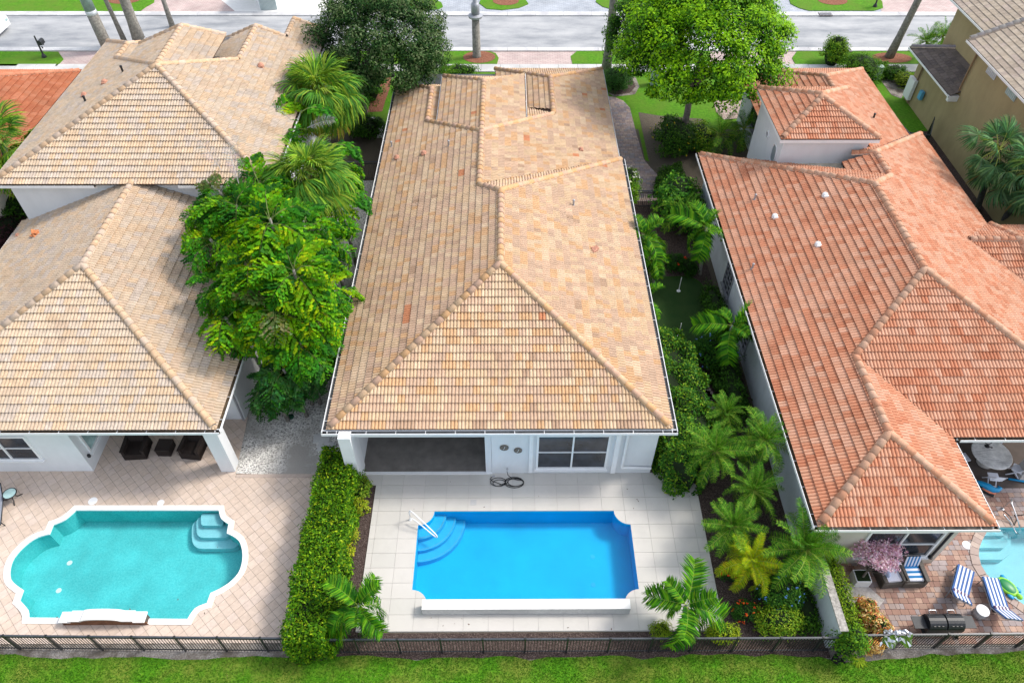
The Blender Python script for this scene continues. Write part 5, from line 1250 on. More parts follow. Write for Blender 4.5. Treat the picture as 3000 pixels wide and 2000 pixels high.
# leaf colours
CG = [(0.014, 0.07, 0.005), (0.026, 0.11, 0.006), (0.05, 0.16, 0.007), (0.10, 0.22, 0.009)]
PGc = [(0.028, 0.10, 0.010), (0.05, 0.155, 0.013), (0.095, 0.22, 0.018), (0.18, 0.31, 0.025)]
YGc = [(0.13, 0.23, 0.006), (0.20, 0.29, 0.006), (0.28, 0.33, 0.008), (0.34, 0.35, 0.012)]
SBc = [(0.035, 0.11, 0.014), (0.06, 0.16, 0.018), (0.10, 0.21, 0.018), (0.16, 0.26, 0.024)]
SBy = [(0.13, 0.20, 0.02), (0.22, 0.26, 0.03), (0.30, 0.24, 0.04), (0.10, 0.17, 0.02)]
SBd = [(0.04, 0.10, 0.04), (0.065, 0.14, 0.055), (0.11, 0.20, 0.075), (0.035, 0.08, 0.03)]
FTc = [(0.010, 0.06, 0.006), (0.02, 0.10, 0.006), (0.035, 0.15, 0.006), (0.06, 0.19, 0.006)]
FTy = [(0.05, 0.16, 0.004), (0.11, 0.23, 0.004), (0.21, 0.31, 0.005), (0.03, 0.12, 0.006)]
FTd = [(0.010, 0.05, 0.012), (0.018, 0.075, 0.016), (0.03, 0.10, 0.02), (0.045, 0.12, 0.03)]
FTo = [(0.05, 0.085, 0.018), (0.08, 0.11, 0.03), (0.11, 0.12, 0.05), (0.035, 0.07, 0.012)]
ADO = (pinnate('frond', 1.7, 40, .66, .066, .9, .45, CG, 1, .5, .12, .2, vang=.5), pinnate('frond', 1.85, 42, .70, .066, 1.4, .7, CG, 2, .6, .12, .15, vang=.45), pinnate('frond', 1.8, 40, .68, .064, 1.7, 1.0, CG, 3, .6, .12, .1, vang=.4))
PYG = (pinnate('frond', 1.45, 60, .27, .017, .55, .6, PGc[:3], 24, .9, .12, .3), pinnate('frond', 1.3, 58, .25, .017, .9, .3, PGc, 4, .7, .12, .15), pinnate('frond', 1.5, 62, .27, .017, 1.4, .45, PGc, 5, .8, .12, .15), pinnate('frond', 1.45, 60, .26, .017, 1.8, .7, PGc, 6, .8, .12, .05))
PYY = (pinnate('frond', 1.25, 56, .25, .019, .9, .3, YGc, 7, .7, .12, .15), pinnate('frond', 1.4, 60, .27, .019, 1.5, .45, YGc, 8, .8, .12, .15), pinnate('frond', 1.35, 58, .26, .019, 1.8, .7, YGc, 9, .8, .12, .05))
SAB = (fan('frond', 0.95, 1.3, 42, .6, SBc, 10), fan('frond', 1.15, 1.45, 42, 1.2, SBc, 11), fan('frond', 1.2, 1.5, 40, 1.9, SBc + SBy[:1], 12), fan('frond', 1.15, 1.45, 38, 2.4, SBy + SBc[1:3], 13))
SAD = (fan('frond', 1.0, 1.1, 32, .7, SBd, 14), fan('frond', 1.15, 1.15, 32, 1.2, SBd, 15), fan('frond', 1.1, 1.1, 30, 2.0, SBd + [(.16, .13, .04)], 16))
FSH = (fishtail('frond', 2.3, FTc, 17), fishtail('frond', 2.5, FTy, 18), fishtail('frond', 2.4, FTc + FTy[:2], 19), fishtail('frond', 2.3, FTo, 20))
FSD = (fishtail('frond', 2.1, FTd, 21), fishtail('frond', 2.2, FTd + FTc[:2], 22))
DEAD = (pinnate('dead_frond', 2.0, 30, .55, .016, .7, .5, [(.42, .40, .42), (.34, .32, .34), (.5, .48, .5)], 23, .9, .1, .5, 'flower', 1, (.45, .43, .45)),)

# ---- the two coconut-like Christmas palms on the pool deck
GA = 'feather palms in the middle garden'
palm('feather_palm', 'green feather palm in the bed at the deck\'s front left corner beside the hedge', G(1072, 1862), (G(1050, 1775, 2.05)), .085, ADO, 11, 1.0, (1.1, -.75), 41, 'palmbark', GA, .5)
palm('feather_palm', 'green feather palm at the deck\'s front right corner near the fence', G(1983, 1852), (G(2012, 1772, 2.1)), .085, ADO, 11, 1.02, (1.1, -.8), 42, 'palmbark', GA, .5)
# ---- Christmas palms between the houses
palm('feather_palm', 'bright feather palm leaning over the right eave of the middle house', G(1908, 800), G(1885, 690, 3.4), .09, ADO, 12, .95, (1.1, -.8), 43, 'palmbark', GA, .5)
palm('feather_palm', 'tall feather palm with a pale trunk behind the putting green against the red house wall', G(2050, 803), G(2070, 668, 3.6), .09, ADO, 13, 1.05, (1.15, -.9), 44, 'palmbark', GA, .6)
palm('feather_palm', 'feather palm whose fronds reach over the red roof beside the blue flowered shrub', G(2140, 1058), G(2145, 955, 3.0), .09, ADO, 12, .95, (1.15, -.85), 45, 'palmbark', GA, .5)
palm('feather_palm', 'feather palm half hidden by the middle roof eave beside the putting green', G(1900, 960), G(1880, 880, 2.6), .08, ADO, 11, .85, (1.0, -.7), 46, 'palmbark', GA, .4)
palm('feather_palm', 'low yellow tipped feather palm below the eave in front of the dark garden bed', G(1915, 845), G(1915, 765, 2.0), .06, (ADO[2], ADO[2]), 12, .72, (.8, -.9), 47, 'palmbark', GA, .3)
# ---- softer arching palms behind
palm('arching_palm', 'soft dark arching palm clump under the leafy shrub by the red house wall', G(1990, 690), G(2005, 610, 2.2), .06, PYG, 16, 1.35, (1.1, -.6), 48, 'darkbark', None)
palm('arching_palm', 'low spreading dark palm below the tower beside the red roof corner', G(2100, 425), G(2110, 398, 1.3), .06, PYG, 18, 1.5, (1.1, -.4), 49, 'darkbark', None)
palm('arching_palm', 'second low spreading palm at the foot of the tower wall', G(2170, 405), G(2180, 378, 1.4), .06, PYG, 16, 1.4, (1.1, -.4), 50, 'darkbark', None)
# ---- pygmy date palms along the garden wall
GD = 'pygmy date palms along the garden wall'
for k, (cx, cy, z, sc, lab) in enumerate((
        (2127, 1209, 2.0, .90, 'topmost pygmy date palm of the group, half behind two bigger ones beside the round bush'),
        (2238, 1288, 3.0, 1.12, 'tall pygmy date palm against the red house wall, fronds crossing its gutter'),
        (2095, 1323, 2.6, 1.12, 'broad pygmy date palm overhanging the top right corner of the white deck'),
        (2207, 1437, 2.2, 1.0, 'pygmy date palm in the middle of the row below the tall one by the wall'),
        (2146, 1540, 2.0, 1.0, 'dark pygmy date palm touching the right edge of the white deck'))):
    top = G(cx, cy, z); palm('date_palm', lab, (top.x + .05, top.y, 0), top, .075, PYG, 44, sc, (1.35, -.75), 60 + k, 'darkbark', GD)
top = G(2202, 1640, 1.8); palm('date_palm', 'yellow green pygmy date palm in front of the dark one, by the red flowers', (top.x, top.y, 0), top, .07, PYY, 44, 1.0, (1.3, -.8), 66, 'darkbark', GD)
top = G(2362, 1610, 2.5); palm('date_palm', 'largest pygmy date palm leaning over the garden wall cap', (top.x - .1, top.y, 0), top, .09, PYG, 52, 1.28, (1.35, -.75), 67, 'darkbark', GD)
# ---- cabbage palms
palm('cabbage_palm', 'round bushy fan palm behind the fishtail clump, next to the dark oak', G(960, 430), G(935, 262, 6.6), .2, SAB, 72, 1.22, (1.35, -1.25), 70, 'palmbark', 'fan palms beside the left house')
palm('cabbage_palm', 'fan palm with yellowing skirt, just in front of the other fan palm', G(930, 700), G(905, 500, 6.8), .2, SAB, 66, 1.15, (1.35, -1.3), 71, 'palmbark', 'fan palms beside the left house')
palm('cabbage_palm', 'yellowing fan palm at the left picture edge beside the brick red corner roof', G(62, 600), G(8, 425, 5.6), .2, (SAB[1], SAB[2], SAB[3]), 30, 1.25, (1.2, -1.1), 72, 'palmbark', None)
palm('cabbage_palm', 'blue green fan palm standing before the olive yellow wall', G(2862, 610), G(2925, 440, 5.2), .17, SAD, 26, 1.1, (1.3, -1.1), 73, 'darkbark', 'fan palms by the yellow house')
palm('cabbage_palm', 'second blue green fan palm cut by the right picture edge', G(2935, 660), G(3015, 500, 5.0), .19, SAD, 24, 1.2, (1.3, -1.1), 74, 'darkbark', 'fan palms by the yellow house')
# ---- the fishtail palm clump
ft = thing('fishtail_palm', 'huge dense bright green fishtail palm clump spilling over the left roof', 'palm tree', (-10.4, 24.5, 0))
rg = random.Random(80)
def stem(t, base, top, r=.09):
    b = B(); b.tube([base, Vector(base).lerp(top, .5) + Vector((.1, 0, 0)), top], [r * 1.2, r, r * .7], 7); b.build('stem', MAT['palmbark'], t, True)
def whorl(t, top, n, meshes, el, sc, s0, a0=0, da=2.39996):
    n = int(n * 1.7)
    for k in range(n):
        q = k / max(1, n - 1); q2 = q
        frond_at(t, meshes[rg.randrange(len(meshes))], top + Vector((0, 0, -.9 * q)), a0 + k * da + rg.uniform(-.3, .3), el[0] + (el[1] - el[0]) * q + rg.uniform(-.15, .15), sc * .84 * rg.uniform(.8, 1.12), rg.uniform(-.5, .5))
for px, z, n, ms, el, sc in (((790, 640), 8.0, 13, (FSH[0], FSH[1], FSH[2]), (.9, -.4), 1.15), ((690, 600), 7.6, 12, (FSH[0], FSH[0], FSH[2]), (.9, -.4), 1.1), ((640, 560), 7.0, 6, (FSH[3], FSH[0]), (.8, .0), .9),
                             ((860, 790), 7.4, 14, (FSH[1], FSH[2], FSH[0]), (.8, -.5), 1.1), ((730, 780), 7.2, 13, (FSH[1], FSH[2], FSH[0]), (.8, -.5), 1.1), ((890, 660), 7.0, 10, (FSH[0], FSH[2]), (.7, -.4), 1.1),
                             ((800, 900), 6.4, 13, (FSH[1], FSH[3], FSH[1]), (.7, -.6), 1.05), ((910, 900), 5.8, 11, (FSH[0], FSH[2], FSH[1]), (.7, -.5), 1.0), ((760, 540), 7.2, 9, (FSH[3], FSH[2], FSH[0]), (1.0, 0), .95), ((880, 1000), 5.0, 9, (FSH[3], FSH[0]), (.6, -.6), .95)):
    tp = G(*px, z); stem(ft, Vector((max(-11.3, min(-8.2, tp.x * .5 - 5.0)), min(31, max(22, tp.y)), 0)), tp); whorl(ft, tp, n, ms, el, sc, 0, rg.uniform(0, 6))
for px, z, az, el in (((690, 520), 7.6, 2.0, .9), ((650, 500), 7.4, 2.4, .7), ((720, 500), 7.6, 1.5, 1.1), ((700, 540), 7.8, 1.9, .5), ((850, 350), 7.4, 2.9, .2), ((900, 375), 7.2, .1, .1)):
    frond_at(ft, DEAD[0], G(*px, z), az, el, rg.uniform(.8, 1.1), rg.uniform(-.5, .5), 'dead_frond')
tp = G(800, 345, 6.6); whorl(ft, tp, 9, (FSH[0], FSH[1]), (.6, -.5), .95, 0, 1.0)
for px, z in (((955, 700), 5.6), ((975, 840), 4.8), ((985, 590), 5.4), ((940, 980), 4.2), ((615, 700), 6.9), ((600, 600), 7.0), ((630, 830), 6.4), ((660, 930), 5.6)):
    tp = G(*px, z); stem(ft, Vector((-9.0 + .1 * z if px[0] > 800 else -11.2, tp.y + .3, 0)), tp); whorl(ft, tp, 6 if px[0] > 800 else 8, (FSH[0], FSH[1], FSH[2]), (.5, -.7), .85, 0, rg.uniform(0, 6))
tp = G(1000, 480, 5.2); whorl(ft, tp, 8, (FSH[0], FSH[2]), (.5, -.6), .85, 0, 2.0)
for px, z, az, el in (((900, 380), 7.0, 3.0, .1), ((960, 430), 6.6, .2, .25), ((1000, 560), 5.2, .1, 0), ((880, 330), 7.2, .4, .4)):
    frond_at(ft, FSH[0], G(*px, z), az, el, .95, 0)
f2 = thing('fishtail_palm', 'low dark fishtail palm at the near end of the clump above the gravel', 'palm tree', (-11.0, 22.6, 0))
for px, z, n, el, sc in (((830, 1080), 3.8, 11, (.6, -.5), .95), ((780, 1120), 3.2, 9, (.5, -.5), .85), ((880, 1060), 3.4, 8, (.5, -.5), .85)):
    tp = G(*px, z); stem(f2, Vector((tp.x + .2, tp.y + .3, 0)), tp); whorl(f2, tp, n, FSD, el, sc, 0, rg.uniform(0, 6))
# ---- trees on the street side
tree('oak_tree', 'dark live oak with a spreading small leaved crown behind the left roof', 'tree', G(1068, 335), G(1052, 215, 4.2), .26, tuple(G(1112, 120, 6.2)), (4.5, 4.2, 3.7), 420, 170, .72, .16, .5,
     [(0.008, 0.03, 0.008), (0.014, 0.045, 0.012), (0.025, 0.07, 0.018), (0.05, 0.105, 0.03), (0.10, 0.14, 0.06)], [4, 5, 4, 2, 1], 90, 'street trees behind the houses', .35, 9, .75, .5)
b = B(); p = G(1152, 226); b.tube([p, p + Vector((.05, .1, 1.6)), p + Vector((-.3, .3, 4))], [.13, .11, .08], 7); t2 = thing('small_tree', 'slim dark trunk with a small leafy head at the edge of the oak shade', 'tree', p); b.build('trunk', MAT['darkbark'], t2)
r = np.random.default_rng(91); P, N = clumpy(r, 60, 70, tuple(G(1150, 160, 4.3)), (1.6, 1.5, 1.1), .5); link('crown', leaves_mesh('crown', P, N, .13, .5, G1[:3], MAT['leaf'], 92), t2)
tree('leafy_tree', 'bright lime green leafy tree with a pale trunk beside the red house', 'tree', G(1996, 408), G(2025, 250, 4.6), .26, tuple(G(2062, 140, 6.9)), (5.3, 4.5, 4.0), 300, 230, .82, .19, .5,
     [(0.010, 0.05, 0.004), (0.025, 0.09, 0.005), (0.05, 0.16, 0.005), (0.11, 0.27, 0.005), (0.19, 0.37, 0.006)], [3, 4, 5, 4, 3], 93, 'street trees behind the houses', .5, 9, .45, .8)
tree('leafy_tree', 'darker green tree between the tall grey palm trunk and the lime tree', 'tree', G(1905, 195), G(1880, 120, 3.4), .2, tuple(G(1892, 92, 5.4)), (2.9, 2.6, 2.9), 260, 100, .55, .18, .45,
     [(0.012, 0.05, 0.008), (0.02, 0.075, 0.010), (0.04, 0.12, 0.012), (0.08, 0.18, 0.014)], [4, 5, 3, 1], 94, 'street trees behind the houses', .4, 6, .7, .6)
# ---- hedges and shrubs
HG = [(0.02, 0.075, 0.004), (0.04, 0.125, 0.005), (0.08, 0.19, 0.006), (0.15, 0.27, 0.008), (0.26, 0.34, 0.012)]
hedge('hedge', 'long clipped bright green hedge between the tan terrace and the white deck', [(-8.0, 10.0), (-6.55, 10.0), (-6.45, 13), (-6.6, 18.3), (-8.0, 18.35), (-8.15, 12.2)], 1.7, 30000, .12, HG, [4, 5, 5, 3, 1], 101)
hedge('hedge', 'narrow leafy hedge hugging the right side of the garden wall', [(12.22, 10.35), (12.85, 10.3), (12.75, 13.5), (12.25, 13.6)], 1.62, 9000, .085, [(0.05, 0.12, 0.008), (0.10, 0.19, 0.010), (0.17, 0.26, 0.012), (0.22, 0.30, 0.02)], [3, 4, 4, 2], 102)
shrub('shrub', 'bushy end of the wall hedge hanging over the fence', (12.45, 10.25), (.65, .6, 1.75), 70, 45, .26, .10, [(0.03, 0.10, 0.008), (0.06, 0.16, 0.010), (0.12, 0.23, 0.012)], None, 103)
hedge('hedge', 'tall rounded hedge along the right wall of the middle house', [(6.75, 17.3), (7.9, 16.95), (8.55, 17.7), (9.1, 20.5), (8.9, 23.5), (8.1, 25.1), (6.9, 25.2)], 2.1, 26000, .13, [(0.02, 0.085, 0.010), (0.035, 0.12, 0.012), (0.07, 0.18, 0.014), (0.14, 0.25, 0.016), (0.22, 0.30, 0.02)], [4, 5, 4, 2, 1], 104, None, .3)
hedge('hedge', 'low dark box hedge across the garden next to the red roof corner', [(9.3, 38.9), (11.3, 39.4), (11.3, 41.2), (10.0, 40.6)], 1.0, 7000, .10, G1[:4], [4, 4, 2, 1], 105)
shrub('shrub', 'glossy broad leaved shrub between the garden path gate and the red house', (10.3, 36.4), (1.5, 2.3, 2.7), 120, 60, .45, .20, [(0.02, 0.09, 0.010), (0.04, 0.14, 0.012), (0.08, 0.21, 0.014), (0.14, 0.28, 0.02)], [4, 5, 3, 2], 106)
shrub('shrub', 'white flowering bush against the right eave beside the garden path', (7.6, 38.6), (.75, 1.6, 1.9), 70, 60, .3, .13, [(0.06, 0.17, 0.012), (0.11, 0.24, 0.014), (0.18, 0.30, 0.02)], None, 107, ([(.8, .8, .7)], 34, .09))
shrub('shrub', 'green shrub mass around the pale trunk of the lime tree', (11.5, 44.5), (1.7, 2.6, 1.7), 110, 60, .42, .15, G1[:4], [3, 4, 3, 1], 108, ([(.6, .45, .03)], 14, .08))
shrub('shrub', 'lighter shrub right of the pale tree trunk with yellow green tips', (13.3, 44.6), (1.2, 2.0, 1.4), 60, 60, .38, .14, [(0.05, 0.14, 0.010), (0.10, 0.21, 0.014), (0.20, 0.28, 0.02)], None, 109)
shrub('shrub', 'round clipped ball shrub at the foot of the tall grey palm trunk', tuple(G(1805, 258))[:2], (1.35, 1.5, 1.5), 150, 60, .3, .09, [(0.02, 0.075, 0.014), (0.035, 0.105, 0.02), (0.06, 0.15, 0.03)], None, 110)
shrub('shrub', 'blue flowered shrub at the near end of the putting green', tuple(G(2085, 1062))[:2], (1.25, 1.2, 1.6), 100, 60, .34, .11, [(0.015, 0.07, 0.010), (0.03, 0.11, 0.012), (0.055, 0.16, 0.014)], None, 111, ([(.16, .28, .75), (.25, .4, .85)], 26, .07))
shrub('shrub', 'blue flowered shrub by the garden wall among the date palms', tuple(G(2275, 1755))[:2], (.95, .8, 1.2), 80, 60, .26, .09, [(0.02, 0.085, 0.012), (0.04, 0.13, 0.014), (0.08, 0.19, 0.02)], None, 112, ([(.13, .28, .75), (.22, .42, .9)], 26, .06))
shrub('shrub', 'yellow green low shrub in front of the blue flowered one near the fence', tuple(G(2272, 1835))[:2], (1.05, .62, .95), 80, 50, .25, .09, [(0.06, 0.15, 0.010), (0.12, 0.22, 0.012), (0.20, 0.28, 0.018)], None, 113)
shrub('flowering_plant', 'small round plant with orange red flowers nearest the fence', tuple(G(2178, 1800))[:2], (.52, .5, .62), 40, 45, .16, .07, [(0.02, 0.075, 0.010), (0.04, 0.12, 0.014)], None, 114, ([(.75, .06, .015), (.8, .14, .02)], 17, .075), None, 'flowers')
shrub('flowering_plant', 'red flowered plant at the foot of the yellow green date palm', tuple(G(2140, 1690))[:2], (.5, .55, .6), 36, 45, .16, .07, [(0.015, 0.055, 0.010), (0.03, 0.09, 0.012)], None, 115, ([(.75, .03, .02), (.7, .06, .02)], 13, .075), None, 'flowers')
shrub('shrub', 'yellow leaved shrub behind the fence under the right deck palm', tuple(G(2112, 1862))[:2], (.75, .42, .7), 50, 45, .2, .08, [(0.18, 0.26, 0.012), (0.26, 0.32, 0.016), (0.12, 0.20, 0.012)], None, 116)
shrub('fern', 'small yellow green fern clump at the left of the right deck palm', tuple(G(1935, 1850))[:2], (.42, .38, .45), 26, 40, .18, .11, [(0.14, 0.23, 0.012), (0.20, 0.28, 0.014)], None, 117, None, None, 'fern', .25)
shrub('shrub', 'light green plant at the foot of the white column beside the hedge', tuple(G(1055, 1445))[:2], (.5, .62, .75), 40, 40, .22, .12, [(0.06, 0.15, 0.012), (0.12, 0.22, 0.014), (0.22, 0.30, 0.03)], None, 118)
shrub('shrub', 'small yellow leaved plant in the mulch strip, upper one', tuple(G(1058, 1492))[:2], (.4, .4, .5), 26, 36, .18, .10, [(0.16, 0.24, 0.012), (0.26, 0.30, 0.02)], None, 119)
shrub('shrub', 'yellow green plant in the mulch strip halfway along the hedge', tuple(G(1028, 1570))[:2], (.42, .5, .55), 30, 36, .2, .10, [(0.14, 0.23, 0.012), (0.22, 0.29, 0.02), (.3, .3, .03)], None, 120)
shrub('shrub', 'bright yellow leaved plant in the mulch strip nearest the feather palm', tuple(G(1016, 1625))[:2], (.36, .5, .5), 28, 36, .18, .09, [(0.26, 0.30, 0.015), (0.36, 0.34, 0.02), (0.15, 0.22, 0.012)], None, 121)
shrub('shrub', 'dark bush between the stepping stones and the fan palms', tuple(G(1075, 395))[:2], (1.5, 1.5, 1.2), 80, 55, .36, .14, G1[:3], None, 122)
shrub('shrub', 'tall green bush beside the red mulch under the oak', tuple(G(1092, 285))[:2], (1.1, 2.4, 2.4), 100, 55, .4, .14, [(0.02, 0.08, 0.008), (0.04, 0.13, 0.010), (0.08, 0.20, 0.012)], None, 123)
shrub('shrub', 'dark green shrub row along the red house wall beside the putting green', (11.0, 27.8), (.55, 2.4, 1.2), 80, 50, .32, .13, G1[:3], None, 124)
shrub('shrub', 'dark low shrubs at the wall foot behind the date palms', (10.7, 22.5), (.7, 2.6, 1.3), 80, 50, .34, .13, G1[:3], None, 125)
shrub('shrub', 'small dark bush with one red flower in the bed behind the putting green', tuple(G(2010, 795))[:2], (.7, .6, .8), 36, 40, .26, .12, G1[:2], None, 126, ([(.8, .03, .02)], 3, .12))
shrub('fern', 'spiky dark green fern left of the red flowered bush', tuple(G(1978, 785))[:2], (.8, .7, .8), 40, 30, .3, .2, [(0.015, 0.06, 0.008), (0.03, 0.10, 0.010)], None, 127, None, None, 'fern', .2)
shrub('shrub', 'low ground shrubs in the dark corner by the garden wall', tuple(G(2350, 1790))[:2], (.6, 1.2, .6), 40, 40, .22, .10, G1[:4], None, 128)
shrub('shrub', 'rounded green bush behind the red roof nearest the street verge', tuple(G(2432, 190))[:2], (1.15, 1.15, 2.2), 90, 55, .36, .13, [(0.05, 0.14, 0.010), (0.10, 0.21, 0.012), (0.17, 0.27, 0.014)], None, 129)
hedge('hedge', 'low clipped hedge running right from the rounded bush by the sidewalk', [(27.2, 54.2), (29.6, 54.2), (29.9, 55.2), (27.2, 55.4)], .9, 5000, .12, G1[1:4], None, 130)
shrub('shrub', 'broad clipped mound shrub at the corner of the red roof', tuple(G(2515, 225))[:2], (1.9, 2.3, 1.5), 120, 60, .36, .11, [(0.03, 0.10, 0.008), (0.06, 0.16, 0.010), (0.10, 0.21, 0.012)], None, 131)
shrub('shrub', 'dark shrub at the top of the sandy bed by the yellow house', tuple(G(2610, 228))[:2], (1.4, .9, .9), 60, 40, .3, .13, G1[:3], None, 132)
shrub('shrub', 'yellow green shrub in the sandy bed by the yellow house', tuple(G(2645, 252))[:2], (.8, 1.1, .9), 50, 40, .3, .12, [(0.12, 0.19, 0.012), (0.18, 0.24, 0.02), (0.06, 0.12, 0.01)], None, 133)
shrub('shrub', 'dark green bush in the corner left of the two storey wall', tuple(G(60, 640))[:2], (1.3, 1.6, 1.6), 70, 50, .36, .14, G1[:3], None, 134)
shrub('shrub', 'purple black leaved bush at the left edge below the palm trunk', tuple(G(18, 700))[:2], (1.5, 2.0, 1.2), 70, 50, .36, .13, [(0.03, 0.012, 0.015), (0.05, 0.018, 0.022), (0.015, 0.01, 0.01)], None, 135)
CRO = [(.42, .19, .05), (.55, .36, .10), (.62, .48, .24), (.20, .22, .04), (.40, .11, .05), (.10, .14, .03)]
for k, (px, lab) in enumerate((((2530, 1790), 'orange and cream croton at the top of the row beside the wall hedge'), ((2548, 1830), 'pale croton bush in the middle of the row behind the fence'), ((2565, 1848), 'yellow croton behind the fence beside the foil'))):
    shrub('croton', lab, tuple(G(*px))[:2], (.42, .42, .75), 36, 30, .2, .15, CRO, None, 140 + k, None, 'crotons by the wall hedge', 'croton', .3)
shrub('bromeliad', 'cream and orange bromeliad outside the fence by the hedge end', tuple(G(2552, 1900))[:2], (.32, .2, .35), 14, 26, .16, .2, CRO[:3], None, 144, None, None, 'plant', .22)
shrub('bromeliad', 'small orange bromeliad outside the fence under the foil', tuple(G(2588, 1896))[:2], (.16, .14, .22), 8, 20, .1, .14, [(.6, .34, .06), (.65, .42, .1)], None, 145, None, None, 'plant', .22)
t = thing('fan_palm_seedling', 'small yellow green fan leaf sprouting from the lawn edge by the hedge', 'palm', tuple(G(2505, 1925)))
fme = fan('leaf_blade', .18, .5, 22, .3, [(0.20, 0.27, 0.012), (0.15, 0.23, 0.012)], 150, 1.4)
p = G(2505, 1915, .12); frond_at(t, fme, p, -1.1, -.1, 1.0, 0, 'leaf_blade'); frond_at(t, fme, p, -2.0, .2, .6, 0, 'leaf_blade')
# palms at the yellow house's street corner
palm('arching_palm', 'dark feathery palm behind the low grey roof, left of two', G(2715, 150), G(2715, 122, 1.9), .1, PYG, 22, 1.25, (1.2, -.5), 151, 'darkbark', None)
palm('arching_palm', 'dark feathery palm against the olive yellow wall behind the low grey roof', G(2755, 140), G(2762, 108, 2.3), .1, PYG, 22, 1.3, (1.2, -.6), 152, 'darkbark', None)
palm('arching_palm', 'sago like palms in the front garden behind the middle house', G(1240, 238), G(1240, 226, 1.0), .1, PYG, 20, 1.2, (1.2, -.2), 153, 'darkbark', None)
palm('arching_palm', 'second low palm in the front garden near the pale utility box', G(1300, 232), G(1300, 220, 1.0), .1, PYG, 18, 1.1, (1.2, -.2), 154, 'darkbark', None)
shrub('shrub', 'loose green planting between the low palms of the front garden', tuple(G(1340, 222))[:2], (2.2, .8, .8), 60, 40, .3, .13, G1[1:4], None, 155)
# ---- tall palm trunks whose crowns rise above the picture
def tall(name, label, base, lean, h, r0, bark, seed, crown=True):
    base = Vector(base); top = base + Vector((*lean, h))
    t = thing(name, label, 'palm tree', base, 'tall palms along the street')
    b = B(); n = 9
    b.tube([base.lerp(top, k / n) for k in range(n + 1)], [r0 * (1.25 - .45 * k / n) if k else r0 * 1.6 for k in range(n + 1)], 10); b.build('trunk', MAT[bark], t, True)
    if crown:
        rg_ = random.Random(seed)
        for k in range(16): frond_at(t, ADO[k % 3], top, k * 2.4, 1.1 - k * .11, 1.5, rg_.uniform(-.3, .3))
    return t
tall('tall_palm', 'thick smooth grey palm trunk rising behind the middle roof, cut by the top edge', G(1775, 216), (.15, .4), 17.5, .27, 'palmbark', 160)
tall('tall_palm', 'slanting grey palm trunk in the oval mulch bed before the yellow house', G(2604, 170), (2.1, .5), 16, .24, 'palmbark', 161)
tall('tall_palm', 'thick ringed grey palm trunk behind the left roof, middle of three', G(412, 128), (-.1, .2), 17, .34, 'palmbark', 162)
tall('tall_palm', 'slender palm trunk behind the left roof beside the thick one', G(368, 128), (-1.3, .3), 17, .15, 'palmbark', 163)
tall('tall_palm', 'thinnest palm trunk crossing the road behind the left roof ridge', G(506, 80), (-.4, .4), 17, .16, 'palmbark', 164)
t = thing('palm_stump', 'cut off palm trunk with grey green upper part at the roadside', 'palm trunk', G(320, 150), None)
p = G(320, 150); b = B(); b.tube([p, p + Vector((-.15, 0, 3.0))], [.46, .42], 12); b.build('trunk', MAT['palmbark'], t, True)
b = B(); b.tube([p + Vector((-.15, 0, 3.0)), p + Vector((-.17, 0, 3.35))], [.43, .42], 12); b.build('band', MAT['flashing'], t, True)
b = B(); b.tube([p + Vector((-.17, 0, 3.35)), p + Vector((-.3, 0, 5.9))], [.42, .40], 12); b.build('crownshaft', MAT['greenshaft'], t, True)
# the blossom tree in its white planter
pk = thing('potted_tree', 'pink blossom tree in a white square planter beside the armchairs', 'potted tree', tuple(G(2515, 1705)))
c = G(2515, 1705); b = B(); b.prism([(c.x - .3, c.y - .22), (c.x + .3, c.y - .22), (c.x + .3, c.y + .3), (c.x - .3, c.y + .3)], .05, .5, 0); b.build('planter', MAT['trim'], pk)
b = B(); b.box((c.x, c.y + .04, .505), (.52, .44, .02)); b.build('planter_soil', MAT['core'], pk)
b = B(); top = Vector((c.x + .25, c.y + .35, 1.25)); b.tube([(c.x, c.y, .5), (c.x + .1, c.y + .1, .9), top], [.05, .04, .03], 6)
rg = random.Random(9)
for k in range(9):
    a = k * .7; b.tube([(c.x + .1, c.y + .1, .8), top + Vector((.7 * math.cos(a), .7 * math.sin(a), rg.uniform(.1, .6)))], [.025, .008], 4)
b.build('trunk', MAT['bark'], pk)
r = np.random.default_rng(170); P, N = clumpy(r, 100, 50, (c.x + .3, c.y + .5, 1.55), (1.05, .8, .62), .2, .3, .6, .5)
link('blossom', leaves_mesh('blossom', P, N, .07, .8, [(.70, .44, .60), (.76, .54, .68), (.60, .32, .50), (.82, .68, .76)], MAT['flower'], 171), pk)
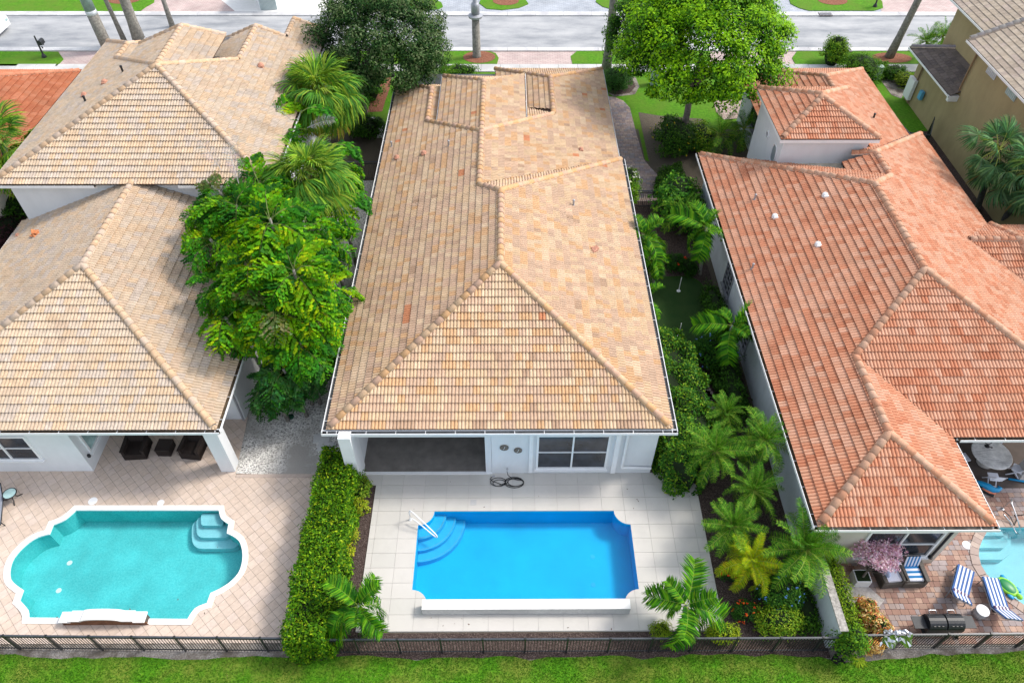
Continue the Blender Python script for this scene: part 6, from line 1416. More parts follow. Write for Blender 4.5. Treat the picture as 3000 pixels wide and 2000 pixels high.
# ================================================================ FENCES, FURNITURE, STREET THINGS
def fence(name, label, pts, h, n_panel, post_every, mat='black', rail='blackrail', pick=0.11, low=True):
    """pickets and posts each a part"""
    t = thing(name, label, 'fence', (*pts[0], 0))
    a, c = Vector((*pts[0], 0)), Vector((*pts[1], 0)); L = (c - a).length; d = (c - a) / L; rz = math.atan2(d.y, d.x)
    b = B(); b.box(((a + c) / 2 + Vector((0, 0, h - .02))), (L, .055, .045), rz); b.build('top_rail', MAT[rail], t)
    b = B(); b.box(((a + c) / 2 + Vector((0, 0, .14))), (L, .035, .035), rz); b.box(((a + c) / 2 + Vector((0, 0, h - .16))), (L, .03, .03), rz); b.build('rail', MAT[mat], t)
    pb = B(); pb.box((0, 0, h / 2 - .03), (.018, .018, h - .12)); pm = pb.mesh('picket', MAT[mat])
    ob = B(); ob.box((0, 0, h / 2), (.06, .06, h + .02)); ob.box((0, 0, h + .02), (.075, .075, .03)); om = ob.mesh('post', MAT[mat])
    n = int(L / pick); np_ = 0; rest = B()
    inv = _tbl[t.name].inverted()
    for k in range(n + 1):
        p = a + d * (L * k / n); mw = inv @ Matrix.Translation(p) @ Matrix.Rotation(rz, 4, 'Z')
        if k % post_every == 0: link('post', om, t, world=False, mw=mw)
        else: link('picket', pm, t, world=False, mw=mw)
    return t
FY = 10.28
fence('fence', 'black picket fence behind the tan terrace, left stretch up to the hedge', [(-26, 10.52), (-7.2, 10.27)], 1.34, 0, 14)
fence('fence', 'black picket fence along the mulch behind the white deck, middle stretch', [(-7.1, 10.22), (11.95, 10.22)], 1.34, 0, 14)
fence('fence', 'black picket fence behind the brick patio, right stretch with foil on it', [(12.9, 10.30), (26, 10.38)], 1.36, 0, 14)
t = fence('side_gate', 'low black railing across the garden path beside the middle house', [(7.3, 37.6), (9.3, 37.6)], 1.3, 0, 20, pick=.12)
t = fence('side_fence', 'black railing across the gravel strip beyond the fan palms', [(-11.6, 40.6), (-7.7, 40.6)], 1.4, 0, 18, pick=.12)
fence('side_fence', 'dark railing between the red house and the yellow house', [(25.6, 44.2), (28.4, 43.6)], 1.5, 0, 12, pick=.13)
fence('garden_gate', 'open black garden gate leaning by the olive yellow wall', [(28.4, 43.6), (29.6, 45.9)], 1.5, 0, 16, pick=.13)
# ---- bench-like raised pool wall
pw = thing('raised_pool_wall', 'low white raised wall along the near side of the blue pool', 'pool wall', (0.6, 11.85, 0))
rg = random.Random(4)
b = B(); b.box((0.68, 11.85, .25), (7.96, .36, .5)); b.build('wall', MAT['white'], pw)
xs = [-3.32 + 8.0 * k / 8 for k in range(9)]
for k in range(8):
    b = B(); b.box(((xs[k] + xs[k + 1]) / 2, 11.85, .515), (xs[k + 1] - xs[k] - .006, .40, .04)); b.build('cap_tile', MAT['coping'], pw)
    b = B(); b.box(((xs[k] + xs[k + 1]) / 2, 11.663, .25), (xs[k + 1] - xs[k] - .006, .012, .46)); b.build('face_tile', MAT['concrete'], pw)
# ---- spillway on the left pool with brick face
sw = thing('spillway_wall', 'white capped brick faced spillway wall with an arched middle on the near side of the turquoise pool', 'pool wall', tuple(G(308, 1830)))
A0, A1 = G(186, 1832), G(432, 1832); Y0 = A0.y; xl, xr = A0.x, A1.x; wd = xr - xl
def capz(f): return .34 + (.10 if .13 < f < .87 else 0) + (.16 * math.sqrt(max(0, 1 - ((f - .5) / .24) ** 2)) if abs(f - .5) < .24 else 0)
b = B(); N_ = 40
for k in range(N_):
    f0, f1 = k / N_, (k + 1) / N_; z = min(capz(f0 + 1e-4), capz(f1 - 1e-4)); b.box((xl + wd * (f0 + f1) / 2, Y0 + .17, z / 2), (wd / N_ + .001, .28, z))
b.build('wall', MAT['darkgrout'], sw)
b = B(); pr = [k / 48 for k in range(49)]; pts = []
for f in (0, .1299, .1301, .26, *[.26 + .48 * k / 16 for k in range(1, 16)], .74, .8699, .8701, 1): pts.append((xl + wd * f, capz(f + (1e-4 if f < .5 else -1e-4) * 0)))
for (x0, z0), (x1_, z1_) in zip(pts, pts[1:]):
    if x1_ - x0 < .01: continue
    b.bar((x0 - .01, Y0 + .17, z0 + .03), (x1_ + .01, Y0 + .17, z1_ + .03), .42, .07)
b.build('wall_cap', MAT['coping'], sw)
rg = random.Random(6)
for j in range(7):
    x = xl + .02 - (j % 2) * .13
    while x < xr:
        w_ = .25; f = (x + w_ / 2 - xl) / wd; z = .03 + j * .078
        if 0.02 < f < .98 and z + .06 < capz(f):
            b = B(); b.box((x + w_ / 2, Y0 + .024, z + .03), (w_ - .012, .03 + rg.uniform(0, .006), .066)); b.build('brick', MAT['brick'], sw)
        x += w_
# ---- pool rails
def rail(name, label, pts, r, mat):
    t = thing(name, label, 'handrail', pts[0])
    sm = []
    for i in range(len(pts) - 1):
        for k in range(4): sm.append(Vector(pts[i]).lerp(Vector(pts[i + 1]), k / 4))
    sm.append(Vector(pts[-1]))
    for _ in range(2): sm = [sm[0]] + [(sm[i - 1] + sm[i] * 2 + sm[i + 1]) / 4 for i in range(1, len(sm) - 1)] + [sm[-1]]
    b = B(); b.tube(sm, r, 8); b.build('tube', MAT[mat], t, True)
    d = B(); d.lathe([(r * 2.4, .05), (r * 2.4, .075), (r * 1.2, .085)], (pts[0][0], pts[0][1], 0), 12); d.build('anchor_plate', MAT[mat], t); return t
t = rail('pool_rail', 'white handrail curving into the blue pool at the corner steps', [(-4.15, 15.75, .05), (-4.15, 15.75, .85), (-3.95, 15.6, .9), (-3.0, 14.95, .25), (-2.95, 14.9, .1), (-3.05, 14.95, .02), (-3.8, 15.45, .38), (-4.05, 15.62, .4)], .028, 'trim')
t = rail('pool_rail', 'steel handrail at the steps of the pale pool at the right edge', [tuple(G(2935, 1492)), tuple(G(2935, 1492) + V((0, 0, .9))), tuple(G(2962, 1470, .95)), tuple(G(2985, 1530, .7)), tuple(G(2990, 1560, .1)), tuple(G(2978, 1565, -.1)), tuple(G(2962, 1530, .1)), tuple(G(2940, 1505, .35))], .028, 'steel')
b = B(); q = [G(2940, 1494, .3), G(2958, 1510, .25), G(2972, 1538, .15), G(2980, 1520, .1), G(2972, 1508, .2), G(2990, 1508, .05), G(3010, 1505, .05)]; b.tube(q, .022, 6)
tag(b.build('pool_hose', MAT['rubber']), 'black hose slung round the steel handrail at the right edge', 'hose')
# ---- skimmer lids, drains, box
for px, r_, lab in (((272, 1467), .19, 'round white skimmer lid on the tan terrace, bigger one at the left'), ((471, 1472), .15, 'round white skimmer lid on the tan terrace, smaller one at the right'), ((2833, 1596), .19, 'round white skimmer lid on the brick patio beside the pale pool')):
    c = G(*px, .05); b = B(); b.lathe([(r_, -.01), (r_, .012), (r_ * .93, .018), (r_ * .90, .014), (.03, .016), (.02, .022)], c, 24); tag(b.build('skimmer_lid', MAT['trim']), lab, 'lid', 'skimmer lids')
c = G(1387, 1471, .052); b = B(); b.box((c.x, c.y, .056), (.26, .26, .01)); b.lathe([(.03, .06), (.02, .075)], (c.x, c.y, 0), 10); tag(b.build('deck_drain', MAT['concrete']), 'small square drain cover in the white deck above the blue pool', 'drain')
c = G(852, 1221, .03); b = B(); b.lathe([(.15, 0), (.15, .05), (.1, .08)], c, 16); b.box((c.x, c.y, c.z + .085), (.16, .03, .02)); tag(b.build('valve_cover', plain('green_valve', (.02, .09, .05), .6)), 'round dark green valve cover in the gravel strip', 'cover')
c = G(912, 1921, .02); b = B(); b.box((c.x, c.y, .13), (.30, .24, .22)); b.box((c.x, c.y, .25), (.34, .28, .03)); tag(b.build('bait_box', MAT['rubber']), 'small black box on the bare soil at the near end of the hedge', 'box')
c = G(2458, 1937, .02); b = B(); rgb = random.Random(3)
for k in range(6): b.box((c.x + rgb.uniform(-.2, .2), c.y + rgb.uniform(-.12, .12), .06 + .03 * k), (.22, .12, .08), rgb.uniform(0, 3))
tag(b.build('tangled_netting', MAT['rubber']), 'dark tangled heap on the lawn edge below the wall hedge', 'netting')
# ---- hose on the deck
hs = thing('garden_hose', 'black garden hose coiled on the white deck below the wall tap', 'hose', (-.05, 17.8, .05))
pts = [Vector((-.05, 17.88, .42)), Vector((-.04, 17.84, .2)), Vector((-.1, 17.75, .07))]
rgh = random.Random(12)
for k in range(90):
    a = k * .42; cx, rx, ry = ((.30, .42, .24) if k < 55 else (-.42, .34, .20)); w_ = 1 + .18 * math.sin(k * .21)
    pts.append(Vector((cx + rx * w_ * math.cos(a), 17.55 + ry * w_ * math.sin(a) + .04 * math.sin(k * .13), .07 + .014 * (k % 5) / 2)))
pts += [Vector((-.9, 17.6, .07)), Vector((-1.0, 17.75, .07)), Vector((-.7, 17.85, .07))]
for _ in range(2): pts = [pts[0]] + [(pts[i - 1] + pts[i] * 2 + pts[i + 1]) / 4 for i in range(1, len(pts) - 1)] + [pts[-1]]
b = B(); b.tube(pts, .016, 6); b.build('tube', MAT['rubber'], hs, True)
b = B(); b.tube([(-.72, 17.85, .08), (-.6, 17.88, .1)], .028, 8); b.build('nozzle', MAT['greymetal'], hs)
# ---- putting green pins
for px, lab in (((1988, 852), 'white practice pin and cup at the far end of the putting green'), ((1987, 986), 'white practice pin and cup at the near end of the putting green')):
    c = G(*px, .05); t = thing('putting_pin', lab, 'golf pin', c, 'putting pins')
    b = B(); b.tube([c, c + V((0, 0, 1.0))], .022, 6); b.build('pole', MAT['trim'], t)
    b = B(); b.lathe([(.11, -.005), (.11, .012), (.07, .014)], c, 16); b.build('cup', MAT['trim'], t)
# ---- left terrace furniture
def local(b, M):
    b.v = [v3(M @ Vector(p)) for p in b.v]; return b
def wicker(name, label, c, w, d, rz, back, mat='wicker', seat_z=.40, arm=.62, cushions=None):
    t = thing(name, label, 'armchair' if back else 'footstool', c); M = Matrix.Translation(c) @ Matrix.Rotation(rz, 4, 'Z')
    b = B(); b.box((0, 0, seat_z / 2 + .02), (w, d, seat_z - .04))
    for sx in (-1, 1):
        for sy in (-1, 1): b.box((sx * (w / 2 - .05), sy * (d / 2 - .05), .01), (.07, .07, .06))
    for k in range(5): b.box((0, -d / 2 - .006, .06 + k * .07), (w - .04, .014, .05))
    local(b, M).build('base', MAT[mat], t)
    if back:
        for sx in (-1, 1): b = B(); b.box((sx * (w / 2 - .06), -.02, arm / 2 + .05), (.12, d - .06, arm - .06)); b.box((sx * (w / 2 - .06), -.02, arm + .03), (.15, d, .05)); local(b, M).build('armrest', MAT[mat], t)
        b = B(); b.box((0, d / 2 - .08, .55), (w - .26, .13, .62), 0, 0, Matrix.Rotation(-.18, 3, 'X')); b.box((0, d / 2 - .02, .87), (w - .22, .16, .05)); local(b, M).build('backrest', MAT[mat], t)
    else:
        b = B(); b.box((0, 0, seat_z + .02), (w + .03, d + .03, .05)); local(b, M).build('top', MAT[mat], t)
    if cushions: cushions(t, M)
    return t
wicker('wicker_armchair', 'dark brown wicker armchair under the left roof, nearer the door', tuple(G(408, 1322, .04)), 1.0, .92, .06, True)
wicker('wicker_armchair', 'dark brown wicker armchair under the left roof, next to the white column', tuple(G(572, 1322, .04)), .92, .9, -.1, True)
wicker('wicker_ottoman', 'dark brown wicker footstool between the two wicker armchairs', tuple(G(490, 1320, .04)), .62, .62, -.03, False, seat_z=.44)
# grey sling lounger cut by the left edge
def lounger_frame(t, M, L, w, mat, back_h=.75, seat=.36):
    for sx in (-1, 1):
        b = B(); b.tube([(sx * w / 2, -L / 2, seat - .03), (sx * w / 2, L * .14, seat), (sx * w / 2, L / 2, seat + back_h)], .022, 6); local(b, M).build('side_rail', MAT[mat], t, True)
        for y0, y1 in ((-L / 2 + .12, -L / 2 + .22), (L * .16, L * .30)):
            b = B(); b.tube([(sx * w / 2, y0, seat), (sx * (w / 2 + .02), y1 - .1, 0)], .02, 6); local(b, M).build('leg', MAT[mat], t, True)
    b = B(); b.tube([(-w / 2, L / 2, seat + back_h), (w / 2, L / 2, seat + back_h)], .022, 6); b.tube([(-w / 2, -L / 2, seat - .03), (w / 2, -L / 2, seat - .03)], .022, 6); local(b, M).build('crossbar', MAT[mat], t, True)
c = G(-5, 1500); t = thing('sun_lounger', 'grey sling lounger cut by the left edge beside the turquoise pool', 'sun lounger', c)
M = Matrix.Translation(c) @ Matrix.Rotation(.35, 4, 'Z'); lounger_frame(t, M, 1.9, .66, 'black', .35)
b = B(); b.add([(-.31, -.93, .345), (.31, -.93, .345), (.31, .27, .375), (-.31, .27, .375), (.31, .93, .70), (-.31, .93, .70)], [(0, 1, 2, 3), (3, 2, 4, 5)])
b.add([(-.31, -.93, .325), (.31, -.93, .325), (.31, .27, .355), (-.31, .27, .355), (.31, .93, .68), (-.31, .93, .68)], [(3, 2, 1, 0), (5, 4, 2, 3)]); local(b, M).build('sling', plain('grey_sling', (.27, .29, .34), .8, .1, 6), t)
# glass side table with curved legs
c = G(44, 1462, .04); t = thing('side_table', 'little round black framed glass side table by the grey lounger', 'table', c)
b = B(); ring = [(c.x + .27 * math.cos(a), c.y + .27 * math.sin(a), .52) for a in np.linspace(0, 2 * PI, 25)]; b.tube(ring, .024, 6)
for k in range(3): a = k * PI / 3 + .3; b.bar((c.x + .26 * math.cos(a), c.y + .26 * math.sin(a), .51), (c.x - .26 * math.cos(a), c.y - .26 * math.sin(a), .51), .012, .012)
b.build('frame', MAT['black'], t, True)
b = B(); b.lathe([(.25, .525), (.25, .535)], (c.x, c.y, 0), 24); b.build('glass_top', MAT['palepane'], t)
for k in range(3):
    a = k * 2.094 - 1.2; b = B(); b.tube([(c.x + .05 * math.cos(a), c.y + .05 * math.sin(a), .5), (c.x + .06 * math.cos(a), c.y + .06 * math.sin(a), .3), (c.x + .16 * math.cos(a), c.y + .16 * math.sin(a), .12), (c.x + .34 * math.cos(a), c.y + .34 * math.sin(a), .05)], .022, 6); b.build('leg', MAT['black'], t, True)
# ---- right patio furniture
def stripes(b, w, pts, n, z=.06):
    """padded cushion following pts (y,z), striped along its length: white material 0, blue material 1"""
    xs = [-w / 2 + w * k / n for k in range(n + 1)]
    for k in range(n):
        for (y0, z0), (y1, z1) in zip(pts, pts[1:]):
            b.add([(xs[k], y0, z0), (xs[k + 1], y0, z0), (xs[k + 1], y1, z1), (xs[k], y1, z1), (xs[k], y0, z0 + z), (xs[k + 1], y0, z0 + z), (xs[k + 1], y1, z1 + z), (xs[k], y1, z1 + z)],
                  [(3, 2, 1, 0), (4, 5, 6, 7), (0, 1, 5, 4), (2, 3, 7, 6), (1, 2, 6, 5), (3, 0, 4, 7)], k % 2)
def striped_lounger(label, far, near):
    far, near = G(*far, .3), G(*near, .6); c = (far + near) / 2; c.z = .05; d_ = near - far; rz = math.atan2(-d_.x, d_.y)
    t = thing('sun_lounger', label, 'sun lounger', c, 'striped sun loungers'); M = Matrix.Translation(c) @ Matrix.Rotation(rz, 4, 'Z')
    lounger_frame(t, M, 1.95, .64, 'greymetal', .62)
    b = B(); b.box((0, -.2, .34), (.58, 1.3, .02)); local(b, M).build('sling', MAT['black'], t)
    b = B(); stripes(b, .62, [(-.97, .37), (-.4, .38), (.3, .39)], 9); local(b, M).build('seat_cushion', [MAT['blue'], MAT['cushwhite']], t)
    b = B(); stripes(b, .62, [(.31, .42), (.65, .72), (.98, 1.02)], 9); local(b, M).build('back_cushion', [MAT['blue'], MAT['cushwhite']], t)
    b = B(); stripes(b, .56, [(.26, .47), (.40, .50)], 9, .07); local(b, M).build('bolster', [MAT['purple'], MAT['cushwhite']], t)
    return t
striped_lounger('blue and white striped lounger in the middle of the brick patio', (2826, 1668), (2806, 1775))
striped_lounger('blue and white striped lounger nearest the pale pool at the right', (2900, 1708), (2948, 1815))
c = G(2864, 1801, .05); t = thing('drum_table', 'round grey drum side table with a white top between the striped loungers', 'table', c)
b = B(); b.lathe([(.2, 0), (.225, .2), (.215, .42)], c, 24)
for k in range(12): a = k * PI / 6; b.bar(c + V((.225 * math.cos(a), .225 * math.sin(a), .02)), c + V((.222 * math.cos(a), .222 * math.sin(a), .40)), .02, .012)
b.build('drum', plain('drum_grey', (.42, .42, .43), .7), t, True)
b = B(); b.lathe([(.235, .42), (.24, .45), (.2, .465), (.02, .463), (.015, .47)], c, 24); b.build('top', MAT['trim'], t)
def cush_striped(t, M):
    b = B(); stripes(b, .6, [(.22, .44), (.36, .95)], 9, .11); local(b, M).build('back_cushion', [MAT['cushwhite'], MAT['brightblue']], t)
    b = B(); M2 = M @ Matrix.Translation((0, -.07, 0)) @ Matrix.Rotation(PI / 2, 4, 'Z'); stripes(b, .60, [(-.3, .40), (.3, .40)], 6, .11); local(b, M2).build('seat_cushion', [MAT['cushwhite'], MAT['brightblue']], t)
def cush_white(t, M):
    b = B(); b.box((0, -.06, .46), (.62, .62, .12)); local(b, M).build('seat_cushion', MAT['cushwhite'], t)
    b = B(); b.ell((.1, .24, .72), (.33, .13, .2), 12); local(b, M).build('pillow', plain('pale_blue_pillow', (.50, .56, .72), .9), t, True)
    b = B(); b.ell((-.24, .02, .66), (.13, .3, .2), 12); local(b, M).build('pillow', plain('pale_blue_pillow_side', (.46, .53, .72), .9), t, True)
wicker('patio_armchair', 'grey wicker armchair with blue and white striped cushions by the window', tuple(G(2660, 1690, .05)), .92, .88, .02, True, 'wickergrey', .38, .56, cush_striped)
wicker('patio_armchair', 'grey wicker armchair with white cushions beneath the pink blossom tree', tuple(G(2595, 1692, .05)), .9, .86, .10, True, 'wickergrey', .38, .56, cush_white)
# barbecue seen from above, back to the fence
c = G(2738, 1846, .05); bb = thing('barbecue', 'black double lidded barbecue grill standing at the right fence', 'barbecue', c)
for k, x in enumerate((-.34, .34)):
    b = B(); n = 10; prof = [(math.cos(a) * .30, math.sin(a) * .26) for a in np.linspace(0, PI, n)]
    vs = [(c.x + x + sx * .31, c.y + y_, .86 + z_) for sx in (-1, 1) for y_, z_ in prof]
    b.add(vs, [(i, i + 1, n + i + 1, n + i) for i in range(n - 1)] + [tuple(range(n - 1, -1, -1)), tuple(range(n, 2 * n))])
    for j in range(3): b.box((c.x + x - .15 + j * .15, c.y - .235, 1.02), (.07, .03, .05))
    lid = b.build('lid', MAT['black'], bb, False)
    h_ = B(); h_.tube([(c.x + x - .13, c.y + .28, .97), (c.x + x - .13, c.y + .40, 1.0), (c.x + x + .13, c.y + .40, 1.0), (c.x + x + .13, c.y + .28, .97)], .018, 6); h_.build('handle', MAT['steel'], lid, True)
b = B(); b.box((c.x, c.y, .72), (1.36, .60, .26)); b.build('firebox', MAT['black'], bb)
for sx in (-1, 1): b = B(); b.box((c.x + sx * .92, c.y, .84), (.46, .46, .035)); b.build('side_shelf', plain('grey_shelf_%d' % sx, (.045, .048, .052), .5), bb)
b = B(); b.box((c.x, c.y, .22), (1.2, .4, .03)); b.build('lower_shelf', MAT['black'], bb)
for sx in (-1, 1):
    for sy in (-1, 1): b = B(); b.bar((c.x + sx * .6, c.y + sy * .24, .6), (c.x + sx * .68, c.y + sy * .24, .02), .04, .04, 0, (1, 1, 1), (0, 1, 0)); b.build('leg', MAT['black'], bb)
for sy in (-1, 1):
    b = B(); b.lathe([(.11, -.02), (.11, .02)], (0, 0, 0), 14); b.v = [(c.x - 1.16 + p[2], c.y + sy * .24, .66 + p[1]) if 0 else (c.x + .7 + p[2], c.y + sy * .24 + p[0], .12 + p[1]) for p in b.v]; b.build('wheel', MAT['rubber'], bb)
# foil sheet over the rail
b = B(); rgf = random.Random(8); nx, ny = 14, 9; vs = []
p0 = V((13.62, 10.45, 1.42))
for i in range(nx):
    for j in range(ny):
        x = p0.x + i / (nx - 1) * .98; s = j / (ny - 1); over = s - .35
        y_ = p0.y - .05 - .16 * s + .1 * math.sin(i * .9) * s; z_ = 1.43 - max(0, over) * .85 + (-.25 * max(0, -over)) + rgf.uniform(-.045, .045); vs.append((x + rgf.uniform(-.02, .02) + .12 * s * (i / nx - .5), y_ - .25 * (s - .35) + rgf.uniform(-.05, .05), z_))
b.add(vs, [(i * ny + j, (i + 1) * ny + j, (i + 1) * ny + j + 1, i * ny + j + 1) for i in range(nx - 1) for j in range(ny - 1)])
tag(b.build('foil_sheet', MAT['foil']), 'crumpled silver foil sheet draped over the right fence rail', 'foil')
# purple cloth bag beside the lounger
c = G(2772, 1812, .05); b = B(); b.ell((c.x, c.y, .17), (.17, .17, .17), 10); b.ell((c.x + .05, c.y - .05, .3), (.08, .08, .07), 8); tag(b.build('cloth_bag', MAT['purple'], None, True), 'small dark purple cloth bag on the patio between grill and lounger', 'bag')
# turtle float
c = G(2946, 1722, .0); tt = thing('turtle_float', 'green and blue inflatable turtle at the edge of the pale pool', 'pool float', c); M = Matrix.Translation(c + V((0, 0, .04))) @ Matrix.Rotation(-1.0, 4, 'Z')
b = B(); b.ell((0, 0, .1), (.40, .27, .12), 14); local(b, M).build('shell', MAT['toydark'], tt, True)
b = B(); b.lathe([(.34, 0), (.41, .05), (.40, .1), (.33, .13)], (0, 0, .03), 18, 0, (1, 1, 1), 1.08, .74); local(b, M).build('rim', MAT['toygreen'], tt, True)
for (x, y_), nm in (((.3, .24), 'flipper'), ((.3, -.24), 'flipper'), ((-.3, .24), 'flipper'), ((-.3, -.24), 'flipper')): b = B(); b.ell((x, y_, .08), (.15, .1, .06), 10); local(b, M).build(nm, MAT['toyblue'], tt, True)
b = B(); b.ell((.5, 0, .12), (.13, .11, .1), 10); local(b, M).build('head', MAT['toygreen'], tt, True)
# covered patio: table, chairs, candle holder, toys
c = G(2905, 1330, .0); c = V((c.x, c.y, 0)); c = G(2906, 1328, .78); c.z = 0
tb = thing('round_table', 'round white marble table in the covered patio at the right edge', 'table', c)
b = B(); b.lathe([(.80, .74), (.84, .76), (.84, .79), (.81, .80)], c, 32); b.build('tabletop', MAT['marble'], tb)
b = B(); b.lathe([(.34, .05), (.3, .1), (.09, .2), (.08, .6), (.25, .74)], c, 16); b.build('pedestal', MAT['greystucco'], tb, True)
b = B()
for k in range(9): a = k * .7; b.bar((c.x + .7 * math.cos(a), c.y - .7 + k * .16, .803), (c.x - .2 + .5 * math.cos(a * 1.7), c.y - .6 + k * .16, .803), .012, .002)
b.build('marble_vein', plain('vein', (.34, .34, .35), .3), tb)
q = c + V((-.06, .38, .80)); cs = thing('candle_holder', 'black branching candle holder standing on the round marble table', 'candle holder', q)
b = B(); b.lathe([(.11, 0), (.1, .02), (.02, .04), (.02, .16)], q, 12)
for k in range(3): a = k * 2.1 + .4; b.tube([q + V((0, 0, .12)), q + V((.16 * math.cos(a), .16 * math.sin(a), .16)), q + V((.26 * math.cos(a), .26 * math.sin(a), .26))], .016, 6); b.lathe([(.03, .25), (.04, .28)], q + V((.26 * math.cos(a), .26 * math.sin(a), 0)), 8)
b.build('stand', MAT['black'], cs)
def folding_chair(label, p, rz):
    t = thing('folding_chair', label, 'folding chair', p, 'white folding chairs round the marble table'); M = Matrix.Translation(p) @ Matrix.Rotation(rz, 4, 'Z'); mt = MAT['cushwhite']
    b = B(); b.box((0, -.02, .45), (.42, .40, .05)); local(b, M).build('seat', mt, t)
    for z_ in (.62, .74, .86): b = B(); b.box((0, .22 + (z_ - .45) * .22, z_), (.40, .03, .085)); local(b, M).build('back_slat', mt, t)
    for sx in (-1, 1):
        b = B(); b.bar((sx * .21, -.26, 0), (sx * .21, .34, .95), .03, .045); local(b, M).build('leg', mt, t)
        b = B(); b.bar((sx * .17, .30, 0), (sx * .17, -.16, .46), .03, .045); local(b, M).build('leg', mt, t)
    b = B(); b.bar((-.17, .24, .1), (.17, .24, .1), .03, .03); local(b, M).build('stretcher', mt, t)
    return t
folding_chair('white folding chair at the near side of the marble table', tuple(c + V((-.25, -1.05, 0)) + V((0, 0, .05))), PI - .12)
folding_chair('white folding chair at the left of the marble table under the roof edge', tuple(c + V((-1.15, -.02, .05))), PI / 2 + .2)
folding_chair('white folding chair at the right of the marble table', tuple(c + V((1.02, -.62, .05))), -2.25)
folding_chair('white folding chair at the far right of the marble table', tuple(c + V((.75, .85, .05))), -.6)
p0 = G(2955, 1402, .1); b = B(); b.tube([p0, p0 + V((1.3, -.28, 0))], .05, 10); tag(b.build('pool_noodle', MAT['toyblue'], None, True), 'long blue foam noodle on the bricks near the marble table', 'pool noodle')
dq = G(2888, 1432, .1); dt = thing('inflatable_toy', 'blue inflatable sea animal toy with an orange belly by the right eave', 'pool toy', dq); M = Matrix.Translation(dq) @ Matrix.Rotation(-.6, 4, 'Z')
b = B(); b.tube([(-.55, .1, .06), (-.3, .06, .14), (0, 0, .2), (.25, -.02, .18), (.4, .06, .2), (.46, .2, .22), (.36, .28, .2)], [.05, .11, .15, .13, .1, .08, .05], 10); local(b, M).build('body', MAT['toyblue'], dt, True)
b = B(); b.tube([(-.15, -.1, .05), (.15, -.13, .06), (.38, -.06, .08)], [.05, .07, .05], 8); local(b, M).build('belly', MAT['pink'], dt, True)
b = B(); b.box((-.2, -.1, .02), (1.1, .35, .03)); b.box((-.2, -.1, .05), (1.0, .3, .02)); local(b, M); tag(b.build('folded_mat', MAT['black']), 'dark folded mat on the bricks beneath the blue inflatable toy', 'mat')
# ---- street things
def utility(label, p, h=1.0, w=.5):
    t = thing('utility_box', label, 'utility box', p, 'utility boxes by the street'); b = B(); b.box(p + V((0, 0, h / 2)), (w, w * .8, h)); b.build('cabinet', MAT['pedestal'], t)
    b = B(); b.box(p + V((0, 0, h + .02)), (w + .05, w * .8 + .05, .07)); b.build('lid', MAT['pedestal'], t); return t
utility('pale utility box half hidden by the low palms of the front garden', G(1240, 212), 1.1, .45)
utility('pale green utility box on the lawn under the lime tree', G(1915, 248), 1.2, .55)
utility('pale blue grey utility box at the red roof corner by the sidewalk', G(2565, 232), 1.0, .5)
utility('flat pale utility box low in the front garden behind the middle house', G(1194, 232), .35, .8)
pb = thing('street_post', 'grey ribbed post with a collar and rounded cap in its own mulch ring', 'post', G(1397, 168)); q = G(1397, 168)
b = B(); b.tube([q, q + V((0, 0, .15)), q + V((0, 0, 3.2))], [.42, .34, .30], 14); b.build('shaft', MAT['palmbark'], pb, True)
b = B(); b.lathe([(.3, 3.2), (.55, 3.25), (.58, 3.4), (.34, 3.5)], q, 18); b.build('collar', MAT['greymetal'], pb)
b = B(); b.lathe([(.32, 3.5), (.34, 4.2), (.26, 4.35), (.2, 4.4), (.18, 4.75), (.06, 4.9)], q, 16); b.build('cap', MAT['greymetal'], pb, True)
def mailbox(label, q, lean=0):
    t = thing('mailbox', label, 'mailbox', q); b = B(); b.tube([q, q + V((0, 0, .2)), q + V((0, 0, 1.75))], [.13, .075, .055], 8); b.lathe([(.2, 0), (.16, .15), (.08, .3)], q, 10); b.build('post', MAT['black'], t)
    b = B(); n = 8; pr_ = [(-.16, 1.1), (.16, 1.1)] + [(.16 * math.cos(a), 1.32 + .16 * math.sin(a)) for a in np.linspace(0, PI, n)]
    m = len(pr_); vs = [(q.x + .30 + x, q.y + s, q.z + z) for s in (-.28, .28) for x, z in pr_]; b.add(vs, [(i, (i + 1) % m, m + (i + 1) % m, m + i) for i in range(m)] + [tuple(range(m - 1, -1, -1)), tuple(range(m, 2 * m))]); b.build('box', MAT['greymetal'] if lean else MAT['black'], t)
    b = B(); b.bar(q + V((0, 0, 1.05)), q + V((.45, 0, 1.05)), .06, .06); b.box(q + V((.4, -.3, .95)), (.1, .03, .16)); b.build('bracket', MAT['black'], t)
mailbox('black mailbox on a post on the left verge', G(130, 168, .07))
mailbox('dark mailbox post on the far verge at the top right', G(2563, 20, .09))
for px, lab in (((2418, 42), 'rusty storm drain grate in the far kerb'), ((2474, 147), 'rusty storm drain grate in the near kerb')):
    p = G(*px, .13); t = thing('storm_drain', lab, 'drain grate', p, 'storm drains in the kerbs'); b = B(); b.box(p, (1.15, .62, .02)); b.build('frame', plain('drain_frame_%d' % px[0], (.10, .075, .07), .8), t)
    for k in range(9): b = B(); b.box(p + V((-.48 + k * .12, 0, .018)), (.05, .56, .02)); b.build('bar', MAT['greymetal'], t)
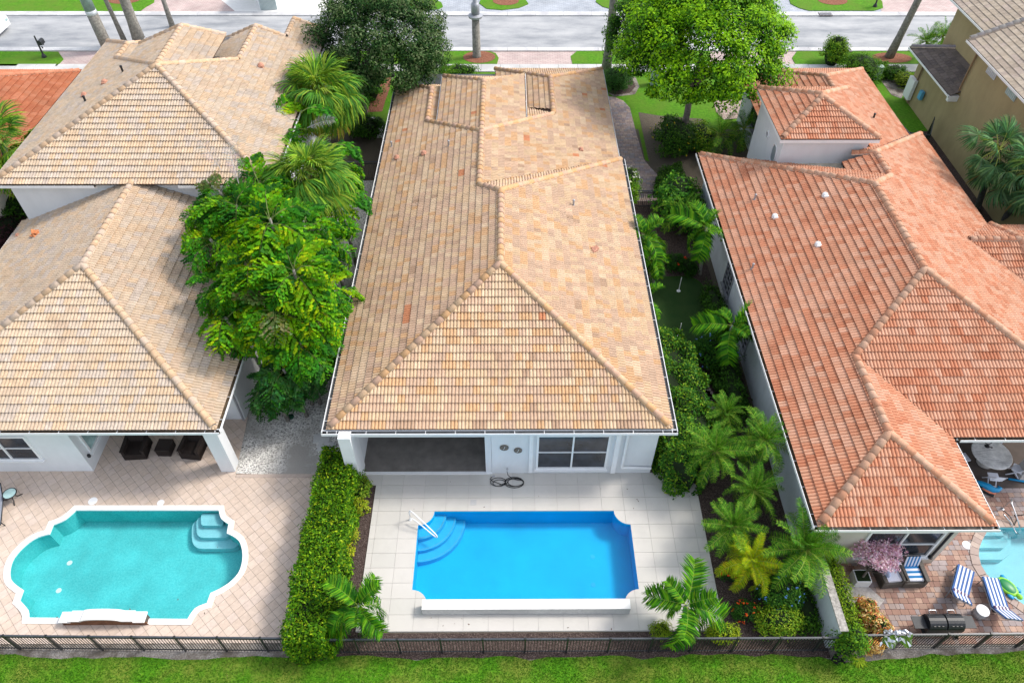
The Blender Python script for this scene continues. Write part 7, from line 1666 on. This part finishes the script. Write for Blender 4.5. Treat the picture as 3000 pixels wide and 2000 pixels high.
# white van whose nose shows at the left edge, pale shed across the road
vn = thing('white_van', 'white van whose front end just enters the picture at the left edge of the road', 'van', (-44.5, 62.2, 0))
b = B(); prof = [(0, .35), (0, 1.05), (.75, 1.25), (1.35, 2.05), (1.6, 2.2), (5.2, 2.25), (5.3, .35)]
vx = -42.7; n = len(prof); vs = [(vx - x, 62.2 + s, z) for s in (-.98, .98) for x, z in prof]; b.add(vs, [((i + 1) % n, i, n + i, n + (i + 1) % n) for i in range(n)] + [tuple(range(n)), tuple(range(2 * n - 1, n - 1, -1))]); b.build('body', MAT['trim'], vn)
b = B(); b.add([(vx - .79, 61.35, 1.29), (vx - .79, 63.05, 1.29), (vx - 1.34, 63.0, 2.06), (vx - 1.34, 61.4, 2.06)], [(0, 1, 2, 3)]); b.v = [(p[0] + .02, p[1], p[2] + .02) for p in b.v]; b.build('windscreen', MAT['glass'], vn)
for x in (.95, 4.2):
    for sy in (-.9, .9):
        b = B(); b.lathe([(.34, -.1), (.34, .1), (.2, .11)], (0, 0, 0), 16); b.v = [(vx - x + p[0], 62.2 + sy + p[2], .34 + p[1]) for p in b.v]; b.build('wheel', MAT['rubber'], vn)
for sy in (-.7, .7): b = B(); b.box((vx + .01, 62.2 + sy, .85), (.05, .3, .18)); b.build('headlight', MAT['palepane'], vn)
sd = thing('white_shed', 'pale ribbed shed on the white driveway across the road, cut by the top edge', 'shed', G(770, 20))
p = G(762, 36); q = G(812, 34)
b = B(); b.prism([(p.x, p.y + .3), (q.x, q.y + .3), (q.x + .1, q.y + 5), (p.x - 2.0, p.y + 5)], 0, 2.3); b.build('wall', MAT['trim'], sd)
b = B()
for k in range(14): f = (k + .5) / 14; x = p.x + (q.x - p.x) * f; b.box((x, p.y + .28 + (q.y - p.y) * f, 1.15), (.05, .06, 2.2))
b.build('rib', MAT['pedestal'], sd, kind='stuff')
b = B(); b.box(((p.x + q.x) / 2 - .5, p.y + 2.6, 2.36), (q.x - p.x + 2.4, 5.2, .1)); b.build('roof', MAT['trim'], sd)
# leaves and litter lying about
rgl = random.Random(17)
lit = B()
for k in range(46):
    px, py = rgl.choice(((rgl.uniform(130, 880), rgl.uniform(1400, 1840)), (rgl.uniform(1120, 2060), rgl.uniform(1400, 1500)), (rgl.uniform(1250, 2050), rgl.uniform(1805, 1845)), (rgl.uniform(2700, 2850), rgl.uniform(1600, 1830))))
    p = G(px, py, .055); a = rgl.uniform(0, 6); s = rgl.uniform(.025, .05); lit.add([p + V((s * math.cos(a), s * math.sin(a), .004)), p + V((-s * .4 * math.sin(a), s * .4 * math.cos(a), .012)), p - V((s * math.cos(a), s * math.sin(a), -.004)), p + V((s * .4 * math.sin(a), -s * .4 * math.cos(a), .008))], [(0, 1, 2, 3)], 0, rgl.choice([(.10, .05, .03), (.16, .08, .05), (.08, .06, .04)]))
o = lit.build('fallen_leaves', MAT['paver'], kind='stuff')
